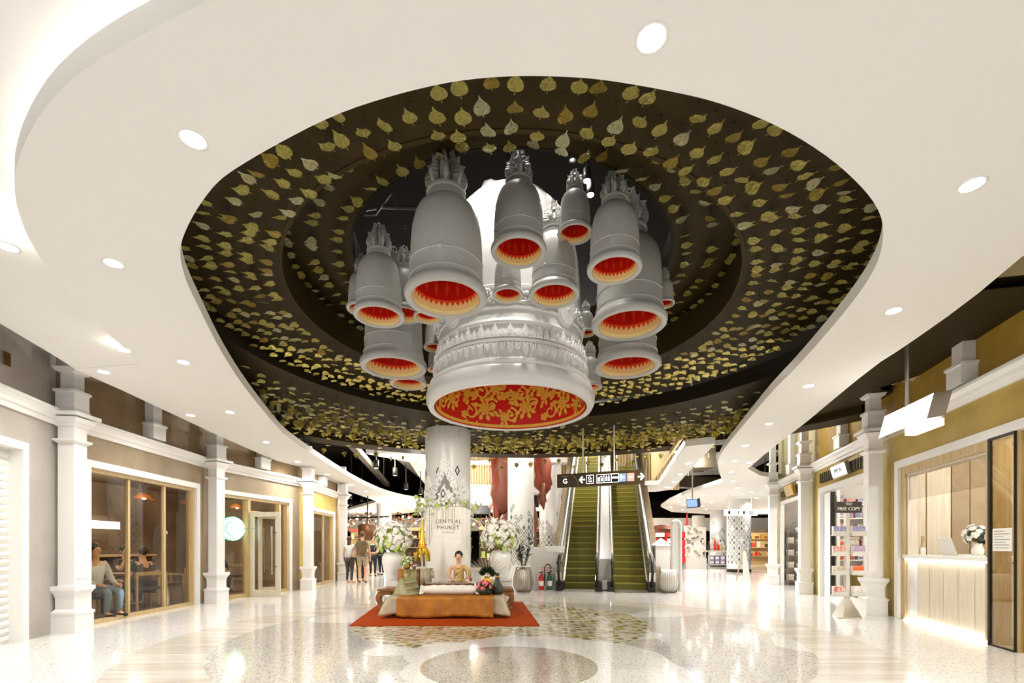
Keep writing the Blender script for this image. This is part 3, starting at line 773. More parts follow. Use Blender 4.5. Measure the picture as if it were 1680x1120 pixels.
for px, py, lab in [(1069, 63, 'largest round downlight at the top, right of centre'), (317, 229, 'round downlight left of the leaf rings, nearest on that side'), (1595, 303, 'round downlight near the right frame edge above the spa'),
    (12, 405, 'downlight half cut by the left frame edge, under the raised ceiling'), (186, 432, 'round downlight midway on the left ceiling'), (1466, 510, 'downlight on the right ceiling above the ochre wall'),
    (301, 594, 'downlight left of the dangling leaves, nearer the ring'), (203, 574, 'small downlight on the ceiling crease at the left'), (170, 610, 'downlight above the first left pilaster'),
    (313, 681, 'downlight above the first window bay, left of a brighter one'), (377, 676, 'downlight beside the lowest left dangling leaves'), (1327, 633, 'downlight on the right ceiling above the magazine shop')]:
    downlight(px, py, lab)
for (px, py), w in zip([(437,725),(488,757),(537,778),(575,795),(600,806),(626,816),(662,824)], ['nearest', 'second', 'third', 'fourth', 'fifth', 'sixth', 'farthest']): downlight(px, py, w + ' downlight in the row along the far left ceiling arm', 'downlights along the left ceiling arm')
for px, py in [(576,840),(605,837),(611,842),(587,846),(672,833),(662,840)]: downlight(px, py, 'tiny downlight in the distant left ceiling beyond the gap', 'downlights in the distant left ceiling')
for px, py in [(1262,695),(1224,731),(1205,756),(1199,774.6),(1203,789),(1210,800),(1233,807.6),(1242,817),(1230,759)]: downlight(px, py, 'small downlight on the right ceiling above the lifestyle shop', 'downlights along the right ceiling')
for px, py in [(1155,812),(1167,824),(1152,830),(1159,835),(1114,823),(1122,827),(1100,832),(1120,836),(1131,818),(1145,822)]: downlight(px, py, 'tiny downlight in the distant right ceiling lobe', 'downlights in the distant right ceiling')
for (px, py), w in zip([(1129,760),(1116,777),(1106,790),(1094,799)], ['nearest', 'second', 'third', 'farthest']): downlight(px, py, w + ' downlight in the slanting soffit right of the escalators', 'downlights in the escalator soffit')
# downlights of the same ceiling out of view behind the camera
for x, yy in [(-2.4, 1.2), (0, .9), (2.6, 1.6), (3.4, 2.9)]:
    t = thing('ceiling_downlight', 'round downlight in the ceiling overhead, out of the picture', 'light', (x, yy, H - .001), group='downlights overhead')
    down_lamp(x, yy, H, 170)
    link('trim_ring', trim_me, t, world=False); link('lens', lens_me, t, world=False)

# ================================================================= STOREFRONTS
def pillar(M, label, zc=3.0, top=4.2, w=.225):
    t = thing('pilaster', label, None, M.translation, kind='structure')
    def sq(name, parts, mname='trim_white'):
        m = MB(M)
        for a, z0, z1, b in parts:       # half width a at z0, b at z1
            m.add([(sx * q, sy * q, z) for z, q in ((z0, a), (z1, b)) for sx, sy in ((-1, -1), (1, -1), (1, 1), (-1, 1))],
                  [(3, 2, 1, 0), (4, 5, 6, 7), (0, 1, 5, 4), (1, 2, 6, 5), (2, 3, 7, 6), (3, 0, 4, 7)])
        return m.build(name, mname, t)
    h = w / 2
    sq('plinth', [(h + .055, 0, .27, h + .055), (h + .065, .27, .31, h + .065), (h + .05, .31, .35, h + .02)])
    sq('pedestal', [(h + .02, .35, .5, h + .02), (h + .02, .5, .58, h + .04), (h + .045, .58, .62, h + .06), (h + .07, .62, .68, h + .07)])
    sq('shaft', [(h, .68, zc - .22, h)])
    m = MB(M)
    for a_, b_ in ((-h + .03, -h + .045), (h - .045, h - .03)): m.box(a_, -h - .006, .8, b_, -h + .002, 2.35)
    m.box(-h + .03, -h - .006, 2.35, h - .03, -h + .002, 2.365); m.box(-h + .03, -h - .006, .785, h - .03, -h + .002, .8); m.build('shaft_panel_moulding', 'trim_white', t)
    sq('neck_band', [(h + .012, zc - .24, zc - .21, h + .04), (h + .045, zc - .21, zc - .18, h + .045), (h, zc - .18, zc, h)])
    sq('capital', [(h + .012, zc, zc + .06, h + .04), (h + .05, zc + .06, zc + .13, h + .085), (h + .12, zc + .15, zc + .2, h + .12), (h + .04, zc + .2, zc + .28, h + .02)])
    sq('upper_block', [(h + .02, zc + .28, zc + .5, h + .02), (h + .04, zc + .5, zc + .54, h + .04), (h - .02, zc + .54, zc + .8, h - .02), (h + .02, zc + .8, zc + .86, h + .05), (h - .03, zc + .86, top, h - .03)])
    return t
def cornice(M, L, zc, label):
    m = MB(M); P = [(0, 0), (.04, 0), (.05, .06), (.08, .07), (.09, .12), (.13, .16), (.15, .17), (.15, .21), (.08, .23), (0, .26)]
    n = len(P)
    m.add([(0, -t, zc + v) for t, v in P] + [(L, -t, zc + v) for t, v in P], [(i, i + n, (i + 1) % n + n, (i + 1) % n) for i in range(n)] + [list(range(n))[::-1], [i + n for i in range(n)]])
    return struct(m.build('trim_2', 'trim_white'), label)
def wall_with(M, L, top, openings, mlow, mhigh, zc, name, label, thick=.25):
    # openings: (x0, x1, z0, z1); wall lies on local y 0..thick, hall side is -y
    t = thing(name, label, None, M @ Vector((L / 2, 0, 0)), kind='structure')
    m = MB(M); xs = sorted({0, L, *[o[0] for o in openings], *[o[1] for o in openings]})
    for a, b in zip(xs, xs[1:]):
        op = [o for o in openings if o[0] <= a and o[1] >= b]
        if op:
            if op[0][2] > 0: m.box(a, 0, 0, b, thick, op[0][2])
            m.box(a, 0, op[0][3], b, thick, zc + .1)
        else: m.box(a, 0, 0, b, thick, zc + .1)
    m.build('lower_wall', mlow, t)
    MB(M).box(0, .03, zc + .1, L, thick, top).build('attic_wall', mhigh, t)
    return t
def trim_frame(M, x0, x1, z1, w, d0, d1, mname, name, parent=None, z0=0, sill=False, label=None):
    m = MB(M); m.box(x0, d0, z0, x0 + w, d1, z1); m.box(x1 - w, d0, z0, x1, d1, z1); m.box(x0 + w, d0, z1 - w, x1 - w, d1, z1)
    if sill: m.box(x0 + w, d0, z0, x1 - w, d1, z0 + w)
    o = m.build(name, mname, parent)
    if parent is None: struct(o, label)
    return o
def flip(p, q):        # frame whose -y side faces the hall on the right-hand side of p->q ... see use
    return frame(p, q)
# left facade (walking away from the camera the hall is on the right: local -y)
LW = [(-5.62, 3.2), (-6.68, 7.0), (-6.9, 10.75), (-6.22, 13.9), (-6.45, 17.5)]
ZL = 3.0
seg = [frame(LW[i], LW[i + 1]) for i in range(4)]
cols = [('grey_plaster', 'grey_plaster'), ('taupe_plaster', 'taupe_dark'), ('taupe_plaster', 'taupe_dark'), ('ochre_plaster', 'taupe_dark')]
ops = [[(1.3, 3.25, 0, 2.63)], [(.42, 3.42, 0, 2.63)], [(.3, 2.85, 0, 2.6)], [(.3, 3.25, 0, 2.5)]]
labs = ['pale grey shopfront wall around the white roller shutter', 'taupe cafe wall around the three-pane window', 'taupe cafe wall around the open glass door', 'short ochre and taupe wall beyond the cafe door']
for i, (M, L) in enumerate(seg):
    wall_with(M, L, 4.25, ops[i], cols[i][0], cols[i][1], ZL, 'wall_left', labs[i])
    cornice(M, L, ZL + .02, ['white cornice above the roller shutter', 'white cornice above the three-pane cafe window', 'white cornice above the cafe door', 'white cornice above the far left window'][i])
    if i: 
        xm = L * .52
        t = thing('trim_3', ['', 'small white stub pilaster above the three-pane cafe window', 'small white stub pilaster above the cafe door', 'small white stub pilaster above the far left window'][i], None, M @ Vector((xm, 0, ZL + .28)), kind='structure')
        MB(M).box(xm - .17, -.16, ZL + .27, xm + .17, .05, ZL + .52).box(xm - .19, -.18, ZL + .52, xm + .19, .05, ZL + .56).build('block', 'trim_white', t)
        MB(M).box(xm - .12, -.12, ZL + .56, xm + .12, .05, 4.2).build('stub', 'trim_white', t)
for i, (lab, off) in enumerate([('nearest left white pilaster beside the roller shutter', -.2), ('second left white pilaster, between cafe window and door', -.26), ('third left white pilaster, right of the cafe door', -.26), ('farthest left white pilaster beside the standing couple', -.24)]):
    M = seg[i + 1][0].copy() if i < 3 else seg[3][0].copy()
    p = LW[i + 1]; nx = M.col[1].xyz * -1
    M.translation = Vector((p[0], p[1], 0)) + Vector((nx.x, nx.y, 0)) * (-off)
    pillar(M, lab, ZL)
# shutter bay
M, L = seg[0]
trim_frame(M, 1.3, 3.25, 2.63, .1, -.05, .16, 'trim_white', 'trim_4', label='white moulded frame of the roller shutter')
t = thing('door_1', 'white roller shutter of horizontal slats, closed', None, M @ Vector((2.3, .1, 0)), kind='structure')
slat_me = None
for k in range(26):
    z = .1 * k
    o = MB(M).add([(1.4, .12, z), (3.15, .12, z), (3.15, .10, z + .05), (1.4, .10, z + .05), (1.4, .12, z + .096), (3.15, .12, z + .096)], [(0, 1, 2, 3), (3, 2, 5, 4)]).build('slat', 'shutter', t)
o = MB(M).box(2.9, -.012, 3.55, 2.99, .0, 3.72).build('junction_box', 'brown_wood', label='small brown box on the grey wall above the cornice', cat='box')

def pane(M, x0, x1, z0, z1, parent, y=.08, m='glass', name='pane'):
    return MB(M).box(x0, y, z0, x1, y + .012, z1).build(name, m, parent)
# bay 1: three-pane cafe window
M, L = seg[1]
trim_frame(M, .42, 3.42, 2.63, .11, -.05, .14, 'trim_white', 'trim_5', label='white frame around the three-pane cafe window')
t = thing('window_1', 'three-pane cafe window with pale wood mullions, people seated inside', None, M @ Vector((1.9, .05, 0)), kind='structure')
trim_frame(M, .53, 3.31, 2.52, .065, .01, .13, 'oak', 'wood_frame', t, sill=True)
for xm in (1.47, 2.42): MB(M).box(xm - .024, .05, .06, xm + .024, .11, 2.46).build('mullion', 'oak', t)
for a, b in ((.6, 1.43), (1.51, 2.38), (2.46, 3.24)): pane(M, a, b, .07, 2.45, t)
# bay 2: door
M, L = seg[2]
trim_frame(M, .3, 2.85, 2.6, .1, -.05, .14, 'trim_white', 'trim_6', label='white frame around the cafe entrance')
t = thing('window_2', 'cafe entrance glazing with a fixed pane, transom and side light', None, M @ Vector((1.6, .05, 0)), kind='structure')
trim_frame(M, .4, 2.75, 2.5, .07, -.01, .13, 'oak', 'wood_frame', t)
MB(M).box(1.22, -.02, 0, 1.3, .14, 2.46).build('mullion', 'oak', t); MB(M).box(2.36, -.01, 0, 2.43, .13, 2.46).build('mullion', 'oak', t)
MB(M).box(1.3, -.01, 2.1, 2.36, .13, 2.17).build('transom', 'oak', t); MB(M).box(.47, -.01, 0, 1.22, .13, .08).build('sill', 'oak', t); MB(M).box(2.43, -.01, 0, 2.68, .13, .08).build('sill', 'oak', t)
pane(M, .47, 1.22, .08, 2.43, t); pane(M, 1.3, 2.36, 2.17, 2.43, t); pane(M, 2.43, 2.68, .08, 2.43, t)
def door_leaf(Md, label, name, w=.82, hd=2.12):
    t = thing(name, label, None, Md @ Vector((w / 2, 0, 0)), kind='structure')
    MB(Md).box(0, -.025, .0, .1, .025, hd).box(w - .1, -.025, 0, w, .025, hd).box(.1, -.025, hd - .12, w - .1, .025, hd).box(.1, -.025, .0, w - .1, .025, .16).build('leaf_frame', 'oak_pale', t)
    pane(Md, .1, w - .1, .16, hd - .12, t, -.006, 'glass_clear')
    h = MB(Md).tube([(w - .17, -.09, .55), (w - .17, -.09, 1.75)], .02, 8).build('pull_handle', 'steel', t)
    for z in (.75, 1.6): MB(Md).tube([(w - .17, -.09, z), (w - .08, -.02, z)], .012, 6).build('bracket', 'dark_metal', h)
    return t
hp = M @ Vector((1.3, -.02, 0))
Md = frame((hp.x, hp.y), (hp.x + .8, hp.y - .12))[0]; Md.translation.z = .01
door_leaf(Md, 'pale wood glass door leaf standing open into the hall', 'door_2')
hp = M @ Vector((2.36, 0, 0)); q = M @ Vector((1.9, .32, 0))
Md = frame((hp.x, hp.y), (q.x, q.y))[0]; Md.translation.z = .01
door_leaf(Md, 'second pale wood door leaf ajar behind the open one', 'door_3', .52)
# bay 3
M, L = seg[3]
trim_frame(M, .3, 3.25, 2.5, .1, -.05, .14, 'trim_white', 'trim_7', label='white frame around the far left window')
t = thing('window_3', 'far left window of three tall panes with wood mullions', None, M @ Vector((1.8, .05, 0)), kind='structure')
trim_frame(M, .4, 3.15, 2.4, .075, -.01, .13, 'oak', 'wood_frame', t, sill=True)
for xm in (1.35, 2.3): MB(M).box(xm - .024, .05, .06, xm + .024, .11, 2.34).build('mullion', 'oak', t)
for a, b in ((.47, 1.31), (1.39, 2.26), (2.34, 3.08)): pane(M, a, b, .07, 2.33, t)
o = MB().box(-12, 17.55, 0, -6.45, 17.8, 4.2).build('wall_left', 'taupe_plaster'); struct(o, 'return wall at the far end of the cafe')
# cafe interior
o = MB(frame((-11.2, 3.2), (-11.2, 17.5))[0]).box(0, 0, 0, 14.3, .1, 3.4).build('wall_left', 'cafe_wall'); struct(o, 'brown mural wall inside the cafe')
o = MB().box(-11.2, 6.9, 0, -6.9, 7.0, 3.4).build('wall_left', 'shop_dark'); struct(o, 'partition between cafe and shuttered shop')
o = MB().prism([(-11.2, 6.9), (-6.9, 6.9), (-7.15, 10.75), (-6.48, 14), (-6.7, 17.5), (-11.2, 17.5)], 3.0, 3.1).build('ceiling_cafe', 'cafe_wall'); struct(o, 'brown cafe ceiling')
o = MB().prism([(-11.1, 7.05), (-6.96, 7.05), (-7.16, 10.75), (-6.5, 14), (-6.72, 17.5), (-11.1, 17.5)], .001, .012).build('floor_cafe', 'cafe_floor'); struct(o, 'brown cafe floor')
# framed pictures and counter inside
def lamp(loc, e, col=(1, .82, .6), rad=.12):  # point lamp without a fixture, added to fill a space with light
    l = bpy.data.lights.new('fill_lamp', 'POINT'); l.energy = e; l.color = col; l.shadow_soft_size = rad
    o = bpy.data.objects.new('fill_lamp', l); COL.objects.link(o); o.location = loc
for loc in [(-9.2, 8.6, 2.7), (-9.2, 11.5, 2.7), (-8.8, 14.5, 2.7)]: lamp(loc, 85, (1, .92, .8))
for k, (x, yy, z) in enumerate([(-10.2, 9.0, 2.55), (-10.2, 10.6, 2.55), (-9.6, 12.4, 2.5), (-9.2, 13.6, 2.5), (-8.9, 15.4, 2.5)]):
    t = thing('pendant_lamp', ['copper pendant lamp deep in the cafe, nearest the first window', 'copper pendant lamp behind the second window pane', 'copper pendant lamp behind the third window pane', 'copper pendant lamp behind the cafe door', 'copper pendant lamp behind the far left window'][k], 'lamp', (x, yy, z))
    MB().lathe([(.24, 0), (.2, .08), (.06, .16), (.001, .17)], 16).build('lamp_shade', 'brown_wood', t, True, False)
    MB().ell((0, 0, .05), .06, 8, 6).build('bulb', 'lamp_warm', t, True, False); MB().tube([(0, 0, .16), (0, 0, 3.0 - z)], .008, 4).build('cord', 'wire', t, False, False)
t = thing('bar_counter', 'white counter glowing at the back of the cafe', 'counter', (-10.4, 12.2, 0))
MB().box(-10.9, 10.9, .01, -10.3, 13.6, 1.0).build('counter_body', 'shop_dark', t); MB().box(-10.95, 10.85, 1.0, -10.2, 13.65, 1.05).build('counter_top', 'oak', t)
MB().box(-11.1, 10.9, 1.75, -11.05, 13.4, 1.95).build('lit_panel', 'lamp_soft', t)
# round disc sign, overexposed white with a green edge
M, L = seg[2]
c = M @ Vector((.55, -.0, 1.55)); c = Vector(at(381, 867, 11.6)); 
t = thing('disc_sign', 'glowing round white sign with a green rim on the cafe window', 'sign', c)
MM = Matrix.Translation(c) @ Matrix.Rotation(radians(58), 4, 'Z') @ Matrix.Rotation(pi / 2, 4, 'X')
MB(MM).lathe([(.001, .03), (.27, .03), (.27, -.03), (.001, -.03)], 32).build('sign_face', 'lamp_soft', t, 30)
MB(MM).lathe([(.25, .034), (.29, .034), (.29, -.034), (.25, -.034)], 32).build('sign_rim', 'lamp_green', t, 30)
MB(MM).lathe([(.14, .036), (.2, .036), (.2, .03)], 32).build('sign_ring', 'lamp_green', t)
MB().bar(c + Vector((.25, 0, 0)), c + Vector((.55, .0, 0)), .02, .02).build('bracket', 'steel', t)

# ---------------- right facade (walking from far to near the hall is on the right)
RN, RF = (5.45, 3.7), (9.1, 16.3)
Mr, Lr = frame(RF, RN)
ZR = 3.2
def rs(d): return (RF[1] - d) / (RF[1] - RN[1]) * Lr     # local x of a point on the wall at depth d
P3, P2, P1 = rs(15.9), rs(12.65), rs(8.72)
wl = [('olive_plaster', 'olive_plaster', 0, P2, 'olive shopfront wall around the niche with the narrow rack'), ('ochre_plaster', 'ochre_dark', P2, P1, 'ochre shopfront wall around the magazine shop'), ('ochre_plaster', 'ochre_dark', P1, Lr, 'ochre shopfront wall around the spa reception')]
n1 = (rs(15.75), rs(13.0)); n2 = (rs(12.2), rs(9.1)); n3 = (rs(8.4), rs(4.4))
for (ml, mh, a, b, lab), op in zip(wl, (n1, n2, n3)):
    Ms = Mr.copy(); Ms.translation = Mr @ Vector((a, 0, 0))
    wall_with(Ms, b - a, 5.0, [(op[0] - a, op[1] - a, 0, 2.72 if op is not n3 else 2.75)], ml, mh, ZR, 'wall_right', lab, .06 if op is n1 else .25)
    cornice(Ms, b - a, ZR + .02, 'white cornice above the ' + lab.split('around the ')[1])
    trim_frame(Mr, op[0], op[1], 2.75, .1 if op is n1 else .12, -.05, .05 if op is n1 else .2, 'trim_white', 'trim_8', label='white surround of the ' + lab.split('around the ')[1])
    xm = (a + b) / 2
    if op is n3: xm = rs(6.55)
    t = thing('trim_9', 'small white stub pilaster above the ' + lab.split('around the ')[1], None, Mr @ Vector((xm, 0, ZR + .28)), kind='structure')
    MB(Mr).box(xm - .17, -.16, ZR + .27, xm + .17, .05, ZR + .52).box(xm - .19, -.18, ZR + .52, xm + .19, .05, ZR + .56).build('block', 'trim_white', t)
    MB(Mr).box(xm - .12, -.12, ZR + .56, xm + .12, .05, 4.8).build('stub', 'trim_white', t)
for x, lab in ((P1, 'nearest right white pilaster between magazine shop and spa'), (P2, 'second right white pilaster, left of the magazine shop'), (P3, 'farthest right white pilaster beside the narrow rack')):
    M = Mr.copy(); M.translation = Mr @ Vector((x, -.24, 0)); pillar(M, lab, ZR, 4.9)
o = MB(Mr).box(0, .25, 0, .2, 5, 5).build('wall_right', 'olive_plaster'); struct(o, 'return wall at the far end of the right shops')
# spa reception
x0, x1 = n3
t = thing('window_4', 'oak framed opening of the spa with a sliding glass door', None, Mr @ Vector(((x0 + x1) / 2, .05, 0)), kind='structure')
f0, f1 = x0 + .12, rs(6.08)
trim_frame(Mr, f0, f1, 2.63, .13, .0, .2, 'oak', 'wood_frame', t)
trim_frame(Mr, f0 + .13, f1 - .13, 2.5, .03, .03, .18, 'oak_pale', 'inner_frame', t)
pane(Mr, f0 + .16, f1 - .16, 2.05, 2.47, t, .05, 'glass_clear')
# sliding door
sd = thing('door_4', 'sliding glass door of the spa with a printed notice, black slim frame', None, Mr @ Vector((f1 + .4, -.05, 0)), kind='structure')
d0, d1 = f1 + .02, rs(5.62)
MB(Mr).box(d0, -.06, 0, d0 + .03, -.02, 2.62).box(d1 - .012, -.055, 0, d1, -.025, 2.6).box(d0, -.055, 2.6, d1, -.025, 2.63).box(d0, -.055, 0, d1, -.025, .02).build('door_frame', 'dark_metal', sd)
pane(Mr, d0 + .03, d1 - .012, .02, 2.6, sd, -.045, 'glass_smoke')
o = pane(Mr, d1, d1 + 1.2, .02, 2.62, sd, -.01, 'glass_smoke', 'fixed_pane')
MB(Mr).box(d1, -.03, 0, d1 + .03, .02, 2.62).build('door_post', 'oak', sd)
nt_ = MB(Mr).box(d0 + .08, -.05, 1.2, d1 - .05, -.047, 1.48).build('notice_sheet', 'paper', sd); nt_['label'] = 'white printed notice sheet'
ln = MB(Mr)
for k, w in enumerate([.18, .3, .16, .28, .2, .3, .25]): ln.box(d0 + .11, -.052, 1.44 - .034 * k, d0 + .11 + min(w, d1 - d0 - .2), -.0505, 1.448 - .034 * k)
ln.build('print_lines', 'sign_grey', nt_, kind='stuff')
# room behind
o = MB(Mr).box(x0 - .4, 2.3, 0, Lr, 2.4, 3.2).build('wall_spa', 'oak_pale'); struct(o, 'pale oak back wall of the spa')
bw = o
for k in range(12):
    a = x0 - .4 + k * .5
    if a + .5 < Lr: MB(Mr).box(a + .012, 2.27, 0, a + .488, 2.3, 3.2).build('wall_panel', 'oak_pale' if k not in (4, 5) else 'oak', bw)
o = MB(Mr).box(x0 - .45, .25, 0, x0 - .35, 2.4, 3.2).build('wall_spa', 'oak'); struct(o, 'oak side wall of the spa')
for ya, yb, mm_ in ((.27, .56, 'oak_pale'), (.585, .93, 'oak_pale'), (.955, 1.2, 'taupe_plaster'), (1.22, 1.5, 'taupe_plaster'), (1.52, 2.2, 'oak_pale')): MB(Mr).box(x0 - .35, ya, 0, x0 - .325, yb, 3.0).build('wall_panel', mm_, o)
o = MB(Mr).box(x0 - .45, .25, 3.0, Lr, 2.4, 3.1).build('ceiling_spa', 'ceiling_white'); struct(o, 'white ceiling of the spa room')
lamp(Mr @ Vector((f0 + .9, 1.3, 2.7)), 26, (1, .98, .95)); lamp(Mr @ Vector((f1 + .6, 1.2, 2.7)), 60, (1, .98, .95))
# counter
ct = thing('reception_counter', 'long white reception counter lit from under its top edge', 'counter', Mr @ Vector(((f0 + f1) / 2, .4, 0)))
c0, c1 = f0 + .14, f1 - .02
MB(Mr).box(c0 + .02, .06, .1, c1, .75, 1.04).build('counter_body', 'trim_white', ct)
MB(Mr).box(c0 - .04, -.02, 1.06, c1 + .0, .8, 1.12).build('counter_top', 'paper', ct)
MB(Mr).box(c0 - .02, .0, 1.035, c1, .055, 1.058).build('light_strip', 'lamp_strip', ct)
MB(Mr).box(c0 + .04, .055, 0.01, c1, .7, .1).build('toe_kick', 'oak_pale', ct)
pw = (c1 - c0 - .32) / 5
for k in range(5): MB(Mr).box(c0 + .3 + pw * k + .012, .035, .12, c0 + .3 + pw * (k + 1) - .012, .06, 1.0).build('front_panel', 'counter_cream', ct)
MB(Mr).box(c0 - .02, -.01, .012, c1, .02, .03).build('floor_light_strip', 'lamp_strip', ct)
def mloc(x, yy, z): return Mr @ Vector((x, yy, z))
def along(px, yy):
    a, b = c0 - 1, c1 + 2
    for _ in range(40):
        m_ = (a + b) / 2; v = mloc(m_, yy, 0)
        if 840 + 780 * v.x / v.y < px: a = m_
        else: b = m_
    return m_
px0 = along(1511, .3)
t = thing('reed_diffuser', 'white bottle of reed sticks on the reception counter', 'diffuser', mloc(px0, .3, 1.121))
MB().box(-.045, -.045, 0, .045, .045, .12).build('bottle', 'ceramic', t, False, False)
for k in range(6): MB().tube([(0, 0, .1), (.02 + .012 * k, .03 * sin(k * 2), .32)], .006, 4).build('reed', 'oak', t, False, False)
t = thing('laptop', 'white open laptop seen from behind on the reception counter', 'laptop', mloc(along(1557, .3), .3, 1.121), Mr.to_euler().z)
MB().box(-.19, .02, 0, .19, .28, .018).build('base', 'laptop', t, False, False)
MB().add([(-.19, .0, .01), (.19, .0, .01), (.19, -.08, .27), (-.19, -.08, .27), (-.19, .012, .012), (.19, .012, .012), (.19, -.068, .275), (-.19, -.068, .275)], [(0, 1, 2, 3), (7, 6, 5, 4), (0, 3, 7, 4), (1, 5, 6, 2), (3, 2, 6, 7), (0, 4, 5, 1)]).build('lid', 'laptop', t, False, False)
def bouquet(name, label, loc, r, blooms, mleaf, vase=None, mpet='petal_white', bsz=.05, seed=1, nl=14, lsz=.16, flat=.9, cat='flowers'):
    t = thing(name, label, cat, loc); rg = random.Random(seed)
    if vase: vase(t)
    def bloom():
        m = MB()
        for k in range(5):
            a = k * 1.2566; m.ell((.55 * cos(a), .55 * sin(a), .1), (.5, .5, .22), 6, 4)
        m.ell((0, 0, .22), (.35, .35, .25), 6, 4); return m
    first = None
    for k in range(blooms):
        u, v = rg.random(), (k + .5) / blooms; zz = 1 - 1.55 * v; a = k * 2.39996 + rg.uniform(-.3, .3); q = sqrt(max(0, 1 - zz * zz)); rr2 = r * rg.uniform(.78, 1.06)
        p = Vector((rr2 * q * cos(a), rr2 * q * sin(a), rr2 * zz * flat)); nrm = Vector((p.x, p.y, p.z + .1 * r)).normalized()
        MM = Matrix.Translation(p) @ nrm.to_track_quat('Z', 'Y').to_matrix().to_4x4() @ Matrix.Scale(bsz * rg.uniform(.8, 1.25), 4)
        if first is None: o = bloom().build('blossom', mpet, t, True, False); first = o.data
        else: o = link('blossom', first, t, world=False)
        o.matrix_basis = Matrix.Translation((0, 0, bouquet.h)) @ MM
    lf = None
    for k in range(nl):
        a = rg.uniform(0, 6.28); el = rg.uniform(-.75, .5); d = Vector((cos(a) * cos(el), sin(a) * cos(el), sin(el)))
        MM = Matrix.Translation((0, 0, bouquet.h)) @ Matrix.Translation(d * r * rg.uniform(.82, 1.0)) @ d.to_track_quat('X', 'Z').to_matrix().to_4x4() @ Matrix.Rotation(rg.uniform(.2, 1.2), 4, 'Y') @ Matrix.Scale(lsz * rg.uniform(.8, 1.3), 4)
        if lf is None:
            P = [(-.5, 0), (-.35, .3), (-.05, .38), (.3, .2), (.6, 0), (.3, -.2), (-.05, -.38), (-.35, -.3)]
            o = MB().add([(x, yy, .12 * abs(yy) - .15 * x * x) for x, yy in P] + [(-.2, 0, -.01), (.2, 0, -.01)], [(0, 1, 8), (1, 2, 8), (2, 9, 8), (2, 3, 9), (3, 4, 9), (4, 5, 9), (5, 6, 9), (6, 8, 9), (6, 7, 8), (7, 0, 8)]).build('leaf', mleaf, t, True, False); lf = o.data
        else: o = link('leaf', lf, t, world=False)
        o.matrix_basis = MM
    m = MB().ell((0, 0, bouquet.h), (r * .7, r * .7, r * .62), 12, 8); m.build('foliage_core', 'leaf_dark' if mleaf == 'leaf_dark' else mleaf, t, True, False)
    return t
bouquet.h = .3
bouquet('flower_vase', 'vase of round white flowers at the right end of the reception counter', mloc(along(1604, .42), .42, 1.121), .16, 20, 'leaf_dark', lambda t: MB().lathe([(.001, 0), (.06, 0), (.075, .08), (.05, .16), (.055, .18)], 14).build('vase', 'ceramic', t, True, False), bsz=.05, seed=4, lsz=.1)
# hanging light box
def P6(px, py, d): return Vector(at(px, py, d))
t = thing('light_box_sign', 'glowing white light box sign hanging on a pole before the spa', 'sign', (5.3, 6.4, 2.8))
A, B, C_, D = Vector((5.40, 7.0, 2.85)), Vector((5.17, 5.93, 2.85)), Vector((5.26, 5.93, 3.17)), Vector((5.49, 7.0, 3.17)); n_ = Vector((.2, -.04, .03))
MB().add([A, B, C_, D, A + n_, B + n_, C_ + n_, D + n_], [(0, 1, 2, 3)]).build('lit_face', 'lamp_soft', t)
MB().add([A, B, C_, D, A + n_, B + n_, C_ + n_, D + n_], [(7, 6, 5, 4), (0, 4, 5, 1), (1, 5, 6, 2), (2, 6, 7, 3), (3, 7, 4, 0)]).build('box_case', 'steel', t)
a, b = A * .55 + B * .45 + n_ * .4, A * .02 + B * .98 + n_ * .4
MB().add([a, b, b + Vector((.14, 0, 0)), a + Vector((.14, 0, 0)), a + Vector((0, 0, -.09)), b + Vector((0, 0, -.09)), b + Vector((.14, 0, -.09)), a + Vector((.14, 0, -.09))], [(3, 2, 1, 0), (4, 5, 6, 7), (0, 1, 5, 4), (1, 2, 6, 5), (2, 3, 7, 6), (3, 0, 4, 7)]).build('lower_box', 'lamp_soft', t)
p = (A + B) / 2 * 1 + n_ * .5; p = Vector((5.4, 6.5, 3.1))
MB().tube([p, (p.x, p.y, 7.2)], .025, 8).build('hanging_pole', 'steel', t)
t = thing('wall_floodlight', 'small white flat floodlight high on the right wall above the pilaster', 'light', at(1464, 600, 7.6))
q = Vector(at(1464, 600, 7.6)); MB().box(q.x - .18, q.y - .1, q.z - .03, q.x + .15, q.y + .1, q.z + .04).build('lamp_head', 'trim_white', t); MB().bar(q + Vector((.1, .05, 0)), q + Vector((.45, .35, .1)), .03, .03).build('arm', 'dark_metal', t)

# magazine shop
x0, x1 = n2
MB(Mr).box(x0 + .12, .0, 0, x0 + .62, .2, 2.63)
o = MB(Mr).box(x0 + .12, .05, .1, x0 + .55, .12, 2.6).build('trim_10', 'trim_white'); struct(o, 'white side panel left of the magazine shop door')
t = thing('window_5', 'slim dark edged glass panel of the magazine shop', None, Mr @ Vector((x0 + .7, .1, 0)), kind='structure')
MB(Mr).box(x0 + .56, .04, .05, x0 + .62, .14, 2.6).build('dark_post', 'dark_metal', t); pane(Mr, x0 + .62, x0 + .95, .05, 2.55, t, .08, 'glass_clear'); MB(Mr).box(x0 + .93, .06, .05, x0 + .96, .12, 2.6).build('edge_post', 'trim_white', t)
MB(Mr).box(x0 + .12, .04, .0, x1 - .12, .3, .1).build('threshold', 'trim_white', kind='structure', label='low white threshold of the magazine shop')
o = MB(Mr).box(x0 - .3, 2.2, 0, x1 + .5, 2.3, 3.2).build('wall_shop', 'paper'); struct(o, 'white back wall of the magazine shop')
o = MB(Mr).box(x0 - .35, .25, 0, x0 - .25, 2.3, 3.2).build('wall_shop', 'paper'); struct(o, 'white left wall of the magazine shop')
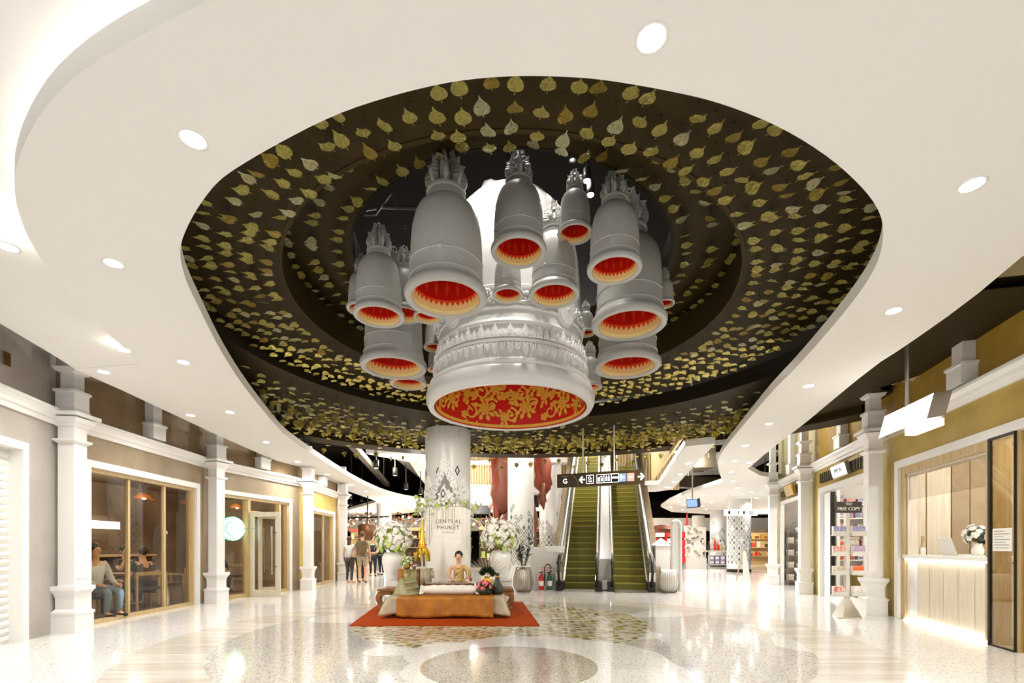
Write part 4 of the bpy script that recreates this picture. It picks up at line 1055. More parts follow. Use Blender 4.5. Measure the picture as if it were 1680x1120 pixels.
o = MB(Mr).box(x1 + .25, .25, 0, x1 + .33, 2.3, 3.2).build('wall_shop', 'paper'); struct(o, 'white right wall of the magazine shop')
o = MB(Mr).box(x0 - .3, .25, 2.85, x1 + .3, 2.3, 2.95).build('ceiling_shop', 'ceiling_white'); struct(o, 'white ceiling of the magazine shop')
lamp(mloc((x0 + x1) / 2, 1.1, 2.6), 26, (1, .97, .93))
bx = thing('low_cabinet', 'low ochre cabinet on the shop floor behind the leaflet stand', 'cabinet', mloc(x0 + .1, 1.2, 0))
MB(Mr).box(x0 - .2, .75, .02, x0 + .35, 1.9, .55).build('cabinet_body', 'ochre_plaster', bx); MB(Mr).box(x0 - .22, .72, .55, x0 + .37, 1.93, .6).build('cabinet_top', 'trim_white', bx)
pal = ['pack_red', 'pack_blue', 'pack_white', 'pack_orange', 'pack_pink', 'pack_cream']
words = {'pack_red': 'red', 'pack_blue': 'blue', 'pack_white': 'white', 'pack_orange': 'orange', 'pack_pink': 'pink', 'pack_cream': 'cream'}
ordn = ['lowest', 'second', 'third', 'fourth', 'topmost']
pos_w = ['leftmost', 'second', 'third', 'fourth', 'fifth', 'sixth', 'seventh', 'eighth', 'ninth']
sh = thing('wall_shelf_unit', 'white wall shelves along the side of the magazine shop', 'shelf', mloc(x0 - .1, 1.2, 0))
rg = random.Random(11)
for k, z in enumerate([.9, 1.25, 1.6, 1.95, 2.3]):
    MB(Mr).box(x0 - .25, .3, z, x0 + .08, 2.15, z + .03).build('shelf_board', 'trim_white', sh)
    y = .36; j = 0
    while y < 1.95:
        w = rg.uniform(.1, .2); h = rg.uniform(.12, .25); c = rg.choice(pal)
        t = thing('gift_box', f'{words[c]} gift package, {pos_w[j]} from the left on the {ordn[k]} shelf of the magazine shop', 'package', mloc(x0 - .05, y + w / 2, z + .031), group='gift packages on the shop shelves')
        MB(Mr).box(x0 - .18, y, z + .031, x0 + .03, y + w, z + .03 + h).build('package_box', c, t); MB(Mr).box(x0 + .03, y + .01, z + .05, x0 + .035, y + w - .01, z + .03 + h * .6).build('front_label', rg.choice(pal), t)
        y += w + rg.uniform(.03, .12); j += 1
for k, (yy, c) in enumerate([(.95, 'pack_red'), (1.25, 'pack_orange'), (1.6, 'pack_white')]):
    t = thing('gift_box', ['red gift box at the left end of the low ochre cabinet', 'orange gift box in the middle of the low ochre cabinet', 'white gift box at the right end of the low ochre cabinet'][k], 'package', mloc(x0 + .1, yy, .601))
    MB(Mr).box(x0 - .05, yy - .12, .601, x0 + .22, yy + .12, .82).build('package_box', c, t); MB(Mr).box(x0 + .22, yy - .1, .63, x0 + .225, yy + .1, .75).build('front_label', 'pack_cream', t)
# grille above door and small tilted shop signs
for (a, b, za, zb, lab, txt) in ((n2[0] + .1, n2[1] - .05, 2.86, 3.12, 'dark slatted vent above the magazine shop', 'MIRIPURI'), (n1[0] + .1, n1[1] - .1, 2.86, 3.08, 'dark slatted vent above the narrow rack', '')):
    t = thing('vent_grille', lab, 'vent', mloc((a + b) / 2, -.02, za))
    MB(Mr).box(a, -.02, za, b, -.002, zb).build('vent_back', 'dark_metal', t)
    k = int((b - a) / .14)
    for i in range(k): MB(Mr).box(a + .14 * i + .03, -.06, za + .02, a + .14 * i + .09, -.02, zb - .02).build('slat', 'void_metal', t)
    c = a + (b - a) * (.52 if txt else .5); w = .42
    t2 = thing('shop_sign', 'small tilted white name sign on the vent above the magazine shop' if txt else 'small tilted golden sign on the vent above the narrow rack', 'sign', mloc(c, -.15, za - .02))
    Mt = Mr @ Matrix.Translation((c, -.14, za + .1)) @ Matrix.Rotation(radians(14), 4, 'X')
    MB(Mt).box(-w, -.02, -.15, w, .06, .15).build('sign_frame', 'steel' if txt else 'gold', t2); MB(Mt).box(-w + .03, -.03, -.12, w - .03, -.02, .12).build('sign_panel', 'sign_white' if txt else 'oak', t2)
    if txt: text('IMPURI', .15, Mt @ Matrix.Translation((0, -.032, 0)) @ Matrix.Rotation(pi / 2, 4, 'X'), 'sign_black', t2)
# niche with narrow rack
x0, x1 = n1
o = MB(Mr).box(x0 - .2, 1.1, 0, x1 + .3, 1.2, 3.2).build('wall_niche', 'grey_plaster'); struct(o, 'grey back wall of the niche with the rack')
o = MB(Mr).box(x0 - .25, .06, 0, x0 - .15, 1.2, 3.2).build('wall_niche', 'grey_plaster'); struct(o, 'grey left side of the niche')
o = MB(Mr).box(x1 + .15, .06, 0, x1 + .25, 1.2, 3.2).build('wall_niche', 'grey_plaster'); struct(o, 'grey right side of the niche')
lamp(mloc((x0 + x1) / 2, .6, 2.9), 25, (1, .95, .88))
rk = thing('display_rack', 'narrow grey arched display rack inside the niche', 'rack', mloc(x0 + .1, .5, 0))
rx0, rx1, ry0, ry1 = x0 - .1, x0 + .18, .13, .78
for yy in (ry0, ry1):
    for xx in (rx0, rx1): MB(Mr).box(xx - .015, yy - .015, 0, xx + .015, yy + .015, 1.75 if yy == ry0 else 2.3).build('post', 'steel', rk)
for z in (.15, .55, .95, 1.35, 1.72): MB(Mr).box(rx0 - .02, ry0 - .03, z, rx1 + .02, ry1 + .03, z + .03).build('shelf_board', 'steel', rk)
m = MB(Mr); m.tube([(rx1, ry0 + (ry1 - ry0) * (1 - cos(a)), 1.75 + .55 * sin(a)) for a in [pi / 2 * i / 8 for i in range(9)]], .018, 6); m.build('arch_rail', 'steel', rk)
k = 0
for z, row in ((.181, 'bottom'), (.581, 'second'), (.981, 'third'), (1.381, 'fourth'), (1.751, 'top')):
    for j, pos in enumerate(('left', 'middle', 'right')):
        if row == 'top' and j == 0: continue
        yy = ry0 + .1 + .22 * j; kind = (k + j) % 3; k += 1
        t = thing('display_item', f'{["white box", "white round pot", "grey jar with sticks"][kind]} at the {pos} of the {row} rack shelf', ['box', 'pot', 'jar'][kind], mloc(x0 + .05, yy, z))
        if kind == 0: MB().box(-.08, -.08, 0, .08, .08, .18).build('body', 'pack_white', t, False, False); MB().box(-.085, -.085, .14, .085, .085, .18).build('lid', 'paper', t, False, False)
        elif kind == 1: MB().lathe([(.001, 0), (.06, 0), (.085, .07), (.07, .14), (.001, .14)], 12).build('body', 'ceramic', t, True, False); MB().lathe([(.072, .14), (.03, .17), (.001, .19)], 12).build('lid', 'steel', t, True, False)
        else:
            MB().lathe([(.001, 0), (.055, 0), (.055, .12), (.001, .12)], 12).build('body', 'pack_cream', t, True, False)
            for q in range(4): MB().tube([(0, 0, .11), (.06 * cos(q * 1.6), .06 * sin(q * 1.6), .28)], .006, 4).build('stick', 'oak', t, False, False)
# free copy leaflet stand
b = Vector((6.02, 8.55, 0))
t = thing('leaflet_stand', 'grey pyramid based leaflet stand with a black header board', 'stand', b)
MB().add([(-.17, -.15, 0), (.17, -.15, 0), (.17, .15, 0), (-.17, .15, 0), (-.03, -.03, .34), (.03, -.03, .34), (.03, .03, .34), (-.03, .03, .34)], [(3, 2, 1, 0), (4, 5, 6, 7), (0, 1, 5, 4), (1, 2, 6, 5), (2, 3, 7, 6), (3, 0, 4, 7)]).build('pyramid_base', 'steel', t, False, False)
MB().box(-.3, -.25, 0, .1, -.18, .012).build('foot_plate', 'steel', t, False, False)
MB().box(-.035, -.03, .3, .035, .03, 1.9).build('post', 'acrylic', t, False, False)
hb = MB().box(-.235, -.05, 1.86, .235, -.03, 2.06).build('header_board', 'sign_black', t, False, False)
text('FREE COPY', .082, Matrix.Translation(b) @ face_m((0, -.054, 1.93)), 'paper', hb); text('CENTRAL\nPHUKET', .03, Matrix.Translation(b) @ face_m((0, -.054, 2.02)), 'paper', hb)
for r_, z in enumerate((1.46, 1.1, .76, .38)):
    for c_, xx in enumerate((-.17, .17)):
        hol = MB().box(xx - .13, -.09, z - .012, xx + .13, .02, z).box(xx - .13, -.095, z, xx + .13, -.09, z + .07).build('holder', 'acrylic', t, False, False)
        n = 2 if r_ < 2 else 1
        for q in range(n):
            w = .105 if n == 2 else .2; xa = xx - .115 + q * .118
            col = [['pack_blue', 'pack_blue'], ['pack_red', 'pack_pink'], ['pack_cream', 'pack_orange'], ['pack_red', 'pack_white']][r_][c_]
            h = [.16, .17, .15, .17][r_]
            lf = thing('leaflet_stack', f'{words[col]} leaflets in the {["top", "second", "third", "bottom"][r_]} {["left", "right"][c_]} holder of the stand{["", ", inner pile"][q] if n == 2 else ""}', 'leaflets', b + Vector((xa + w / 2, -.05, z + .001)))
            MB().box(-w / 2, -.025, 0, w / 2, .03, h).build('sheets', 'paper', lf, False, False); MB().box(-w / 2, -.028, 0, w / 2, -.025, h).build('cover', col, lf, False, False)

# ================================================================= COLUMNS
def column(c, r, z1, label, base=False, diamonds=None, single=False, m='column_white'):
    t = thing('column', label, None, (c[0], c[1], 0), kind='structure')
    MB().cyl(c[0], c[1], .0, z1, r, 48).build('shaft', m, t, 40)
    if base: MB().cyl(c[0], c[1], 0, .16, r * 1.03, 40).build('base_band', 'dark_metal', t, 40)
    if diamonds:
        mm = MB()
        for a, z, h, w, full in diamonds:
            if single: mm = MB()
            f = lambda u, v, tt: ((r - .004 + tt) * cos(a + u / r) + c[0], (r - .004 + tt) * sin(a + u / r) + c[1], z + v)
            D = [(0, h), (w, 0), (0, -h), (-w, 0)]
            if full: mm.slab(D, f, .012)
            else:
                k = .62
                for i in range(4):
                    p, q = D[i], D[(i + 1) % 4]; mm.slab([p, q, (q[0] * k, q[1] * k), (p[0] * k, p[1] * k)], f, .012)
            if single: mm.build('diamond_inlay', 'sign_grey' if full else 'dark_metal', t)
        if not single: mm.build('diamond_inlays', 'diamond_grey', t, kind='stuff')
    return t
def dia(z0, z1, seed, dense=1, h=.115, w=.068, amin=-172, amax=-8, taper=True):
    rg = random.Random(seed); out = []; n = 7; k = 0; z = z0
    while z < z1:
        for i in range(n):
            a = radians(amin + (amax - amin) * (i + .5 * (k % 2)) / n)
            keep = dense * (1 if not taper else min(1, (z1 - z) / (z1 - z0) * 1.7 + .05))
            if rg.random() < keep: out.append((a, z, h, w, rg.random() < .2))
        z += h * 1.25; k += 1
    return out
MC = (-1.55, 11.5); MR = .545
mcd = [(radians(-90 + a), z, .12, .06, f) for a, z, f in ((31, 3.02, 0), (-16, 2.98, 0), (-64, 2.98, 1), (-66, 2.62, 1), (-4, 2.48, 0), (8, 2.28, 0), (6, 2.66, 1), (62, 2.5, 0))]
column(MC, MR, ZA, 'thick white column with lace gable and flowers behind the seated woman', diamonds=mcd, single=True)
column((.37, 19.8), MR, 7.2, 'white column with grey diamond inlays in front of the red statue', diamonds=dia(.6, 2.9, 2))
column((1.95, 24.2), .55, 7.2, 'white diamond column partly behind the left escalator', diamonds=dia(.6, 2.9, 3))
column((-7.0, 26), .4, 3.62, 'plain white column below the far left ceiling arm')
column((11.35, 23.8), .55, 3.62, 'nearest white diamond column on the right, black base band', True, dia(.5, 3.0, 4, .95, .11, .06, taper=False))
column((13.3, 30.6), .52, 3.62, 'middle white diamond column on the right, behind the nearest one', True, dia(.5, 3.0, 5, .6))
column((14.1, 36), .45, 3.62, 'farthest white diamond column on the right, beside the red booth', True, dia(.5, 2.8, 6, .45))

# lace gable on the main column
def on_col(u, v, t): a = radians(-89) + u / MR; return (MC[0] + (MR + .004 + t) * cos(a), MC[1] + (MR + .004 + t) * sin(a), v)
gt = thing('lace_gable', 'white lacy temple gable ornament on the thick column above the flowers', 'ornament', (MC[0], MC[1] - MR, 2.35))
Lh = [(0, 3.46), (-.05, 3.34), (-.035, 3.3), (-.1, 3.22), (-.075, 3.16), (-.14, 3.06), (-.11, 3.0), (-.19, 2.93), (-.16, 2.86), (-.25, 2.8), (-.22, 2.72), (-.31, 2.68), (-.29, 2.6), (-.36, 2.56), (-.37, 2.66), (-.43, 2.76), (-.45, 2.9), (-.5, 2.78), (-.54, 2.8), (-.56, 2.6), (-.62, 2.6), (-.6, 2.36)]
Li = [(-.2, 2.36), (-.24, 2.46), (-.16, 2.52), (-.17, 2.6), (-.1, 2.66), (-.1, 2.74), (-.04, 2.82), (0, 2.96)]
for sg, nm in ((1, 'gable_half'), (-1, 'gable_half')):
    P = [(sg * a, b) for a, b in Lh + Li]; m = MB()
    for (a, b), (c, d) in zip(P, P[1:]): pass
    # strips between outer and inner outline keep it thick and curved
    k = len(Lh); 
    for i in range(k - 1):
        t0, t1 = i / (k - 1), (i + 1) / (k - 1)
        def inn(t):
            x = t * (len(Li) - 1); j = min(int(x), len(Li) - 2); f = x - j; q, w = Li[::-1][j], Li[::-1][j + 1]; return (q[0] * (1 - f) + w[0] * f, q[1] * (1 - f) + w[1] * f)
        a, b, c, d = Lh[i], Lh[i + 1], inn(t1), inn(t0)
        m.slab([(sg * p[0], p[1]) for p in (a, b, c, d)], on_col, .045)
    m.build(nm, 'trim_white', gt)
MB().slab([(a, b) for a, b in Li] + [(-a, b) for a, b in Li[::-1][1:]], on_col, .006).build('grey_backing', 'sign_grey', gt)
rg = random.Random(8); m = MB()
for i in range(150):
    t = rg.random(); k = t * (len(Lh) - 1); j = min(int(k), len(Lh) - 2); f = k - j
    o_ = (Lh[j][0] * (1 - f) + Lh[j + 1][0] * f, Lh[j][1] * (1 - f) + Lh[j + 1][1] * f); x = t * (len(Li) - 1); jj = min(int(x), len(Li) - 2); g = x - jj; q, w = Li[::-1][jj], Li[::-1][jj + 1]
    i_ = (q[0] * (1 - g) + w[0] * g, q[1] * (1 - g) + w[1] * g); u = rg.uniform(.05, .95); sg = rg.choice((-1, 1))
    p = on_col(sg * (o_[0] * (1 - u) + i_[0] * u), o_[1] * (1 - u) + i_[1] * u, .045); m.ell(p, (.008, .006, .011), 5, 4)
m.build('lace_beads', 'diamond_grey', gt, kind='stuff')
# garland
def blossom_mesh():
    m = MB()
    for k in range(5):
        a = k * 1.2566; m.ell((.55 * cos(a), .55 * sin(a), .1), (.5, .5, .22), 6, 4)
    m.ell((0, 0, .22), (.35, .35, .25), 6, 4); return m
ga = thing('flower_garland', 'garland of white flowers and lime leaves around the thick column', 'flowers', (MC[0], MC[1] - .55, 2.2))
rg = random.Random(21); fm = None; lm = None
for k in range(130):
    a = radians(-90 + rg.uniform(-95, 95)); e = abs(a + pi / 2); z = 2.22 + .1 * cos(e * 4) + rg.gauss(0, .07) - .08 * (e > 1.1); r = MR + rg.uniform(.1, .22)
    p = Vector((MC[0] + r * cos(a), MC[1] + r * sin(a), z)); nrm = Vector((cos(a), sin(a), rg.uniform(-.3, .4))).normalized()
    MM = gm(ga).inverted() @ Matrix.Translation(p) @ nrm.to_track_quat('Z', 'Y').to_matrix().to_4x4() @ Matrix.Scale(rg.uniform(.028, .05), 4)
    if fm is None: o = blossom_mesh().build('blossom', 'petal_white', ga, True, False); fm = o.data
    else: o = link('blossom', fm, ga, world=False)
    o.matrix_basis = MM
LEAFP = [(-.5, 0), (-.35, .3), (-.05, .38), (.3, .2), (.6, 0), (.3, -.2), (-.05, -.38), (-.35, -.3)]
def leaf_small(m): return MB().add([(x, yy, .12 * abs(yy) - .15 * x * x) for x, yy in LEAFP] + [(-.2, 0, -.01), (.2, 0, -.01)], [(0, 1, 8), (1, 2, 8), (2, 9, 8), (2, 3, 9), (3, 4, 9), (4, 5, 9), (5, 6, 9), (6, 8, 9), (6, 7, 8), (7, 0, 8)])
for k in range(44):
    a = radians(-90 + rg.choice((-1, 1)) * rg.uniform(3, 95)); z = 2.22 + rg.gauss(0, .1); r = MR + rg.uniform(.12, .24)
    MM = gm(ga).inverted() @ Matrix.Translation((MC[0] + r * cos(a), MC[1] + r * sin(a), z)) @ Matrix.Rotation(a + rg.uniform(-.7, .7), 4, 'Z') @ Matrix.Rotation(rg.uniform(.2, 1.3), 4, 'Y') @ Matrix.Rotation(rg.uniform(-1, 1), 4, 'X') @ Matrix.Scale(rg.uniform(.1, .17), 4)
    if lm is None: o = leaf_small(0).build('leaf', 'leaf_lime', ga, True, False); lm = o.data
    else: o = link('leaf', lm, ga, world=False)
    o.matrix_basis = MM
st = MB()
for k in range(46):
    q = rg.uniform(-.56, .66); e = abs(q - .05) / .6; L = .12 + 1.15 * e ** 1.7 + rg.uniform(0, .25)
    x, yy = MC[0] + q, 10.78 + (.2 if abs(q - .05) > .52 else 0); st.tube([(x, yy, 2.15), (x, yy, 2.15 - L)], .0045, 4)
    zz = 2.1
    while zz > 2.15 - L: st.ell((x, yy, zz), (.008, .008, .012), 5, 4); zz -= .08
st.build('string_curtain', 'petal_white', ga, kind='stuff')
for sg in (-1, 1):
    v = thing('hanging_vine', ['', 'thin green vine hanging down the right edge of the thick column', 'thin green vine hanging down the left edge of the thick column'][sg], 'plant', (MC[0] + sg * .57, MC[1] - .2, 1.1))
    MB().tube([(MC[0] + sg * (.57 + .02 * sin(q * 1.7)), MC[1] - .22, 2.2 - q * .12) for q in range(10)], .006, 4).build('stem', 'leaf_green', v)
    for q in range(16):
        o = link('leaf', lm, v, world=False); o.data = lm
        o.matrix_basis = gm(v).inverted() @ Matrix.Translation((MC[0] + sg * .57 + rg.uniform(-.06, .06), MC[1] - .26, 2.15 - q * .07)) @ Matrix.Rotation(rg.uniform(-3, 0), 4, 'Z') @ Matrix.Rotation(rg.uniform(.5, 1.4), 4, 'Y') @ Matrix.Scale(rg.uniform(.05, .09), 4)
# backdrop board with the name
bd = thing('backdrop_board', 'white arched backdrop board with grey lettering behind the woman', 'sign', (-1.45, 10.82, .43))
P = [(-.47, 0), (.47, 0), (.47, 1.66)] + [(.47 * cos(a), 1.66 + .08 * sin(a)) for a in [pi * i / 12 for i in range(1, 12)]] + [(-.47, 1.66)]
MB().slab(P, lambda u, v, t: (-1.45 + u, 10.82 + t, .43 + v), .03).build('board', 'paper', bd)
for sg in (-1, 1): MB().box(-1.45 + sg * .48 - .012, 10.8, .43, -1.45 + sg * .48 + .012, 10.86, 2.09).build('edge_strip', 'trim_white', bd)
for off, mm_ in ((.0, 'diamond_grey'),):
    text('CENTRAL', .125, face_m((-1.45, 10.812, 1.83)), mm_, bd, .004, sx=1.15); text('PHUKET', .125, face_m((-1.45, 10.812, 1.69)), mm_, bd, .004, sx=1.15)
    text('FLORESTA', .05, face_m((-1.45, 10.812, 1.585)), 'steel', bd, .003, sx=1.3)

# ================================================================= PEOPLE
def skin_mesh(name, J, E, m, parent=None, root=0, sub=1, tags=None, smooth=True, extra=None):
    """J: list of (pos, (rx, ry)); E: edges; grown with a skin modifier and kept as one mesh"""
    me = bpy.data.meshes.new(name); me.from_pydata([tuple(p) for p, _ in J], E, [])
    o = bpy.data.objects.new(name, me); COL.objects.link(o)
    sk = o.modifiers.new('skin', 'SKIN'); sk.use_smooth_shade = True; sk.branch_smoothing = .4
    if not me.skin_vertices: me.attributes  # layer is made by the modifier
    lay = me.skin_vertices[0].data if len(me.skin_vertices) else None
    for i, (p, r) in enumerate(J):
        lay[i].radius = r if isinstance(r, tuple) else (r, r); lay[i].use_root = (i == root)
    s2 = o.modifiers.new('sub', 'SUBSURF'); s2.levels = sub; s2.render_levels = sub
    dg = bpy.context.evaluated_depsgraph_get(); nm = bpy.data.meshes.new_from_object(o.evaluated_get(dg))
    bpy.data.objects.remove(o)
    nm.materials.clear(); nm.materials.append(MATS[m])
    if extra: extra(nm)
    nm.polygons.foreach_set('use_smooth', [True] * len(nm.polygons))
    oo = bpy.data.objects.new(name, nm); COL.objects.link(oo)
    if parent is not None: oo.parent = parent
    return oo
BASE = dict(pelvis=(0, 0, .53), spine=(0, 0, .62), chest=(0, .005, .735), neck=(0, .005, .83), jaw=(0, -.008, .875), head=(0, -.008, .925), top=(0, 0, .972),
    shL=(.098, .005, .80), elL=(.13, .02, .635), wrL=(.14, -.02, .49), haL=(.14, -.03, .455), shR=(-.098, .005, .80), elR=(-.13, .02, .635), wrR=(-.14, -.02, .49), haR=(-.14, -.03, .455),
    hipL=(.05, 0, .50), knL=(.055, -.01, .285), anL=(.055, .01, .045), toL=(.06, -.085, .018), hipR=(-.05, 0, .50), knR=(-.055, -.01, .285), anR=(-.055, .01, .045), toR=(-.06, -.085, .018))
RAD = dict(pelvis=(.082, .058), spine=(.066, .05), chest=(.08, .056), neck=(.03, .03), jaw=(.036, .04), head=(.046, .056), top=(.03, .036), sh=.036, el=.025, wr=.017, ha=(.02, .011), hip=.052, kn=.033, an=.021, to=(.022, .014))
def rad(k, kk=1.0):
    r = RAD.get(k) or RAD[k[:-1]]
    return tuple(x * kk for x in r) if isinstance(r, tuple) else (r * kk, r * kk)
BONES = [('pelvis', 'spine'), ('spine', 'chest'), ('chest', 'neck'), ('neck', 'jaw'), ('jaw', 'head'), ('head', 'top')] + [(a + s, b + s) for s in 'LR' for a, b in (('sh', 'el'), ('el', 'wr'), ('wr', 'ha'), ('hip', 'kn'), ('kn', 'an'), ('an', 'to'))] + [('chest', 'shL'), ('chest', 'shR'), ('pelvis', 'hipL'), ('pelvis', 'hipR')]
def person(label, loc, rz, h, pose={}, top='shirt_white', bottom='khaki', sleeves=.5, legs=1.0, hair='hair', long_hair=0, skin='skin', shoes='black', fingers=True, group=None, slim=1.0, bald=False, name='person', cat='person', clothes=True):
    B = {**BASE, **pose}
    t = thing(name, label, cat, loc, rz, h, group)
    ks = list(B); J = [(B[k], rad(k, slim if k not in ('head', 'top', 'jaw') else 1)) for k in ks]; E = [(ks.index(a), ks.index(b)) for a, b in BONES]
    if fingers:
        for s in 'LR':
            wv, hv = Vector(B['wr' + s]), Vector(B['ha' + s]); d = (hv - wv).normalized(); side = d.cross(Vector((0, 1, 0)) if abs(d.y) < .8 else Vector((0, 0, 1))).normalized()
            curl = d.cross(side)
            for k, (o_, L) in enumerate(((-.014, .04), (-.005, .048), (.004, .046), (.013, .036), (.024, .03))):
                i = len(J); b0 = hv + side * o_ * .8 + (d * .008 if k < 4 else d * -.012)
                J += [(b0, (.006, .005)), (b0 + d * L * .55 + side * o_ * .25 + curl * .006, (.0052, .0045)), (b0 + d * L + side * o_ * .3 + curl * .018, (.004, .0035))]
                E += [(ks.index('ha' + s), i), (i, i + 1), (i + 1, i + 2)]
    skin_mesh('body', J, E, skin, t, ks.index('pelvis'))
    # face
    hd, jw = Vector(B['head']), Vector(B['jaw']); up = (Vector(B['top']) - jw).normalized(); fw = Vector((0, -1, 0)); fw = (fw - up * fw.dot(up)).normalized(); rt = up.cross(fw)
    def fp(x, f, u): return hd + rt * x + fw * f + up * u
    for s in (-1, 1):
        MB().ell(fp(s * .019, .052, .0), (.0075, .004, .004), 6, 4).build('eye', 'black', t, True, False)
        MB().ell(fp(s * .048, -.004, -.006), (.006, .012, .016), 6, 4).build('ear', skin, t, True, False)
    MB().ell(fp(0, .058, -.016), (.007, .011, .014), 6, 5).build('nose', skin, t, True, False)
    MB().ell(fp(0, .052, -.034), (.016, .006, .0055), 8, 4).build('mouth', 'lips', t, True, False)
    if not bald:
        m = MB(); m.ell(hd + up * .022 - fw * .024, (.054, .060, .054), 12, 8)
        if long_hair: m.ell(hd - fw * .034 - up * long_hair * .5, (.048, .03, .04 + long_hair * .5), 10, 7)
        m.build('hair', hair, t, True, False)
    if clothes:
        kk = 1.16
        def sub(keys, bones, nm, mm, kk=kk, trim={}):
            jj = []; idx = {}
            for k in keys: idx[k] = len(jj); jj.append((trim.get(k, B[k]), rad(k, kk * slim * (1.14 if k in ('chest', 'spine', 'hipL', 'hipR', 'collar') else 1))))
            skin_mesh(nm, jj, [(idx[a], idx[b]) for a, b in bones], mm, t, 0)
        if top:
            tr = {}
            for s in 'LR':
                if sleeves <= .6: tr['el' + s] = tuple(Vector(B['sh' + s]).lerp(Vector(B['el' + s]), max(.35, sleeves * 1.4)))
            keys = ['pelvis', 'spine', 'chest', 'shL', 'elL', 'shR', 'elR']; bones = [('pelvis', 'spine'), ('spine', 'chest'), ('chest', 'shL'), ('shL', 'elL'), ('chest', 'shR'), ('shR', 'elR')]
            if sleeves > .8: keys += ['wrL', 'wrR']; bones += [('elL', 'wrL'), ('elR', 'wrR')]
            tr['pelvis'] = tuple(Vector(B['pelvis']).lerp(Vector(B['spine']), -.12))
            tr['neckb'] = 0
            B['collar'] = tuple(Vector(B['chest']).lerp(Vector(B['neck']), .5)); RAD['collar'] = (.05, .04); keys.append('collar'); bones.append(('chest', 'collar'))
            sub(keys, bones, 'shirt', top, 1.22, tr)
        if bottom:
            tr = {}
            keys = ['pelvis', 'hipL', 'knL', 'hipR', 'knR']; bones = [('pelvis', 'hipL'), ('hipL', 'knL'), ('pelvis', 'hipR'), ('hipR', 'knR')]
            if legs >= 1: keys += ['anL', 'anR']; bones += [('knL', 'anL'), ('knR', 'anR')]
            sub(keys, bones, 'trousers', bottom, 1.19, tr)
        for s in 'LR':
            a, b = Vector(B['an' + s]), Vector(B['to' + s]); m = MB(); c = a.lerp(b, .55); m.ell((c.x, c.y, max(.02, c.z - .008)), (.026, .062, .02), 8, 6); m.build('shoe', shoes, t, True, False)
    return t
SIT = dict(pelvis=(0, 0, .26), spine=(0, .01, .35), chest=(0, .0, .465), neck=(0, -.005, .56), jaw=(0, -.018, .605), head=(0, -.018, .655), top=(0, -.01, .702), shL=(.098, 0, .53), shR=(-.098, 0, .53),
    elL=(.13, -.04, .37), elR=(-.13, -.04, .37), wrL=(.09, -.15, .32), wrR=(-.09, -.15, .32), haL=(.08, -.185, .32), haR=(-.08, -.185, .32), hipL=(.05, -.02, .25), hipR=(-.05, -.02, .25),
    knL=(.06, -.24, .26), knR=(-.06, -.24, .26), anL=(.06, -.22, .045), anR=(-.06, -.22, .045), toL=(.06, -.31, .018), toR=(-.06, -.31, .018))
# standing group at the left
fy = 13.1
# couple and companions
person('long haired woman in white top and grey trousers standing by the far left pilaster', (-5.67, 16.6, .0), radians(165), 1.63, dict(elR=(-.16, -.06, .66), wrR=(-.12, -.19, .6), haR=(-.1, -.22, .59)), 'shirt_white', 'trouser_grey', .3, 1, 'hair_brown', .13, slim=.95, shoes='skin')
person('tall man in printed shirt and khaki shorts with a backpack, seen from behind', (-5.22, 16.6, .0), radians(190), 1.8, dict(elL=(.16, -.05, .66), wrL=(.1, -.16, .6), haL=(.08, -.19, .59)), 'shirt_print', 'khaki', .5, .5, 'hair_brown', shoes='black')
m = MB(); m.box(-.17, -.1, 0, .17, .1, .48); bp_ = m.build('backpack', 'backpack', label='camouflage backpack worn by the man in khaki shorts', cat='bag'); bp_.location = (-5.19, 16.42, 1.0); bp_.rotation_euler = (0, 0, radians(10))
mod = bp_.modifiers.new('bevel', 'BEVEL'); mod.width = .06; mod.segments = 3
MB().box(-.12, -.16, .05, .12, -.1, .25).build('pocket', 'backpack', bp_, False, False)
for s in (-1, 1): MB().tube([(s * .11, .08, .44), (s * .11, .22, .47), (s * .12, .3, .3), (s * .12, .1, .08)], .018, 6).build('strap', 'dark_metal', bp_, False, False)
person('short person in dark clothes between the couple, mostly hidden', (-5.55, 17.4, .0), radians(180), 1.6, {}, 'petal_red', 'navy', .5, 1, 'hair_brown', .1)
person('person in dark navy clothes farther back, hands together', (-6.0, 20.5, .0), radians(20), 1.68, dict(wrL=(.03, -.14, .6), haL=(.0, -.16, .6), elL=(.13, -.05, .62), wrR=(-.03, -.14, .58), haR=(0, -.16, .58), elR=(-.13, -.05, .62)), 'navy', 'navy', .5, 1)
person('person in black half hidden behind the left flower vase', (-5.85, 21.3, .0), radians(-30), 1.65, {}, 'black', 'navy', .9, 1)
# seated musician
ws = 1.6
wp = dict(SIT); wp.update(pelvis=(0, 0, .045), spine=(0, .01, .12), chest=(0, .0, .212), neck=(.0, -.005, .302), jaw=(0, -.018, .346), head=(0, -.018, .396), top=(0, -.01, .443), shL=(.098, 0, .272), shR=(-.098, 0, .272), elL=(.135, -.03, .145), elR=(-.13, -.03, .145),
    wrL=(.11, -.15, .115), haL=(.10, -.18, .118), wrR=(-.06, -.15, .105), haR=(-.04, -.18, .105), hipL=(.05, -.01, .045), hipR=(-.05, -.01, .045), knL=(.15, -.12, .05), knR=(-.15, -.12, .05), anL=(.02, -.15, .028), anR=(-.02, -.11, .028), toL=(-.05, -.16, .02), toR=(.05, -.13, .02))
wloc = (-1.1, 9.83, .425)
mus = person('smiling woman in a gold one-shoulder silk dress seated behind the string instrument', wloc, 0, ws, wp, None, None, hair='hair', shoes='skin', slim=.88, clothes=False)
skin_mesh('dress', [((0, .0, .05), (.09, .07)), ((0, .01, .12), (.068, .052)), ((0, .0, .192), (.074, .058)), ((0, .0, .232), (.07, .05))], [(0, 1), (1, 2), (2, 3)], 'gold_silk', mus)
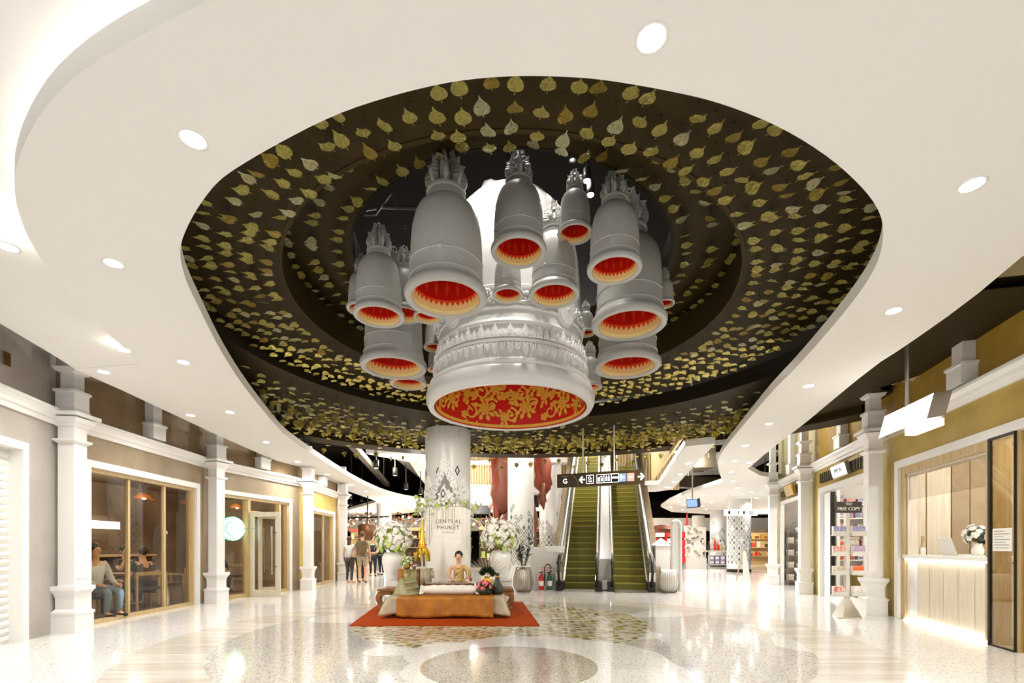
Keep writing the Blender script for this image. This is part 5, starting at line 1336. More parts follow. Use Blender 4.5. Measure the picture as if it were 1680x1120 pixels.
skin_mesh('shoulder_sash', [((-.05, -.02, .16), (.03, .03)), ((.01, -.02, .208), (.04, .036)), ((.07, .0, .272), (.036, .036)), ((.122, -.01, .2), (.034, .036)), ((.136, -.03, .125), (.03, .034))], [(0, 1), (1, 2), (2, 3), (3, 4)], 'gold_silk', mus)
skin_mesh('skirt', [((0, .0, .05), (.1, .08)), ((.13, -.1, .045), (.05, .04)), ((-.13, -.1, .045), (.05, .04)), ((0, -.14, .035), (.05, .03))], [(0, 1), (0, 2), (0, 3)], 'gold_silk', mus)
m = MB().ell((0, .055, .41), (.035, .03, .035), 8, 6).build('hair_bun', 'hair', mus, True, False)
for s in (-1, 1): MB().ell((s * .062, -.0, .395), (.014, .01, .014), 6, 5).build('hair_flower', 'petal_white', mus, True, False)
MB().tube([(.05 * cos(a), -.005 - .05 * sin(a), (.272) - .03 * sin(a)) for a in [pi * i / 8 for i in range(9)]], .006, 6).build('necklace', 'gold', mus, True, False)
t = thing('red_flower_band', 'small red cloth cuff hanging at the woman\'s left hand', 'cloth', (-.83, 9.52, .56))
MB().ell((0, 0, .045), (.032, .025, .045), 8, 6).build('cloth_fold', 'petal_red', t, True, False)
# cafe customers
def wood_chair(label, loc, rz, group=None):
    t = thing('wooden_armchair', label, 'chair', loc, rz, 1, group)
    MB().box(-.26, -.25, .4, .26, .25, .45).build('seat', 'trouser_grey', t, False, False)
    MB().bar((-.27, .24, .72), (.27, .24, .72), .04, .07).build('backrest', 'oak', t, False, False)
    for sx in (-1, 1):
        MB().bar((sx * .28, -.24, 0), (sx * .27, -.22, .62), .035, .045).build('leg', 'oak', t, False, False); MB().bar((sx * .28, .26, 0), (sx * .27, .24, .74), .035, .045).build('leg', 'oak', t, False, False)
        MB().bar((sx * .27, -.26, .63), (sx * .27, .26, .66), .05, .03).build('armrest', 'oak', t, False, False)
    return t
wood_chair('pale wooden armchair under the man in blue jeans behind the first window', (-7.3, 8.3, .013), radians(80))
wood_chair('pale wooden armchair under the person in grey behind the middle pane', (-7.33, 9.45, .013), radians(-110))
wood_chair('empty pale wooden armchair behind the third window pane', (-7.65, 10.5, .013), radians(150))
wood_chair('wooden chair with curved back left of the cafe door', (-7.5, 11.55, .013), radians(90))
wood_chair('wooden chair inside the cafe, seen through the open door', (-7.8, 13.4, .013), radians(40))
def cafe_table(label, loc):
    t = thing('cafe_table', label, 'table', loc)
    MB().lathe([(.001, .7), (.4, .7), (.4, .74), (.001, .74)], 24).build('table_top', 'brown_wood', t, False, False); MB().cyl(0, 0, .02, .7, .03, 10).build('pedestal', 'dark_metal', t, False, False); MB().lathe([(.001, .0), (.25, .0), (.22, .03), (.001, .03)], 18).build('foot', 'dark_metal', t, False, False)
cafe_table('small round cafe table with a white cup behind the first window pane', (-7.72, 8.95, .013))
cafe_table('round cafe table behind the third window pane', (-8.4, 10.6, .013)); cafe_table('round cafe table behind the cafe door', (-8.2, 12.6, .013))
t = thing('coffee_cup', 'white coffee cup on the small cafe table', 'cup', (-7.55, 8.85, .754))
MB().lathe([(.001, 0), (.035, 0), (.05, .09), (.045, .09), (.03, .01)], 12).build('cup', 'ceramic', t, True, False); MB().lathe([(.001, 0), (.08, .004), (.08, .01)], 12).build('saucer', 'ceramic', t, True, False)
person('man in white shirt and blue jeans, back to us, in the first window', (-7.3, 8.3, .03), radians(80), 1.78, SIT, 'shirt_white', 'denim', .95, 1)
person('man leaning on his hand behind the first window pane', (-8.1, 9.95, .03), radians(60), 1.74, {**SIT, 'wrR': (-.03, -.12, .58), 'haR': (-.02, -.1, .6), 'elR': (-.1, -.14, .42)}, 'shirt_grey', 'navy', .5, 1)
wood_chair('wooden chair under the man leaning on his hand', (-8.1, 9.95, .013), radians(60))
person('person in grey tee seen from behind in the middle window pane', (-7.33, 9.45, .03), radians(-110), 1.7, SIT, 'shirt_grey', 'navy', .5, 1)
person('person in a striped sweater seated beyond the open cafe door', (-8.25, 13.3, .03), radians(60), 1.7, SIT, 'stripe', 'navy', .95, 1)
wood_chair('wooden chair under the striped sweater person', (-8.25, 13.3, .013), radians(60))

# ================================================================= MUSIC DISPLAY
rug = MB().prism([(-2.57, 7.5), (.44, 7.5), (.24, 10.75), (-2.95, 10.75)], .002, .014).build('carpet', 'orange_rug', label='orange red carpet under the music display', cat='carpet')
# big low daybed with curled legs
X0, X1, Y0, Y1, ZT = -2.68, .0, 9.45, 10.75, .42
db = thing('daybed', 'big low brown wooden daybed with curled legs behind the cloth covered bench', 'daybed', ((X0 + X1) / 2, (Y0 + Y1) / 2, .014))
MB().box(X0, Y0, ZT - .05, X1, Y1, ZT).build('bed_top', 'teak', db); MB().box(X0 + .06, Y0 + .05, ZT - .13, X1 - .06, Y1 - .05, ZT - .05).build('apron', 'teak', db)
for x, sx in ((X0 + .05, -1), (X1 - .05, 1)):
    for yy in (Y0 + .1, Y1 - .1):
        o_ = [(.0, .37), (.06, .34), (.095, .27), (.09, .18), (.055, .10), (.03, .05), (.06, .03), (.06, .014), (-.05, .014), (-.045, .06), (-.01, .13), (.005, .2), (-.015, .26), (-.08, .295), (-.22, .31), (-.22, .37)]
        lg = MB().slab([(sx * u, v) for u, v in o_], lambda u, v, t, x=x, yy=yy: (x + u, yy - .07 + t, v), .14).build('curled_leg', 'teak', db)
        bv = lg.modifiers.new('round', 'BEVEL'); bv.width = .018; bv.segments = 2
# front bench with cloths
bx0, bx1, by0, by1, bz = -2.15, -.18, 8.28, 8.95, .37
bn = thing('bench', 'low front bench draped with grey silk under orange silk', 'table', ((bx0 + bx1) / 2, 8.6, .014))
MB().box(bx0, by0, bz - .05, bx1, by1, bz).build('bench_top', 'brown_wood', bn)
for x in (bx0 + .08, bx1 - .08):
    for yy in (by0 + .08, by1 - .08): MB().tube([(x, yy, .32), (x, yy, .1), (x + .02 * (1 if x > -1 else -1), yy - .02, .014)], [.045, .035, .05], 8).build('leg', 'brown_wood', bn)
def drape(name, label, m, x0, x1, y0, y1, zt, drop, side=0, amp=.012, seed=0, flare=.1):
    rg = random.Random(seed); ph = [rg.uniform(0, 6) for _ in range(6)]; nx, nz = 44, 8; M_ = MB(); V = []; F = []
    def wob(u, v): return amp * v * (sin(u * 9 + ph[0]) + .7 * sin(u * 23 + ph[1]) + .5 * sin(u * 41 + v * 5 + ph[2]))
    rows = [(y1, 0)] + [(y0 - .004, 0)] + [(y0, -k / nz) for k in range(1, nz + 1)]
    for yy, v in rows:
        for i in range(nx + 1):
            u = i / nx; x = x0 + (x1 - x0) * u; d = -v
            cr = max(0, abs(u - .5) * 2 - .86) / .14 * (1 if side else 0)
            V.append((x + (u - .5) * 2 * cr * flare * d * 1.0, yy - (.012 + .03 * d + wob(u * 6, d)) * (1 if v or yy == y0 - .004 else 0) - cr * flare * .5 * d, zt + v * (drop + .015 * sin(u * 8 + ph[3]) + .03 * cr * side) ))
    for j in range(len(rows) - 1):
        for i in range(nx): a = j * (nx + 1) + i; F.append((a, a + nx + 1, a + nx + 2, a + 1))
    M_.add(V, F)
    if side:
        for sx, x in ((-1, x0), (1, x1)):
            V = []; F = []
            for q in range(9):
                t = q / 8; yy = y0 + (y1 - y0) * t; fl = flare * (1 - t * .55)
                for k in range(5):
                    d = k / 4; V.append((x + sx * (.012 + fl * d * (.95 + .05 * sin(t * 14 + ph[4]))), yy - (flare * .5 * d * (1 - t) ** 2 if q == 0 else 0), zt - d * (drop + .03 * side * (1 - t)) ))
            for q in range(8):
                for k in range(4): a = q * 5 + k; F.append((a, a + 1, a + 6, a + 5))
            M_.add(V, F)
    o = M_.build(name, m, label=label, cat='cloth')
    o.data.polygons.foreach_set('use_smooth', [True] * len(o.data.polygons))
    sd = o.modifiers.new('thick', 'SOLIDIFY'); sd.thickness = .006
    return o
drape('silk_cloth', 'grey silk cloth flaring at the corners of the front bench', 'grey_silk', bx0 - .03, bx1 + .03, by0 - .02, by1, bz + .006, .27, 1, .008, 2, .13)
drape('silk_runner', 'orange silk cloth hanging down the front of the bench', 'orange_silk', -1.99, -.32, by0 - .075, by1 - .03, bz + .014, .335, 0, .011, 5)
# triangular cushion
tc = thing('triangle_cushion', 'green triangular cushion at the left end of the front bench', 'cushion', (-1.9, 8.62, bz + .018), radians(-28))
P = [(-.19, 0), (.19, 0), (.02, .31), (-.02, .31)]
MB().slab(P, lambda u, v, t: (u, -.17 + t, v), .36).build('cushion_body', 'green_silk', tc, False, False)
MB().slab([(-.12, .02), (.12, .02), (0, .2)], lambda u, v, t: (u, -.176 + t, v), .006).build('end_patch', 'grey_silk', tc, False, False)
for k in range(3): MB().tube([(.19 - .055 * k, -.17, .02 + .1 * k), (.19 - .055 * k, .19, .02 + .1 * k)], .022, 8).build('side_roll', 'green_silk', tc, True, False)
# white bolster
bo = MB(); V = []; F = []; nu, nv = 18, 20
for j in range(nv + 1):
    t = j / nv; x = -.5 + t; r = .085 * (1 - .45 * abs(2 * t - 1) ** 6); 
    for i in range(nu): a = 2 * pi * i / nu; V.append((x * (1 + .02 * cos(a)), r * 1.15 * cos(a), r * sin(a) * (1 + .06 * sin(t * 37)) + .085))
for j in range(nv):
    for i in range(nu): a = j * nu + i; F.append((a, a + nu, j * nu + nu + (i + 1) % nu, j * nu + (i + 1) % nu))
F += [list(range(nu)), [nv * nu + i for i in range(nu)][::-1]]
o = bo.add(V, F).build('bolster_pillow', 'white_cloth', None, True, label='long white pillow lying on the front bench', cat='pillow'); o.location = (-1.13, 8.62, bz + .02)
for s in (-1, 1): MB().add([(s * .47, -.06, .02), (s * .54, -.08, .01), (s * .54, .08, .17), (s * .47, .06, .15)], [(0, 1, 2, 3)]).build('pillow_corner', 'white_cloth', o, False, False)
# string instrument on its stand
kh = thing('hammered_dulcimer', 'brown trapezoid string instrument with a pale top before the woman', 'instrument', (-1.25, 9.62, ZT + .001))
def trap(w0, w1, d, z0, z1, y0=9.5): return MB().prism([(-1.25 - w0, y0), (-1.25 + w0, y0), (-1.25 + w1, y0 + d), (-1.25 - w1, y0 + d)], z0, z1)
trap(.5, .38, .2, ZT + .03, ZT + .105).build('sound_box', 'brown_wood', kh); trap(.46, .35, .18, ZT + .105, ZT + .112, 9.51).build('top_board', 'paper', kh); trap(.44, .34, .16, ZT + .001, ZT + .03, 9.52).build('stand', 'brown_wood', kh)
for k in range(7): MB().tube([(-1.66 + .02 * k, 9.525 + .022 * k, ZT + .118), (-.84 - .02 * k, 9.525 + .022 * k, ZT + .118)], .0025, 4).build('string', 'steel', kh)
for s in (-1, 1): MB().box(-1.25 + s * .2 - .01, 9.52, ZT + .112, -1.25 + s * .2 + .01, 9.67, ZT + .124).build('bridge', 'brown_wood', kh)
MB().box(-.86, 9.49, ZT + .03, -.79, 9.56, ZT + .11).build('end_block', 'teak', kh)
for s in (0, 1):
    t = thing('beater_stick', ['thin beater held over the left half of the instrument', 'thin beater held over the middle of the instrument'][s], 'stick', (-1.2 + .1 * s, 9.6, ZT + .135)); MB().tube([(-1.28 + .08 * s, 9.53, ZT + .13), (-1.14 + .1 * s, 9.66, ZT + .17)], .006, 5).build('shaft', 'paper', t); MB().ell((-1.28 + .08 * s, 9.53, ZT + .13), .012, 6, 4).build('tip', 'black', t)
t = thing('side_bolster', 'grey green round bolster cushion right of the instrument', 'cushion', (-.55, 9.66, ZT + .001))
MB().tube([(-.72, 9.7, ZT + .06), (-.5, 9.66, ZT + .06), (-.34, 9.62, ZT + .06)], [.055, .06, .055], 12).build('cushion_body', 'grey_silk', t, True); MB().ell((-.33, 9.62, ZT + .06), (.02, .045, .045), 8, 6).build('end_button', 'brown_wood', t)
# covered side table with pagoda
t = thing('covered_table', 'tall table wrapped in brocade, brown and grey cloths, left of the woman', 'table', (-1.98, 9.9, .43))
tx0, tx1, ty0, ty1, tz = -2.28, -1.68, 9.62, 10.15, .80
MB().box(tx0 + .03, ty0 + .03, ZT + .01, tx1 - .03, ty1 - .03, tz - .02).build('table_body', 'brown_wood', t)
def fold(name, m, a, b, y, zt, zb, k, par):
    mm = MB(); n = 14; V = []
    for i in range(n + 1):
        u = i / n; x = a + (b - a) * u
        for z, w in ((zt, .3), ((zt + zb) / 2, .7), (zb, 1)): V.append((x, y - .02 * w * (1 + sin(u * k)), z))
    F = [(3 * i + j, 3 * i + 3 + j, 3 * i + 4 + j, 3 * i + 1 + j) for i in range(n) for j in range(2)]
    o = mm.add(V, F).build(name, m, par, True); s = o.modifiers.new('thick', 'SOLIDIFY'); s.thickness = .012; return o
MB().box(tx0, ty0, tz - .02, tx1, ty1, tz).build('table_top', 'brown_wood', t)
fold('orange_drape', 'orange_silk', tx0 - .02, tx0 + .09, ty0, tz, ZT + .05, 5, t); fold('brocade_drape', 'brocade', tx0 + .09, tx0 + .36, ty0 - .012, tz, ZT + .02, 6, t)
fold('brown_drape', 'brown_wood', tx0 + .36, tx1 - .06, ty0 - .005, tz, ZT + .02, 9, t); fold('grey_drape', 'grey_silk', tx1 - .16, tx1 + .02, ty0 - .03, tz, ZT + .05, 12, t); fold('silver_drape', 'grey_silk', tx1 - .02, tx1 + .1, ty0 + .03, tz - .02, ZT + .2, 3, t)
t = thing('gold_pagoda_tray', 'gilded tiered pagoda tray on a slender stand on the covered table', 'ornament', (-1.86, 9.85, tz + .001))
MB().lathe([(.001, 0), (.07, 0), (.06, .02), (.02, .03), (.018, .26), (.06, .28), (.1, .3), (.001, .3)], 14).build('stand', 'oak_pale', t, 40, False)
MB().lathe([(.1, .3), (.11, .34), (.1, .4), (.085, .42), (.09, .46), (.07, .56), (.055, .6), (.05, .68), (.035, .76), (.03, .82), (.015, .9), (.008, 1.02), (.001, 1.04)], 12).build('tiered_spire', 'gold', t, 40, False)
for k in range(8): a = k * pi / 4; MB().tube([(.1 * cos(a), .1 * sin(a), .42), (.15 * cos(a), .15 * sin(a), .32), (.155 * cos(a), .155 * sin(a), .15)], [.02, .022, .012], 6).build('tassel', 'yellow', t, True, False)
for k in range(10): a = k * pi / 5; MB().ell((.085 * cos(a), .085 * sin(a), .5), .012, 5, 4).build('garnet', 'petal_red', t, True, False)
bouquet.h = .16
bouquet('flower_bowl', 'small bowl of red and green leaves on the covered table left end', (-2.16, 9.78, tz + .001), .12, 16, 'leaf_green', lambda t: MB().lathe([(.001, 0), (.05, 0), (.09, .08), (.08, .08)], 12).build('bowl', 'gold', t, True, False), mpet='petal_white', bsz=.03, seed=9, nl=12, lsz=.1)
t = thing('offering_dish', 'dish of pink and red petals beside the gold pagoda', 'bowl', (-2.0, 9.72, tz + .001))
MB().lathe([(.001, 0), (.04, 0), (.03, .03), (.08, .06), (.075, .065), (.001, .05)], 14).build('dish', 'steel', t, True, False)
for k in range(14): MB().ell((.045 * cos(k * 2.4), .045 * sin(k * 2.4), .065 + .003 * k), (.022, .022, .014), 6, 4).build('petal', ['petal_pink', 'petal_red', 'petal_white'][k % 3], t, True, False)
# lotus basket and feathered flowers on the bench right end
bouquet.h = .14
lb = bouquet('lotus_basket', 'dark basket of pink lotus flowers at the right end of the front bench', (-.5, 8.62, bz + .02), .13, 9, 'leaf_dark', lambda t: MB().lathe([(.001, 0), (.11, 0), (.15, .07), (.14, .09), (.001, .06)], 14).build('basket', 'leaf_dark', t, True, False), mpet='petal_pink', bsz=.055, seed=12, nl=16, lsz=.15)
t = thing('green_bottle', 'tall dark green bottle behind the pink lotus flowers', 'bottle', (-.27, 8.78, bz + .02))
MB().lathe([(.001, 0), (.1, 0), (.12, .06), (.1, .14), (.045, .22), (.035, .36), (.042, .38), (.001, .38)], 18).build('bottle_body', 'leaf_dark', t, True, False); MB().lathe([(.036, .3), (.04, .3), (.04, .33), (.036, .33)], 14).build('neck_band', 'gold', t, True, False)
t = thing('feather_vase', 'gold vase with dark leaves and a fan of pale sticks right of the woman', 'vase', (-.52, 9.2, .43)); t.location = (-.50, 9.62, ZT + .001)
MB().lathe([(.001, 0), (.06, 0), (.045, .05), (.1, .1), (.11, .15), (.05, .2), (.07, .23)], 16).build('vase', 'gold', t, True, False)
for k in range(12): a = radians(-62 + 124 * k / 11); MB().bar((.04 * sin(a), 0, .28), (.42 * sin(a), -.02 * (k % 3), .26 + .36 * cos(a)), .014, .006).build('pale_stick', 'grey_silk', t, False, False)
for k in range(22):
    a = radians(-75 + 150 * k / 21); o = leaf_small(0).build('leaf', 'leaf_dark', t, True, False); o.matrix_basis = Matrix.Translation((.12 * sin(a) , -.04 + .03 * (k % 3), .24 + .14 * cos(a))) @ Matrix.Rotation(pi / 2 - a, 4, 'Y').inverted() @ Matrix.Rotation(k, 4, 'X') @ Matrix.Scale(.13, 4)
t = thing('lime_bowl', 'small bowl of lime green fruit left of the lotus basket', 'bowl', (-.66, 9.1, 0)); t.location = (-.66, 8.8, bz + .02)
MB().lathe([(.001, 0), (.05, 0), (.09, .06), (.08, .06)], 12).build('bowl', 'gold', t, True, False)
for k in range(6): MB().ell((.04 * cos(k), .04 * sin(k), .075), .032, 8, 6).build('fruit', 'leaf_lime', t, True, False)
# big flower vases
def big_vase(t):
    MB().lathe([(.001, 0), (.13, 0), (.15, .04), (.2, .2), (.24, .38), (.235, .5), (.19, .58), (.17, .6)], 28).build('vase', 'ceramic', t, True, False)
    MB().lathe([(.001, .03), (.06, .02), (.10, -.0)], 18).build('medallion', 'ceramic', t, True, False).matrix_basis = Matrix.Translation((0, -.2, .3)) @ Matrix.Rotation(pi / 2, 4, 'X') @ Matrix.Diagonal((1, 1.5, 1, 1))
bouquet.h = .88
bouquet('flower_arrangement', 'large round white flower arrangement in a white vase, right of the woman', (-.24, 10.25, ZT + .16), .42, 190, 'leaf_lime', big_vase, bsz=.062, seed=31, nl=26, lsz=.18)
MB().box(-.52, 10.0, ZT + .001, .0, 10.5, ZT + .12).box(-.56, 9.96, ZT + .12, .0, 10.54, ZT + .16).build('vase_plinth', 'trim_white', label='white plinth under the right flower vase', cat='plinth')
bouquet('flower_arrangement', 'large white and green flower arrangement in a white vase, left of the gold pagoda', (-2.56, 10.25, ZT + .12), .4, 150, 'leaf_lime', big_vase, bsz=.058, seed=32, nl=44, lsz=.18)
MB().box(-2.66, 10.0, ZT + .001, -2.3, 10.5, ZT + .12).build('vase_plinth', 'trim_white', label='white plinth under the left flower vase', cat='plinth')
for sg, (vx, vy) in ((1, (-.24, 10.25)), (-1, (-2.56, 10.25))):
    t = thing('arched_twigs', ['', 'pale arched twigs rising from the right flower arrangement', 'pale arched twigs rising from the left flower arrangement'][sg], 'twigs', (vx, vy, 1.4))
    for k in range(6):
        a = radians(-40 + 16 * k); MB().tube([(vx + .3 * sin(a), vy, 1.55), (vx + .42 * sin(a), vy, 1.8), (vx + .5 * sin(a), vy, 1.92 - .02 * k)], .007, 4).build('twig', 'paper', t)
    MB().tube([(vx - sg * .25, vy, 1.5), (vx - sg * .45, vy, 1.78), (vx - sg * .7, vy, 1.9), (vx - sg * .85, vy, 1.88)], .009, 5).build('twig', 'paper', t)
    for k in range(8):
        zz = 1.2 - .1 * k; MB().ell((vx - sg * .24 + .03 * sin(k * 2), vy - .3, zz), (.02, .02, .03), 6, 4).build('trailing_bud', ['petal_white', 'leaf_green'][k % 2], t)
# wire planters
def planter(loc, label, h, plant):
    t = thing('wire_planter', label, 'planter', loc); pr = [(.17, 0), (.24, .08), (.285, .22), (.27, .38), (.22, .6), (.185, h)]
    MB().lathe([(.001, .03)] + [(r - .025, z + .02) for r, z in pr[:-1]] + [(.165, h - .02), (.001, h - .03)], 24).build('inner_pot', 'steel' if plant else 'paper', t, True, False)
    for k in range(28):
        a = 2 * pi * k / 28; MB().tube([(r * cos(a + .04 * sin(z * 9 + k)), r * sin(a + .04 * sin(z * 9 + k)), z) for r, z in pr], .007, 4).build('wire', 'steel', t, True, False)
    for r, z in (pr[0], pr[-1]): MB().tube([(r * cos(a), r * sin(a), z) for a in [2 * pi * i / 24 for i in range(25)]], .012, 5).build('ring', 'steel' if z < .1 else 'paper', t, True, False)
    if plant:
        rg = random.Random(5)
        for k in range(8):
            a = rg.uniform(0, 6.28); q = rg.uniform(.05, .2); H_ = rg.uniform(.35, .75); p0 = Vector((.05 * cos(a), .05 * sin(a), h - .03)); p1 = Vector((q * cos(a), q * sin(a), h + H_ * .6)); p2 = Vector((q * 1.5 * cos(a), q * 1.5 * sin(a), h + H_))
            MB().tube([p0, p1, p2], [.012, .009, .005], 5).build('stem', 'leaf_dark', t, True, False)
            for j in range(8):
                b = p0.lerp(p1, .5).lerp(p2, (j + 1) / 8); o = link('leaf', planter.lf, t, world=False)
                o.matrix_basis = Matrix.Translation(b) @ Matrix.Rotation(a + j * 2.4, 4, 'Z') @ Matrix.Rotation(-.5, 4, 'Y') @ Matrix.Translation((.09, 0, 0)) @ Matrix.Scale(.19, 4) @ Matrix.Diagonal((1, .55, 1, 1))
    return t
_l = leaf_small(0); planter.lf = bpy.data.meshes.new('plant_leaf'); planter.lf.from_pydata(_l.V, [], _l.F); planter.lf.materials.append(MATS['leaf_dark'])
planter((.31, 13.1, .001), 'grey wire planter with a dark leaved plant left of the escalators', .72, True)
planter((4.32, 13.1, .001), 'empty pale wire planter right of the escalators', .58, False)
# extinguishers
for k, (x, c) in enumerate(((.83, 'red'), (1.07, 'green'))):
    t = thing('fire_extinguisher', ['red fire extinguisher beside the left escalator', 'green fire extinguisher with a black hose beside the left escalator'][k], 'extinguisher', (x, 13.5, .03))
    MB().lathe([(.001, 0), (.075, 0), (.08, .02), (.08, .34), (.06, .4), (.025, .43), (.025, .47), (.001, .48)], 18).build('cylinder', c, t, 40, False)
    MB().lathe([(.0815, .12), (.0815, .26)], 18, a0=pi + .4, a1=2 * pi - .4).build('label_sticker', 'paper', t, False, False); MB().bar((-.06, 0, .49), (.07, -.02, .52), .025, .03).build('handle', 'black', t, False, False)
    MB().tube([(.03, -.02, .46), (.11, -.04, .42), (.1, -.05, .25), (.09, -.06, .12)], .012, 6).build('hose', 'black', t, True, False)
    MB().box(-.1, -.1, -.03, .1, .1, 0).build('stand_plate', 'steel', t, False, False)
t = thing('hose_hook', 'black curved hose loop between the two extinguishers', 'hose', (.95, 13.55, .2))
MB().tube([(.93, 13.55, .2), (.93, 13.55, .62)] + [(1.02 - .09 * cos(a), 13.55, .64 + .12 * sin(a)) for a in [pi * i / 8 for i in range(9)]] + [(1.1, 13.55, .55), (1.02, 13.55, .46)], .016, 6).build('hose', 'black', t)
t = thing('notice_plate', 'small pink printed notice behind the extinguishers', 'sign', (.98, 13.74, .48)); MB().box(.78, 13.73, .48, 1.2, 13.75, .72).build('plate', 'paper', t); 
mm = MB()
for k in range(4): mm.box(.82, 13.725, .52 + .045 * k, 1.16, 13.73, .535 + .045 * k)
mm.build('print_lines', 'petal_pink', t, kind='stuff')
# white stair-side walls and loop barrier
o = MB().prism([(.55, 13.8), (1.35, 13.8), (1.6, 15.2), (.75, 15.2)], 0, 1.25).build('stair_wall', 'trim_white', cat='wall', label='white low wall with a moulded top left of the escalators')
m = MB(); m.box(1.0, 13.68, 1.1, 1.5, 13.8, 1.2); m.box(.98, 13.66, 1.2, 1.52, 13.82, 1.28); m.build('rail', 'trim_white', o)
MB().add([(.35, 13.9, 0), (.6, 13.8, 0), (.62, 13.8, 1.32), (.55, 13.85, 1.32)], [(0, 1, 2, 3)]).build('slanted_end', 'trim_white', o)
o = MB().prism([(4.2, 13.9), (4.62, 13.9), (4.75, 15.2), (4.3, 15.2)], 0, 1.3).build('newel_post', 'trim_white', cat='post', label='white newel post with a pointed cap right of the escalators'); MB().add([(4.17, 13.87, 1.3), (4.65, 13.87, 1.3), (4.65, 14.3, 1.3), (4.17, 14.3, 1.3), (4.41, 14.08, 1.52)], [(0, 1, 4), (1, 2, 4), (2, 3, 4), (3, 0, 4), (3, 2, 1, 0)]).build('pointed_cap', 'trim_white', o)
t = thing('security_gate', 'tall narrow silver loop gate standing right of the escalators', 'gate', (4.6, 13.3, 0))
MB().tube([(4.5, 13.35, 0), (4.5, 13.35, 1.85)] + [(4.61 - .11 * cos(a), 13.35, 1.87 + .11 * sin(a)) for a in [pi * i / 10 for i in range(11)]] + [(4.72, 13.35, 1.85), (4.72, 13.35, 0)], .05, 10).build('loop_frame', 'column_white', t, 60); MB().box(4.55, 13.33, .05, 4.67, 13.37, 1.85).build('inner_panel', 'trim_white', t)

# ================================================================= ESCALATORS
E0 = Vector((2.70, 13.85, 0)); EY = radians(-11)
ME = Matrix.Translation(E0) @ Matrix.Rotation(EY, 4, 'Z')
RISE, RUN, NS = .2, .31, 28
step_me = None
for side, (a, b, nm) in enumerate(((-1.17, -.27, 'left escalator with green steps rising to the upper floor'), (.27, 1.17, 'right escalator with green steps rising to the upper floor'))):
    es = thing('escalator', nm, 'escalator', E0 + Vector(((a + b) / 2, 0, 0)))
    for k in range(NS):
        s = .1 + RUN * k; z = .02 + RISE * k
        o = MB(ME).box(a, s, z - .05 if k else .002, b, s + RUN + .06, z + RISE - .02).build('step', 'step_green', es)
        MB(ME).box(a, s - .012, z + RISE - .05, b, s + .03, z + RISE - .018).build('step_nosing', 'step_edge', es)
    MB(ME).box(a, -.9, .001, b, .1, .015).build('comb_plate', 'steel', es)
    grv = MB(ME)
    for q in range(18): grv.box(a + .03 + q * .048, -.8, .015, a + .05 + q * .048, -.05, .019)
    grv.build('comb_teeth', 'sign_grey', es, kind='stuff')
    sl = RISE / RUN; top = .1 + RUN * NS; zt = RISE * NS
    for x, sx in ((a, -1), (b, 1)):
        prof = [(-.35, .12), (-.62, .3), (-.72, .55), (-.66, .78), (-.45, .93), (-.1, 1.0), (.25, 1.12), (top, zt + 1.0), (top, zt - .1), (.35, .05)]
        wd = .17 if (side == 0) == (sx < 0) else .07
        MB(ME).slab(prof, lambda u, v, t, x=x, sx=sx: (x + sx * (.02 + t), u, v), wd).build('balustrade', 'chrome', es)
        MB(ME).slab([(.0, .0), (.2, .02), (top, zt + .05), (top, zt + .3), (.1, .3), (-.3, .2), (-.4, 0)], lambda u, v, t, x=x, sx=sx: (x + sx * (.0 + t), u, v), .02).build('skirt_panel', 'steel', es)
        rail = [(-.35, .08), (-.66, .28), (-.77, .55), (-.7, .82), (-.47, .98), (-.1, 1.05), (.25, 1.17), (top, zt + 1.05)]
        hr = MB(ME).tube([(x + sx * (.02 + wd / 2), u, v) for u, v in rail[4:]], .04, 8).build('handrail', 'steel', es, True)
        MB(ME).tube([(x + sx * (.02 + wd / 2), u, v) for u, v in rail[:6]], .043, 8).build('newel_rubber', 'rubber', hr, True)
        MB(ME).slab([(.2, .86), (top, zt + .75), (top, zt + .81), (.2, .92)], lambda u, v, t, x=x, sx=sx, wd=wd: (x + sx * (.02 + wd + t), u, v), .05 if (side == 0) == (sx < 0) else .03).build('deck_strip', 'chrome', es)
        MB(ME).box(x + (.0 if sx > 0 else -.2), -.5, .001, x + (.2 if sx > 0 else -.0), .25, .26).build('newel_base', 'dark_metal', es)
    xo = a - .2 if side == 0 else b + .2; sx = -1 if side == 0 else 1
    MB(ME).slab([(-.15, .0), (.25, .62), (top, zt + .7), (top, zt - 1.2), (1.9, 0)], lambda u, v, t, xo=xo, sx=sx: (xo + sx * (.03 + t), u, v), .2).build('stone_cladding', 'brown_stone', es)
    MB(ME).slab([(.1, .9), (top, zt + .8), (top, zt - .1), (.5, .0), (.1, .0)], lambda u, v, t, xo=xo, sx=sx: (xo + sx * (-.03 + t), u, v), .06).build('side_panel', 'steel', es)
md = MB(ME).slab([(.1, .4), (.3, .9), (.1 + RUN * NS, RISE * NS + .78), (.1 + RUN * NS, RISE * NS - .2), (.6, .0), (.1, .0)], lambda u, v, t: (-.165 + t, u, v), .33).build('centre_deck', 'column_white', cat='deck', label='white sloping deck between the two escalators')
MB(ME).box(-.12, -.2, .02, .12, .1, .3).build('control_box', 'steel', md)
o = MB(ME).box(-3.5, 9.1, 5.4, 3.6, 9.35, 5.75).build('floor_upper', 'trim_white'); struct(o, 'edge of the upper floor at the escalator head')
o = MB(ME).box(-8, 9.35, 5.55, 8, 16, 5.65).build('floor_upper', 'trim_white'); struct(o, 'upper floor behind the escalators')
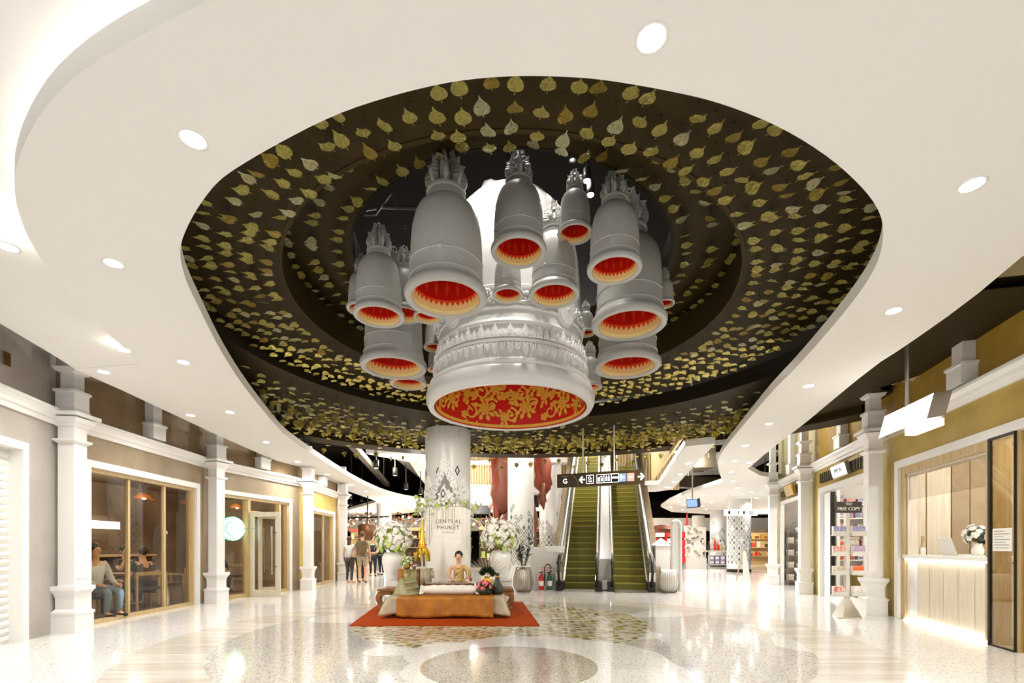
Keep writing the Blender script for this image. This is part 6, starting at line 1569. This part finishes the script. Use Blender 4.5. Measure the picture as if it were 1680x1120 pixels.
# upper level: slat balustrade, slab edge, bright shop fronts
sl = thing('slat_balustrade', 'pale vertical wood slat balustrade of the upper floor, left of the escalators', 'balustrade', (-.6, 25, 4.55))
MB().box(-3.6, 25.06, 4.5, 3.0, 25.1, 6.0).build('backing', 'oak', sl)
for k in range(48): MB().box(-3.6 + .137 * k, 24.98, 4.5, -3.53 + .137 * k, 25.06, 6.0).build('slat', 'slat_wood', sl)
MB().box(-3.6, 24.95, 6.0, 3.0, 25.12, 6.08).build('top_rail', 'steel', sl)
o = MB().box(-4.2, 24.8, 3.5, 4.4, 25.3, 4.5).build('trim_11', 'trim_white'); struct(o, 'white slab edge below the slat balustrade')
sl = thing('slat_balustrade', 'curving pale wood slat balustrade of the upper floor, right of the escalators', 'balustrade', (5.2, 17, 3.8))
pa, pb = Vector((4.0, 11.3, 0)), Vector((5.4, 18.3, 0)); 
for k in range(44):
    p = pa.lerp(pb, k / 43); MB().box(p.x - .03, p.y - .05, 3.78, p.x + .03, p.y + .05, 5.0).build('slat', 'slat_wood', sl)
MB().bar(pa + Vector((.05, 0, 4.42)), pb + Vector((.05, 0, 4.42)), .03, 1.2).build('backing', 'oak', sl)
sl = thing('slat_balustrade', 'short pale slat balustrade just right of the escalator head', 'balustrade', (5.6, 20.5, 4.3))
for k in range(22): MB().box(4.6 + .13 * k, 21.0, 3.78, 4.66 + .13 * k, 21.08, 5.4).build('slat', 'slat_wood', sl)
MB().box(4.6, 21.08, 3.78, 7.4, 21.12, 5.4).build('backing', 'oak', sl)
o = MB().bar((4.12, 11.2, 3.72), (5.62, 18.0, 3.72), .12, .1).build('trim_12', 'lamp_soft'); struct(o, 'glowing cove line along the soffit')
for k, (x0, x1) in enumerate(((2.6, 4.0), (4.2, 4.8), (4.95, 5.6), (5.9, 7.6))):
    w = MB().box(x0, 26.9, 5.7, x1, 27.0, 7.1).build('window_6', 'lamp_soft'); struct(w, ['widest bright shop window of the upper floor above the left escalator', 'first narrow bright window of the upper floor', 'second narrow bright window of the upper floor', 'bright upper floor window at the right'][k])
for k in range(2):
    t = thing('standing_post', ['thin white post at the head of the left escalator', 'thin white post at the head of the right escalator'][k], 'post', ME @ Vector((-.55 + 1.25 * k, 9.0, 5.65)))
    MB(ME).tube([(-.75 + 1.25 * k, 6.0, 3.9), (-.75 + 1.25 * k, 6.0, 5.9)], .03, 8).build('post', 'paper', t)
    MB(ME).box(-.82 + 1.25 * k, 5.95, 3.86, -.68 + 1.25 * k, 6.05, 3.9).build('foot', 'paper', t)
# hanging direction sign
p, q = Vector((1.10, 11.45, 0)), Vector((2.98, 10.68, 0)); Ms, Ls = frame((p.x, p.y), (q.x, q.y))
sg = thing('direction_sign', 'long brown hanging direction sign with white arrows before the escalators', 'sign', (2.0, 11.05, 2.68))
MB(Ms).box(0, -.05, 2.67, Ls, .05, 2.99).build('sign_board', 'sign_brown', sg)
for x in (.62, 1.35):
    MB(Ms).tube([(x, 0, 2.99), (x, 0, ZA)], .018, 6).build('hanging_rod', 'paper', sg)
zc = 2.83
def on_sign(x, z): return Ms @ Matrix.Translation((x, -.056, z)) @ Matrix.Rotation(pi / 2, 4, 'X')
text('FLORESTA', .036, on_sign(.2, 2.93), 'paper', sg, .002); o = text('G', .16, on_sign(.2, 2.81), 'sign_white', sg, .003)
mm = MB(Ms); mm.tube([(.32 + .2 * sin(a), -.054, 2.66 + .3 * cos(a)) for a in [radians(8 + 74 * i / 10) for i in range(11)]], .006, 4); mm.build('curved_line', 'grey_silk', sg)
for x, s in ((.62, -1), (1.95, 1)):
    m = MB(Ms); m.box(x - .06, -.056, zc - .016, x + .06, -.05, zc + .016); m.bar((x + s * .065, -.053, zc), (x, -.053, zc + .075), .008, .03); m.bar((x + s * .065, -.053, zc), (x, -.053, zc - .075), .008, .03); m.build('arrow', 'sign_white', sg)
for x, c, kind in ((.80, 'sign_black', 1), (1.04, 'sign_black', 2), (1.21, 'sign_black', 3), (1.38, 'sign_black', 4), (1.55, 'sign_blue', 0), (1.73, 'sign_salmon', 0)):
    pn = MB(Ms).box(x - .078, -.056, zc - .09, x + .078, -.05, zc + .09).build('sign_tile', c, sg)
    if kind:
        MB(Ms).box(x - .086, -.054, zc - .1, x + .086, -.049, zc + .1).build('tile_border', 'sign_white', sg)
        g = MB(Ms)
        if kind == 1: g.tube([(x + .03 * cos(a) - .01, -.06, zc + .03 + .03 * sin(a)) for a in [2 * pi * i / 12 for i in range(13)]], .006, 4); g.box(x - .04, -.06, zc - .06, x + .05, -.056, zc - .035); g.box(x + .01, -.06, zc, x + .05, -.056, zc + .012)
        if kind == 2:
            for dx in (-.045, -.01, .04): g.ell((x + dx, -.058, zc + .03), (.01, .003, .01), 6, 4); g.box(x + dx - .012, -.06, zc - .06, x + dx + .012, -.056, zc + .016)
            g.box(x + .0, -.06, zc + .05, x + .05, -.056, zc + .06)
        if kind == 3:
            for dx in (-.03, .03): g.ell((x + dx, -.058, zc + .055), (.011, .003, .011), 6, 4); g.box(x + dx - .018, -.06, zc - .06, x + dx + .018, -.056, zc + .038)
        if kind == 4: g.box(x - .07, -.06, zc - .012, x + .07, -.056, zc + .03)
        g.build('pictogram', 'sign_white', pn, kind='stuff')
    else:
        g = MB(Ms); g.box(x - .045, -.06, zc - .01, x + .045, -.056, zc + .02)
        if c == 'sign_blue': g.box(x - .045, -.06, zc - .06, x - .015, -.056, zc - .03); g.ell((x - .03, -.058, zc + .05), (.025, .003, .025), 8, 4)
        g.build('pictogram', 'sign_white', pn, kind='stuff')
# white sign and small screen on the right
t = thing('direction_sign', 'white hanging direction sign in front of the nearest right diamond column', 'sign', at(1214, 840, 21.0))
q = Vector(at(1214, 841, 21.0)); MB().box(q.x - .68, q.y - .06, q.z - .12, q.x + .74, q.y + .06, q.z + .14).build('sign_board', 'sign_white', t)
g = MB()
for a, b in ((-.55, -.45), (-.12, -.07), (.1, .2), (.24, .28)): g.box(q.x + a, q.y - .07, q.z - .06, q.x + b, q.y - .06, q.z + .08)
g.box(q.x + .36, q.y - .07, q.z + .02, q.x + .56, q.y - .06, q.z + .07); g.box(q.x + .36, q.y - .07, q.z - .06, q.x + .56, q.y - .06, q.z - .01); g.build('pictogram', 'sign_black', t, kind='stuff')
for s in (-.5, .5): MB().tube([(q.x + s, q.y, q.z + .14), (q.x + s, q.y, 3.6)], .015, 5).build('hanging_rod', 'paper', t)
q = Vector(at(1136, 825, 15.0)); t = thing('hanging_screen', 'small tilted screen hanging on a thin pole under the right ceiling', 'screen', q)
MM = Matrix.Translation(q) @ Matrix.Rotation(radians(-55), 4, 'Z') @ Matrix.Rotation(radians(12), 4, 'X')
MB(MM).box(-.2, -.02, -.15, .2, .12, .13).build('screen_case', 'dark_metal', t); MB(MM).box(-.18, -.025, -.12, .18, -.02, .11).build('screen_face', 'sign_blue', t); MB().tube([(q.x, q.y, q.z + .12), (q.x, q.y, 7.2)], .02, 6).build('pole', 'steel', t)

# ================================================================= STATUE
gsz = 6.7; gx, gy = .42, 22.2
gp = dict(elR=(-.16, -.01, .68), wrR=(-.165, -.05, .55), haR=(-.163, -.06, .525), elL=(.165, -.01, .68), wrL=(.15, -.06, .545), haL=(.145, -.07, .51), hipL=(.055, 0, .5), hipR=(-.055, 0, .5), knL=(.075, -.02, .27), knR=(-.085, -.02, .27), anL=(.08, 0, .04), anR=(-.1, 0, .04), toL=(.09, -.08, .02), toR=(-.11, -.08, .02))
gi = person('giant red brown guardian figure standing behind the diamond column, hands in view', (gx, gy, 0), 0, gsz, gp, None, None, hair='terracotta', skin='terracotta', shoes='terracotta', slim=1.05, clothes=False, name='guardian_statue', cat='statue')
skin_mesh('robe', [((0, 0, .62), (.09, .07)), ((0, 0, .5), (.12, .08)), ((-.09, -.0, .42), (.07, .06)), ((-.11, 0, .3), (.075, .06)), ((.07, .0, .42), (.07, .06)), ((.08, 0, .3), (.06, .05)), ((-.14, -.02, .36), (.04, .03))], [(0, 1), (1, 2), (2, 3), (1, 4), (4, 5), (2, 6)], 'terracotta', gi)
for s, L in ((-1, .42), (1, .0)):
    if s < 0: MB().tube([(-.163, -.075, .78), (-.163, -.075, .3), (-.16, -.075, .05)], [.012, .016, .01], 8).build('staff', 'red_cloth', gi, True, False)
    else: MB().tube([(.145, -.085, .62), (.147, -.085, .5), (.152, -.085, .44)], [.02, .022, .004], 8).build('dagger', 'terracotta', gi, True, False)
for s in (-1, 1):
    for k in range(4): MB().ell((s * (.15 + .012 * (s < 0)) - .022 + .003 * k, -.085, .505 + .013 * k + (.015 if s < 0 else 0)), (.024, .018, .0075), 8, 5).build('curled_finger', 'terracotta', gi, True, False)
    m = MB()
    for k in range(5): m.tube([(s * (.14 + .01 * k), -.05, .72 - .02 * k), (s * (.17 + .006 * k), -.05, .62), (s * (.155 + .01 * k), -.04, .53 + .012 * k)], [.012, .018, .008], 6)
    m.build('sleeve_folds', 'red_cloth', gi, True, False)
MB().tube([(-.19, -.05, .82), (-.185, -.06, .6), (-.17, -.06, .4), (-.15, -.05, .3)], [.02, .016, .024, .01], 8).build('hanging_sash', 'red_cloth', gi, True, False)
MB().lathe([(.05, .30), (.085, .2), (.075, .1), (.1, .02), (.085, -.06), (.02, -.1)], 14, (-.13, -.02, .52), fn=lambda a, z: 1 + .14 * sin(5 * a + 20 * z)).build('robe_fold', 'terracotta', gi, True, False)
MB().lathe([(.03, .26), (.06, .16), (.05, .08), (.065, .02), (.02, -.03)], 14, (.15, -.01, .6), fn=lambda a, z: 1 + .16 * sin(5 * a + 24 * z)).build('robe_fold', 'red_cloth', gi, True, False)

# ================================================================= DISTANT SHOPS
rg = random.Random(77)
o = MB().box(-30, 38.5, 2.55, 34, 38.8, 3.6).build('trim_13', 'trim_white'); struct(o, 'pale fascia over the distant shops')
def shop_block(x0, x1, y, label, m, h=2.5):
    t = thing('distant_shop', label, 'shop', ((x0 + x1) / 2, y, 0))
    MB().box(x0, y, 0, x1, y + .2, h).build('back_panel', m, t)
    for k in range(3): MB().box(x0 + .1, y - .35, .6 + .6 * k, x1 - .1, y, .63 + .6 * k).build('shelf', 'oak', t)
    n = int((x1 - x0) / .34)
    for k in range(3):
        for i in range(n):
            w, hh = rg.uniform(.1, .26), rg.uniform(.15, .42); x = x0 + .15 + i * .34
            MB().box(x, y - .3, .63 + .6 * k, x + w, y - .1, .63 + .6 * k + hh).build('goods', rg.choice(['pack_red', 'pack_cream', 'pack_white', 'brown_wood', 'leaf_green', 'gold', 'shop_dark', 'petal_red']), t)
    MB().box(x0, y - .4, h - .2, x1, y, h).build('header', rg.choice(['shop_dark', 'red_cloth', 'paper', 'oak']), t)
    return t
names = ['dark', 'red', 'cream', 'timber', 'green']
for k, (x0, x1, y, m, lab) in enumerate([(-16, -11.5, 33, 'shop_dark', 'distant dark shop left of the plain column'), (-11.2, -7.6, 33, 'oak', 'distant timber shop behind the standing people'), (-7.2, -4.6, 31, 'shop_dark', 'distant shop behind the left flower arrangement'),
     (-4.3, -2.9, 30, 'red_cloth', 'distant red shop left of the thick column'), (-2.0, -.3, 29, 'shop_dark', 'distant shop between the thick column and the statue'), (-.1, 2.4, 33, 'shop_dark', 'distant dark shop behind the statue'),
     (5.9, 8.6, 36, 'shop_dark', 'distant dark shop right of the escalators'), (8.8, 12.4, 38, 'red_cloth', 'distant shop behind the red booth'), (15.5, 19.5, 34, 'oak', 'distant warm shop right of the diamond columns'), (12.6, 15.2, 38.2, 'shop_dark', 'distant shop between the diamond columns')]):
    shop_block(x0, x1, y, lab, m)
# warm garlands of bulbs
def bulbs(label, x0, x1, y, z, n, seed):
    r2 = random.Random(seed); t = thing('bulb_garland', label, 'lights', ((x0 + x1) / 2, y, z))
    pts = [(x0 + (x1 - x0) * k / n, y + r2.uniform(-.3, .3), z + r2.uniform(-.25, .25)) for k in range(n + 1)]
    MB().tube(pts, .015, 4).build('cord', 'wire', t)
    for p_ in (pts[1], pts[-2]): MB().tube([p_, (p_[0], p_[1], 3.6)], .01, 4).build('hanging_cord', 'wire', t)
    for p_ in pts: MB().ell(p_, .055, 8, 6).build('bulb', 'lamp_warm', t, True)
    f = MB()
    for _ in range(n * 6):
        p_ = r2.choice(pts); f.ell((p_[0] + r2.uniform(-.4, .4), p_[1] + r2.uniform(-.2, .2), p_[2] + r2.uniform(-.2, .25)), (r2.uniform(.05, .14), .08, r2.uniform(.04, .1)), 5, 4)
    f.build('dried_foliage', 'brown_wood', t, kind='stuff')
bulbs('garland of warm bulbs and dried leaves above the left distant shops', -10.0, -3.6, 29.5, 2.95, 16, 3); bulbs('garland of warm bulbs right of the thick column', -2.2, .0, 27.5, 2.75, 6, 4); bulbs('warm bulbs above the far left shops behind the couple', -13, -10.3, 31, 2.9, 6, 5)
for loc, e in [((-9, 31, 2.3), 160), ((-4.5, 28.6, 2.2), 120), ((-1, 27.8, 2.2), 90), ((7, 34, 2.4), 120), ((11, 35.5, 2.4), 160), ((17, 32, 2.4), 160), ((-13.5, 31, 2.4), 120)]: lamp(loc, e, (1, .85, .65), .3)
t = thing('hanging_kettle', 'big brown copper kettle shaped sign over the standing couple', 'sign', at(603, 873, 22))
q = Vector(at(603, 872, 22)); MB().lathe([(.001, -.42), (.3, -.4), (.43, -.1), (.42, .3), (.3, .36), (.08, .4), (.06, .5), (.001, .52)], 18, q).build('kettle_body', 'brown_wood', t, True); MB().tube([q + Vector((.36, 0, -.2)), q + Vector((.7, 0, -.4)), q + Vector((1.1, 0, -.6))], [.07, .05, .03], 8).build('spout', 'grey_silk', t, True); MB().tube([q + Vector((-1.2, 0, .62)), q + Vector((1.0, 0, .7))], .04, 6).build('cross_bar', 'dark_metal', t); MB().tube([q + Vector((0, 0, .5)), (q.x, q.y, 3.6)], .03, 6).build('hanger', 'dark_metal', t)
# red booth, gift wall, display table on the right
q = Vector((7.95, 26.5, 0))
t = thing('red_booth', 'red telephone booth style kiosk right of the silver loop gate', 'booth', q)
MB().box(7.9, 26.5, .02, 9.3, 27.5, .25).build('base', 'red', t); MB().box(7.9, 27.3, .25, 9.3, 27.5, 2.2).build('back_panel', 'red_cloth', t)
for x in (7.9, 8.55, 9.2): MB().box(x, 26.5, .25, x + .1, 26.6, 2.1).build('post', 'red', t)
MB().box(7.85, 26.45, 2.1, 9.35, 27.5, 2.25).build('lintel', 'terracotta', t); m = MB().lathe([(.75, 2.25), (.6, 2.42), (.3, 2.5), (.001, 2.52)], 14, (8.6, 27, 0)).build('domed_roof', 'terracotta', t, True)
for k in range(5):
    for j in range(2): MB().box(8.02 + .65 * j, 26.53, .45 + .34 * k, 8.52 + .65 * j, 26.56, .7 + .34 * k).build('glazing_bar', ['paper', 'petal_red'][(k + j) % 2], t)
for k in range(4): MB().box(9.35, 26.6, .4 + .45 * k, 9.7, 26.9, .75 + .45 * k).build('red_bag', 'red', t)
t = thing('gift_wall', 'white and grey speckled display wall left of the goods table', 'display', (10.3, 27.2, 0))
MB().box(9.9, 27.2, 0, 11.1, 27.4, 2.4).build('panel', 'pack_white', t); MB().box(9.9, 27.1, .0, 11.1, 27.2, .6).build('plinth', 'sign_blue' if 0 else 'acrylic', t)
for k in range(40): x, z = rg.uniform(9.95, 11.0), rg.uniform(.7, 2.3); MB().box(x, 27.1, z, x + rg.uniform(.06, .14), 27.2, z + rg.uniform(.05, .16)).build('trinket', rg.choice(['sign_grey', 'paper', 'pack_cream', 'steel']), t)
t = thing('statuette', 'small red tower souvenir on top of the display wall', 'souvenir', (9.95, 27.4, 2.4)); MB().lathe([(.12, 0), (.09, .2), (.06, .5), (.04, .7), (.001, .9)], 6, (0, 0, 0)).build('tower', 'petal_red', t, False, False); MB().box(-.15, -.15, 0, .15, .15, .06).build('foot', 'paper', t, False, False); t.location = (10.05, 27.3, 2.4)
q = Vector((11.9, 27.6, 0)); tb = thing('goods_table', 'pale wooden display table with boxes, right of the red booth', 'table', (12.3, 27.6, 0))
MB().box(11.3, 27.3, .98, 13.0, 28.1, 1.05).build('table_top', 'oak_pale', tb); MB().box(11.3, 27.3, .2, 13.0, 28.1, .25).build('lower_shelf', 'oak_pale', tb)
for x in (11.3, 12.93):
    for yy in (27.3, 28.03): MB().box(x, yy, 0, x + .07, yy + .07, .98).build('leg', 'oak_pale', tb)
cl = ['sign_blue', 'pack_blue', 'pack_pink', 'pack_blue', 'navy']
for k in range(5):
    for j in range(2):
        t = thing('goods_box', f'{["pale blue", "blue", "pink", "second blue", "navy"][k]} box, {["lower", "upper"][j]} of its pile on the lower table shelf', 'box', (11.52 + .31 * k, 27.55, .251 + .26 * j)); MB().box(-.12, -.15, 0, .12, .15, .25).build('box_body', ['pack_blue', 'pack_blue', 'pack_pink', 'pack_blue', 'navy'][k], t, False, False); MB().box(-.1, -.16, .05, .1, -.15, .17).build('box_label', 'paper', t, False, False)
for k in range(9):
    c = ['black', 'pack_cream', 'red', 'red', 'oak', 'pack_cream', 'shop_dark', 'pack_white', 'navy'][k]; h = [.5, .3, .75, .5, .3, .35, .45, .4, .3][k]
    t = thing('goods_bottle', ['black tall bottle', 'cream jar', 'tall red bottle', 'short red bottle', 'tan jar', 'second cream jar', 'dark brown bottle', 'white flask', 'navy jar'][k] + f' on the goods table, number {k + 1} from its left end', 'bottle', (11.42 + .18 * k, 27.6, 1.051)); MB().lathe([(.001, 0), (.075, 0), (.08, h * .6), (.03, h * .75), (.03, h), (.001, h)], 10).build('bottle_body', c, t, 40, False); MB().lathe([(.034, h * .92), (.034, h * 1.03), (.001, h * 1.03)], 8).build('cap', 'gold', t, False, False)
t = thing('a_frame_board', 'white A-frame board standing beyond the farthest right pilaster', 'board', (8.5, 17.3, 0))
MB().add([(8.36, 17.2, 0), (8.64, 17.2, 0), (8.56, 17.4, 1.1), (8.44, 17.4, 1.1)], [(0, 1, 2, 3)]).build('front_panel', 'paper', t); MB().bar((8.3, 17.6, 0), (8.45, 17.4, 1.15), .03, .03).build('leg', 'oak', t); MB().bar((8.7, 17.6, 0), (8.55, 17.4, 1.15), .03, .03).build('leg', 'oak', t)
for loc, e in [((2.5, 16.5, 6.6), 500), ((-1.5, 18, 6.6), 400), ((3.5, 22, 7.0), 500), ((-2.0, 22.5, 3.4), 150), ((7.5, 22, 4.6), 120), ((-3, 15.0, 3.9), 120), ((6, 13.5, 3.9), 60), ((2, 28, 3.3), 200), ((-4.6, 17.5, 4.4), 130), ((-3.2, 23, 5.2), 200), ((7, 18, 4.5), 110), ((-6.0, 24.3, 2.4), 70)]: lamp(loc, e, (1, .95, .88), .2)  # fixtureless lamps added to brighten the voids, columns and escalator area
# distant screens on the white wall behind the escalators
o = MB().box(-4.2, 25.4, 0.0, 4.4, 25.6, 2.7).build('wall_screens', 'paper') if 0 else None
for k, (px0, px1, py0, py1, d) in enumerate([(773, 805, 829, 843, 24.7), (874, 884, 812, 832, 24.7), (916, 927, 813, 828, 24.6)]):
    a, b = at(px0, py1, d), at(px1, py0, d); t = thing('black_screen', ['wide black screen right of the thick column', 'small black screen beside the statue hand', 'black screen left of the escalator rail'][k], 'screen', ((a[0] + b[0]) / 2, d, a[2]))
    MB().box(a[0], d, a[2], b[0], d + .08, b[2]).build('screen_case', 'black', t); MB().box(a[0] + .04, d - .01, a[2] + .04, b[0] - .04, d, b[2] - .04).build('screen_face', 'sign_black', t)
    MB().tube([((a[0] + b[0]) / 2, d + .04, b[2]), ((a[0] + b[0]) / 2, d + .04, 3.55)], .03, 5).build('hanger', 'dark_metal', t)
# hanging track lamps in the dark ceiling gap on the left
for k, (px, py, d) in enumerate([(617, 768, 17), (648, 780, 18), (666, 803, 20), (690, 811, 21), (576, 818, 27), (594, 822, 28), (577, 829, 30)]):
    x, yy, z = at(px, py, d); t = thing('pendant_spot', 'black cylinder spotlight ' + ['high in the left ceiling gap, brightest one', 'right of the brightest one in the left gap', 'low in the left gap near the white ceiling arm', 'farthest right in the left gap beside the thick column', 'in the small dark gap over the far pilaster, left one', 'in the small dark gap over the far pilaster, right one', 'lowest in the small dark gap over the far pilaster'][k], 'lamp', (x, yy, z))
    MB().lathe([(.001, .3), (.09, .3), (.1, .0), (.09, 0)], 12).build('lamp_head', 'dark_metal', t, True, False); MB().lathe([(.001, .01), (.07, .01)], 12).build('lens', 'lamp_soft' if k else 'lamp_strip', t, False, False); MB().tube([(0, 0, .3), (0, 0, 7.2 - z)], .02, 5).build('drop_rod', 'dark_metal', t, False, False)
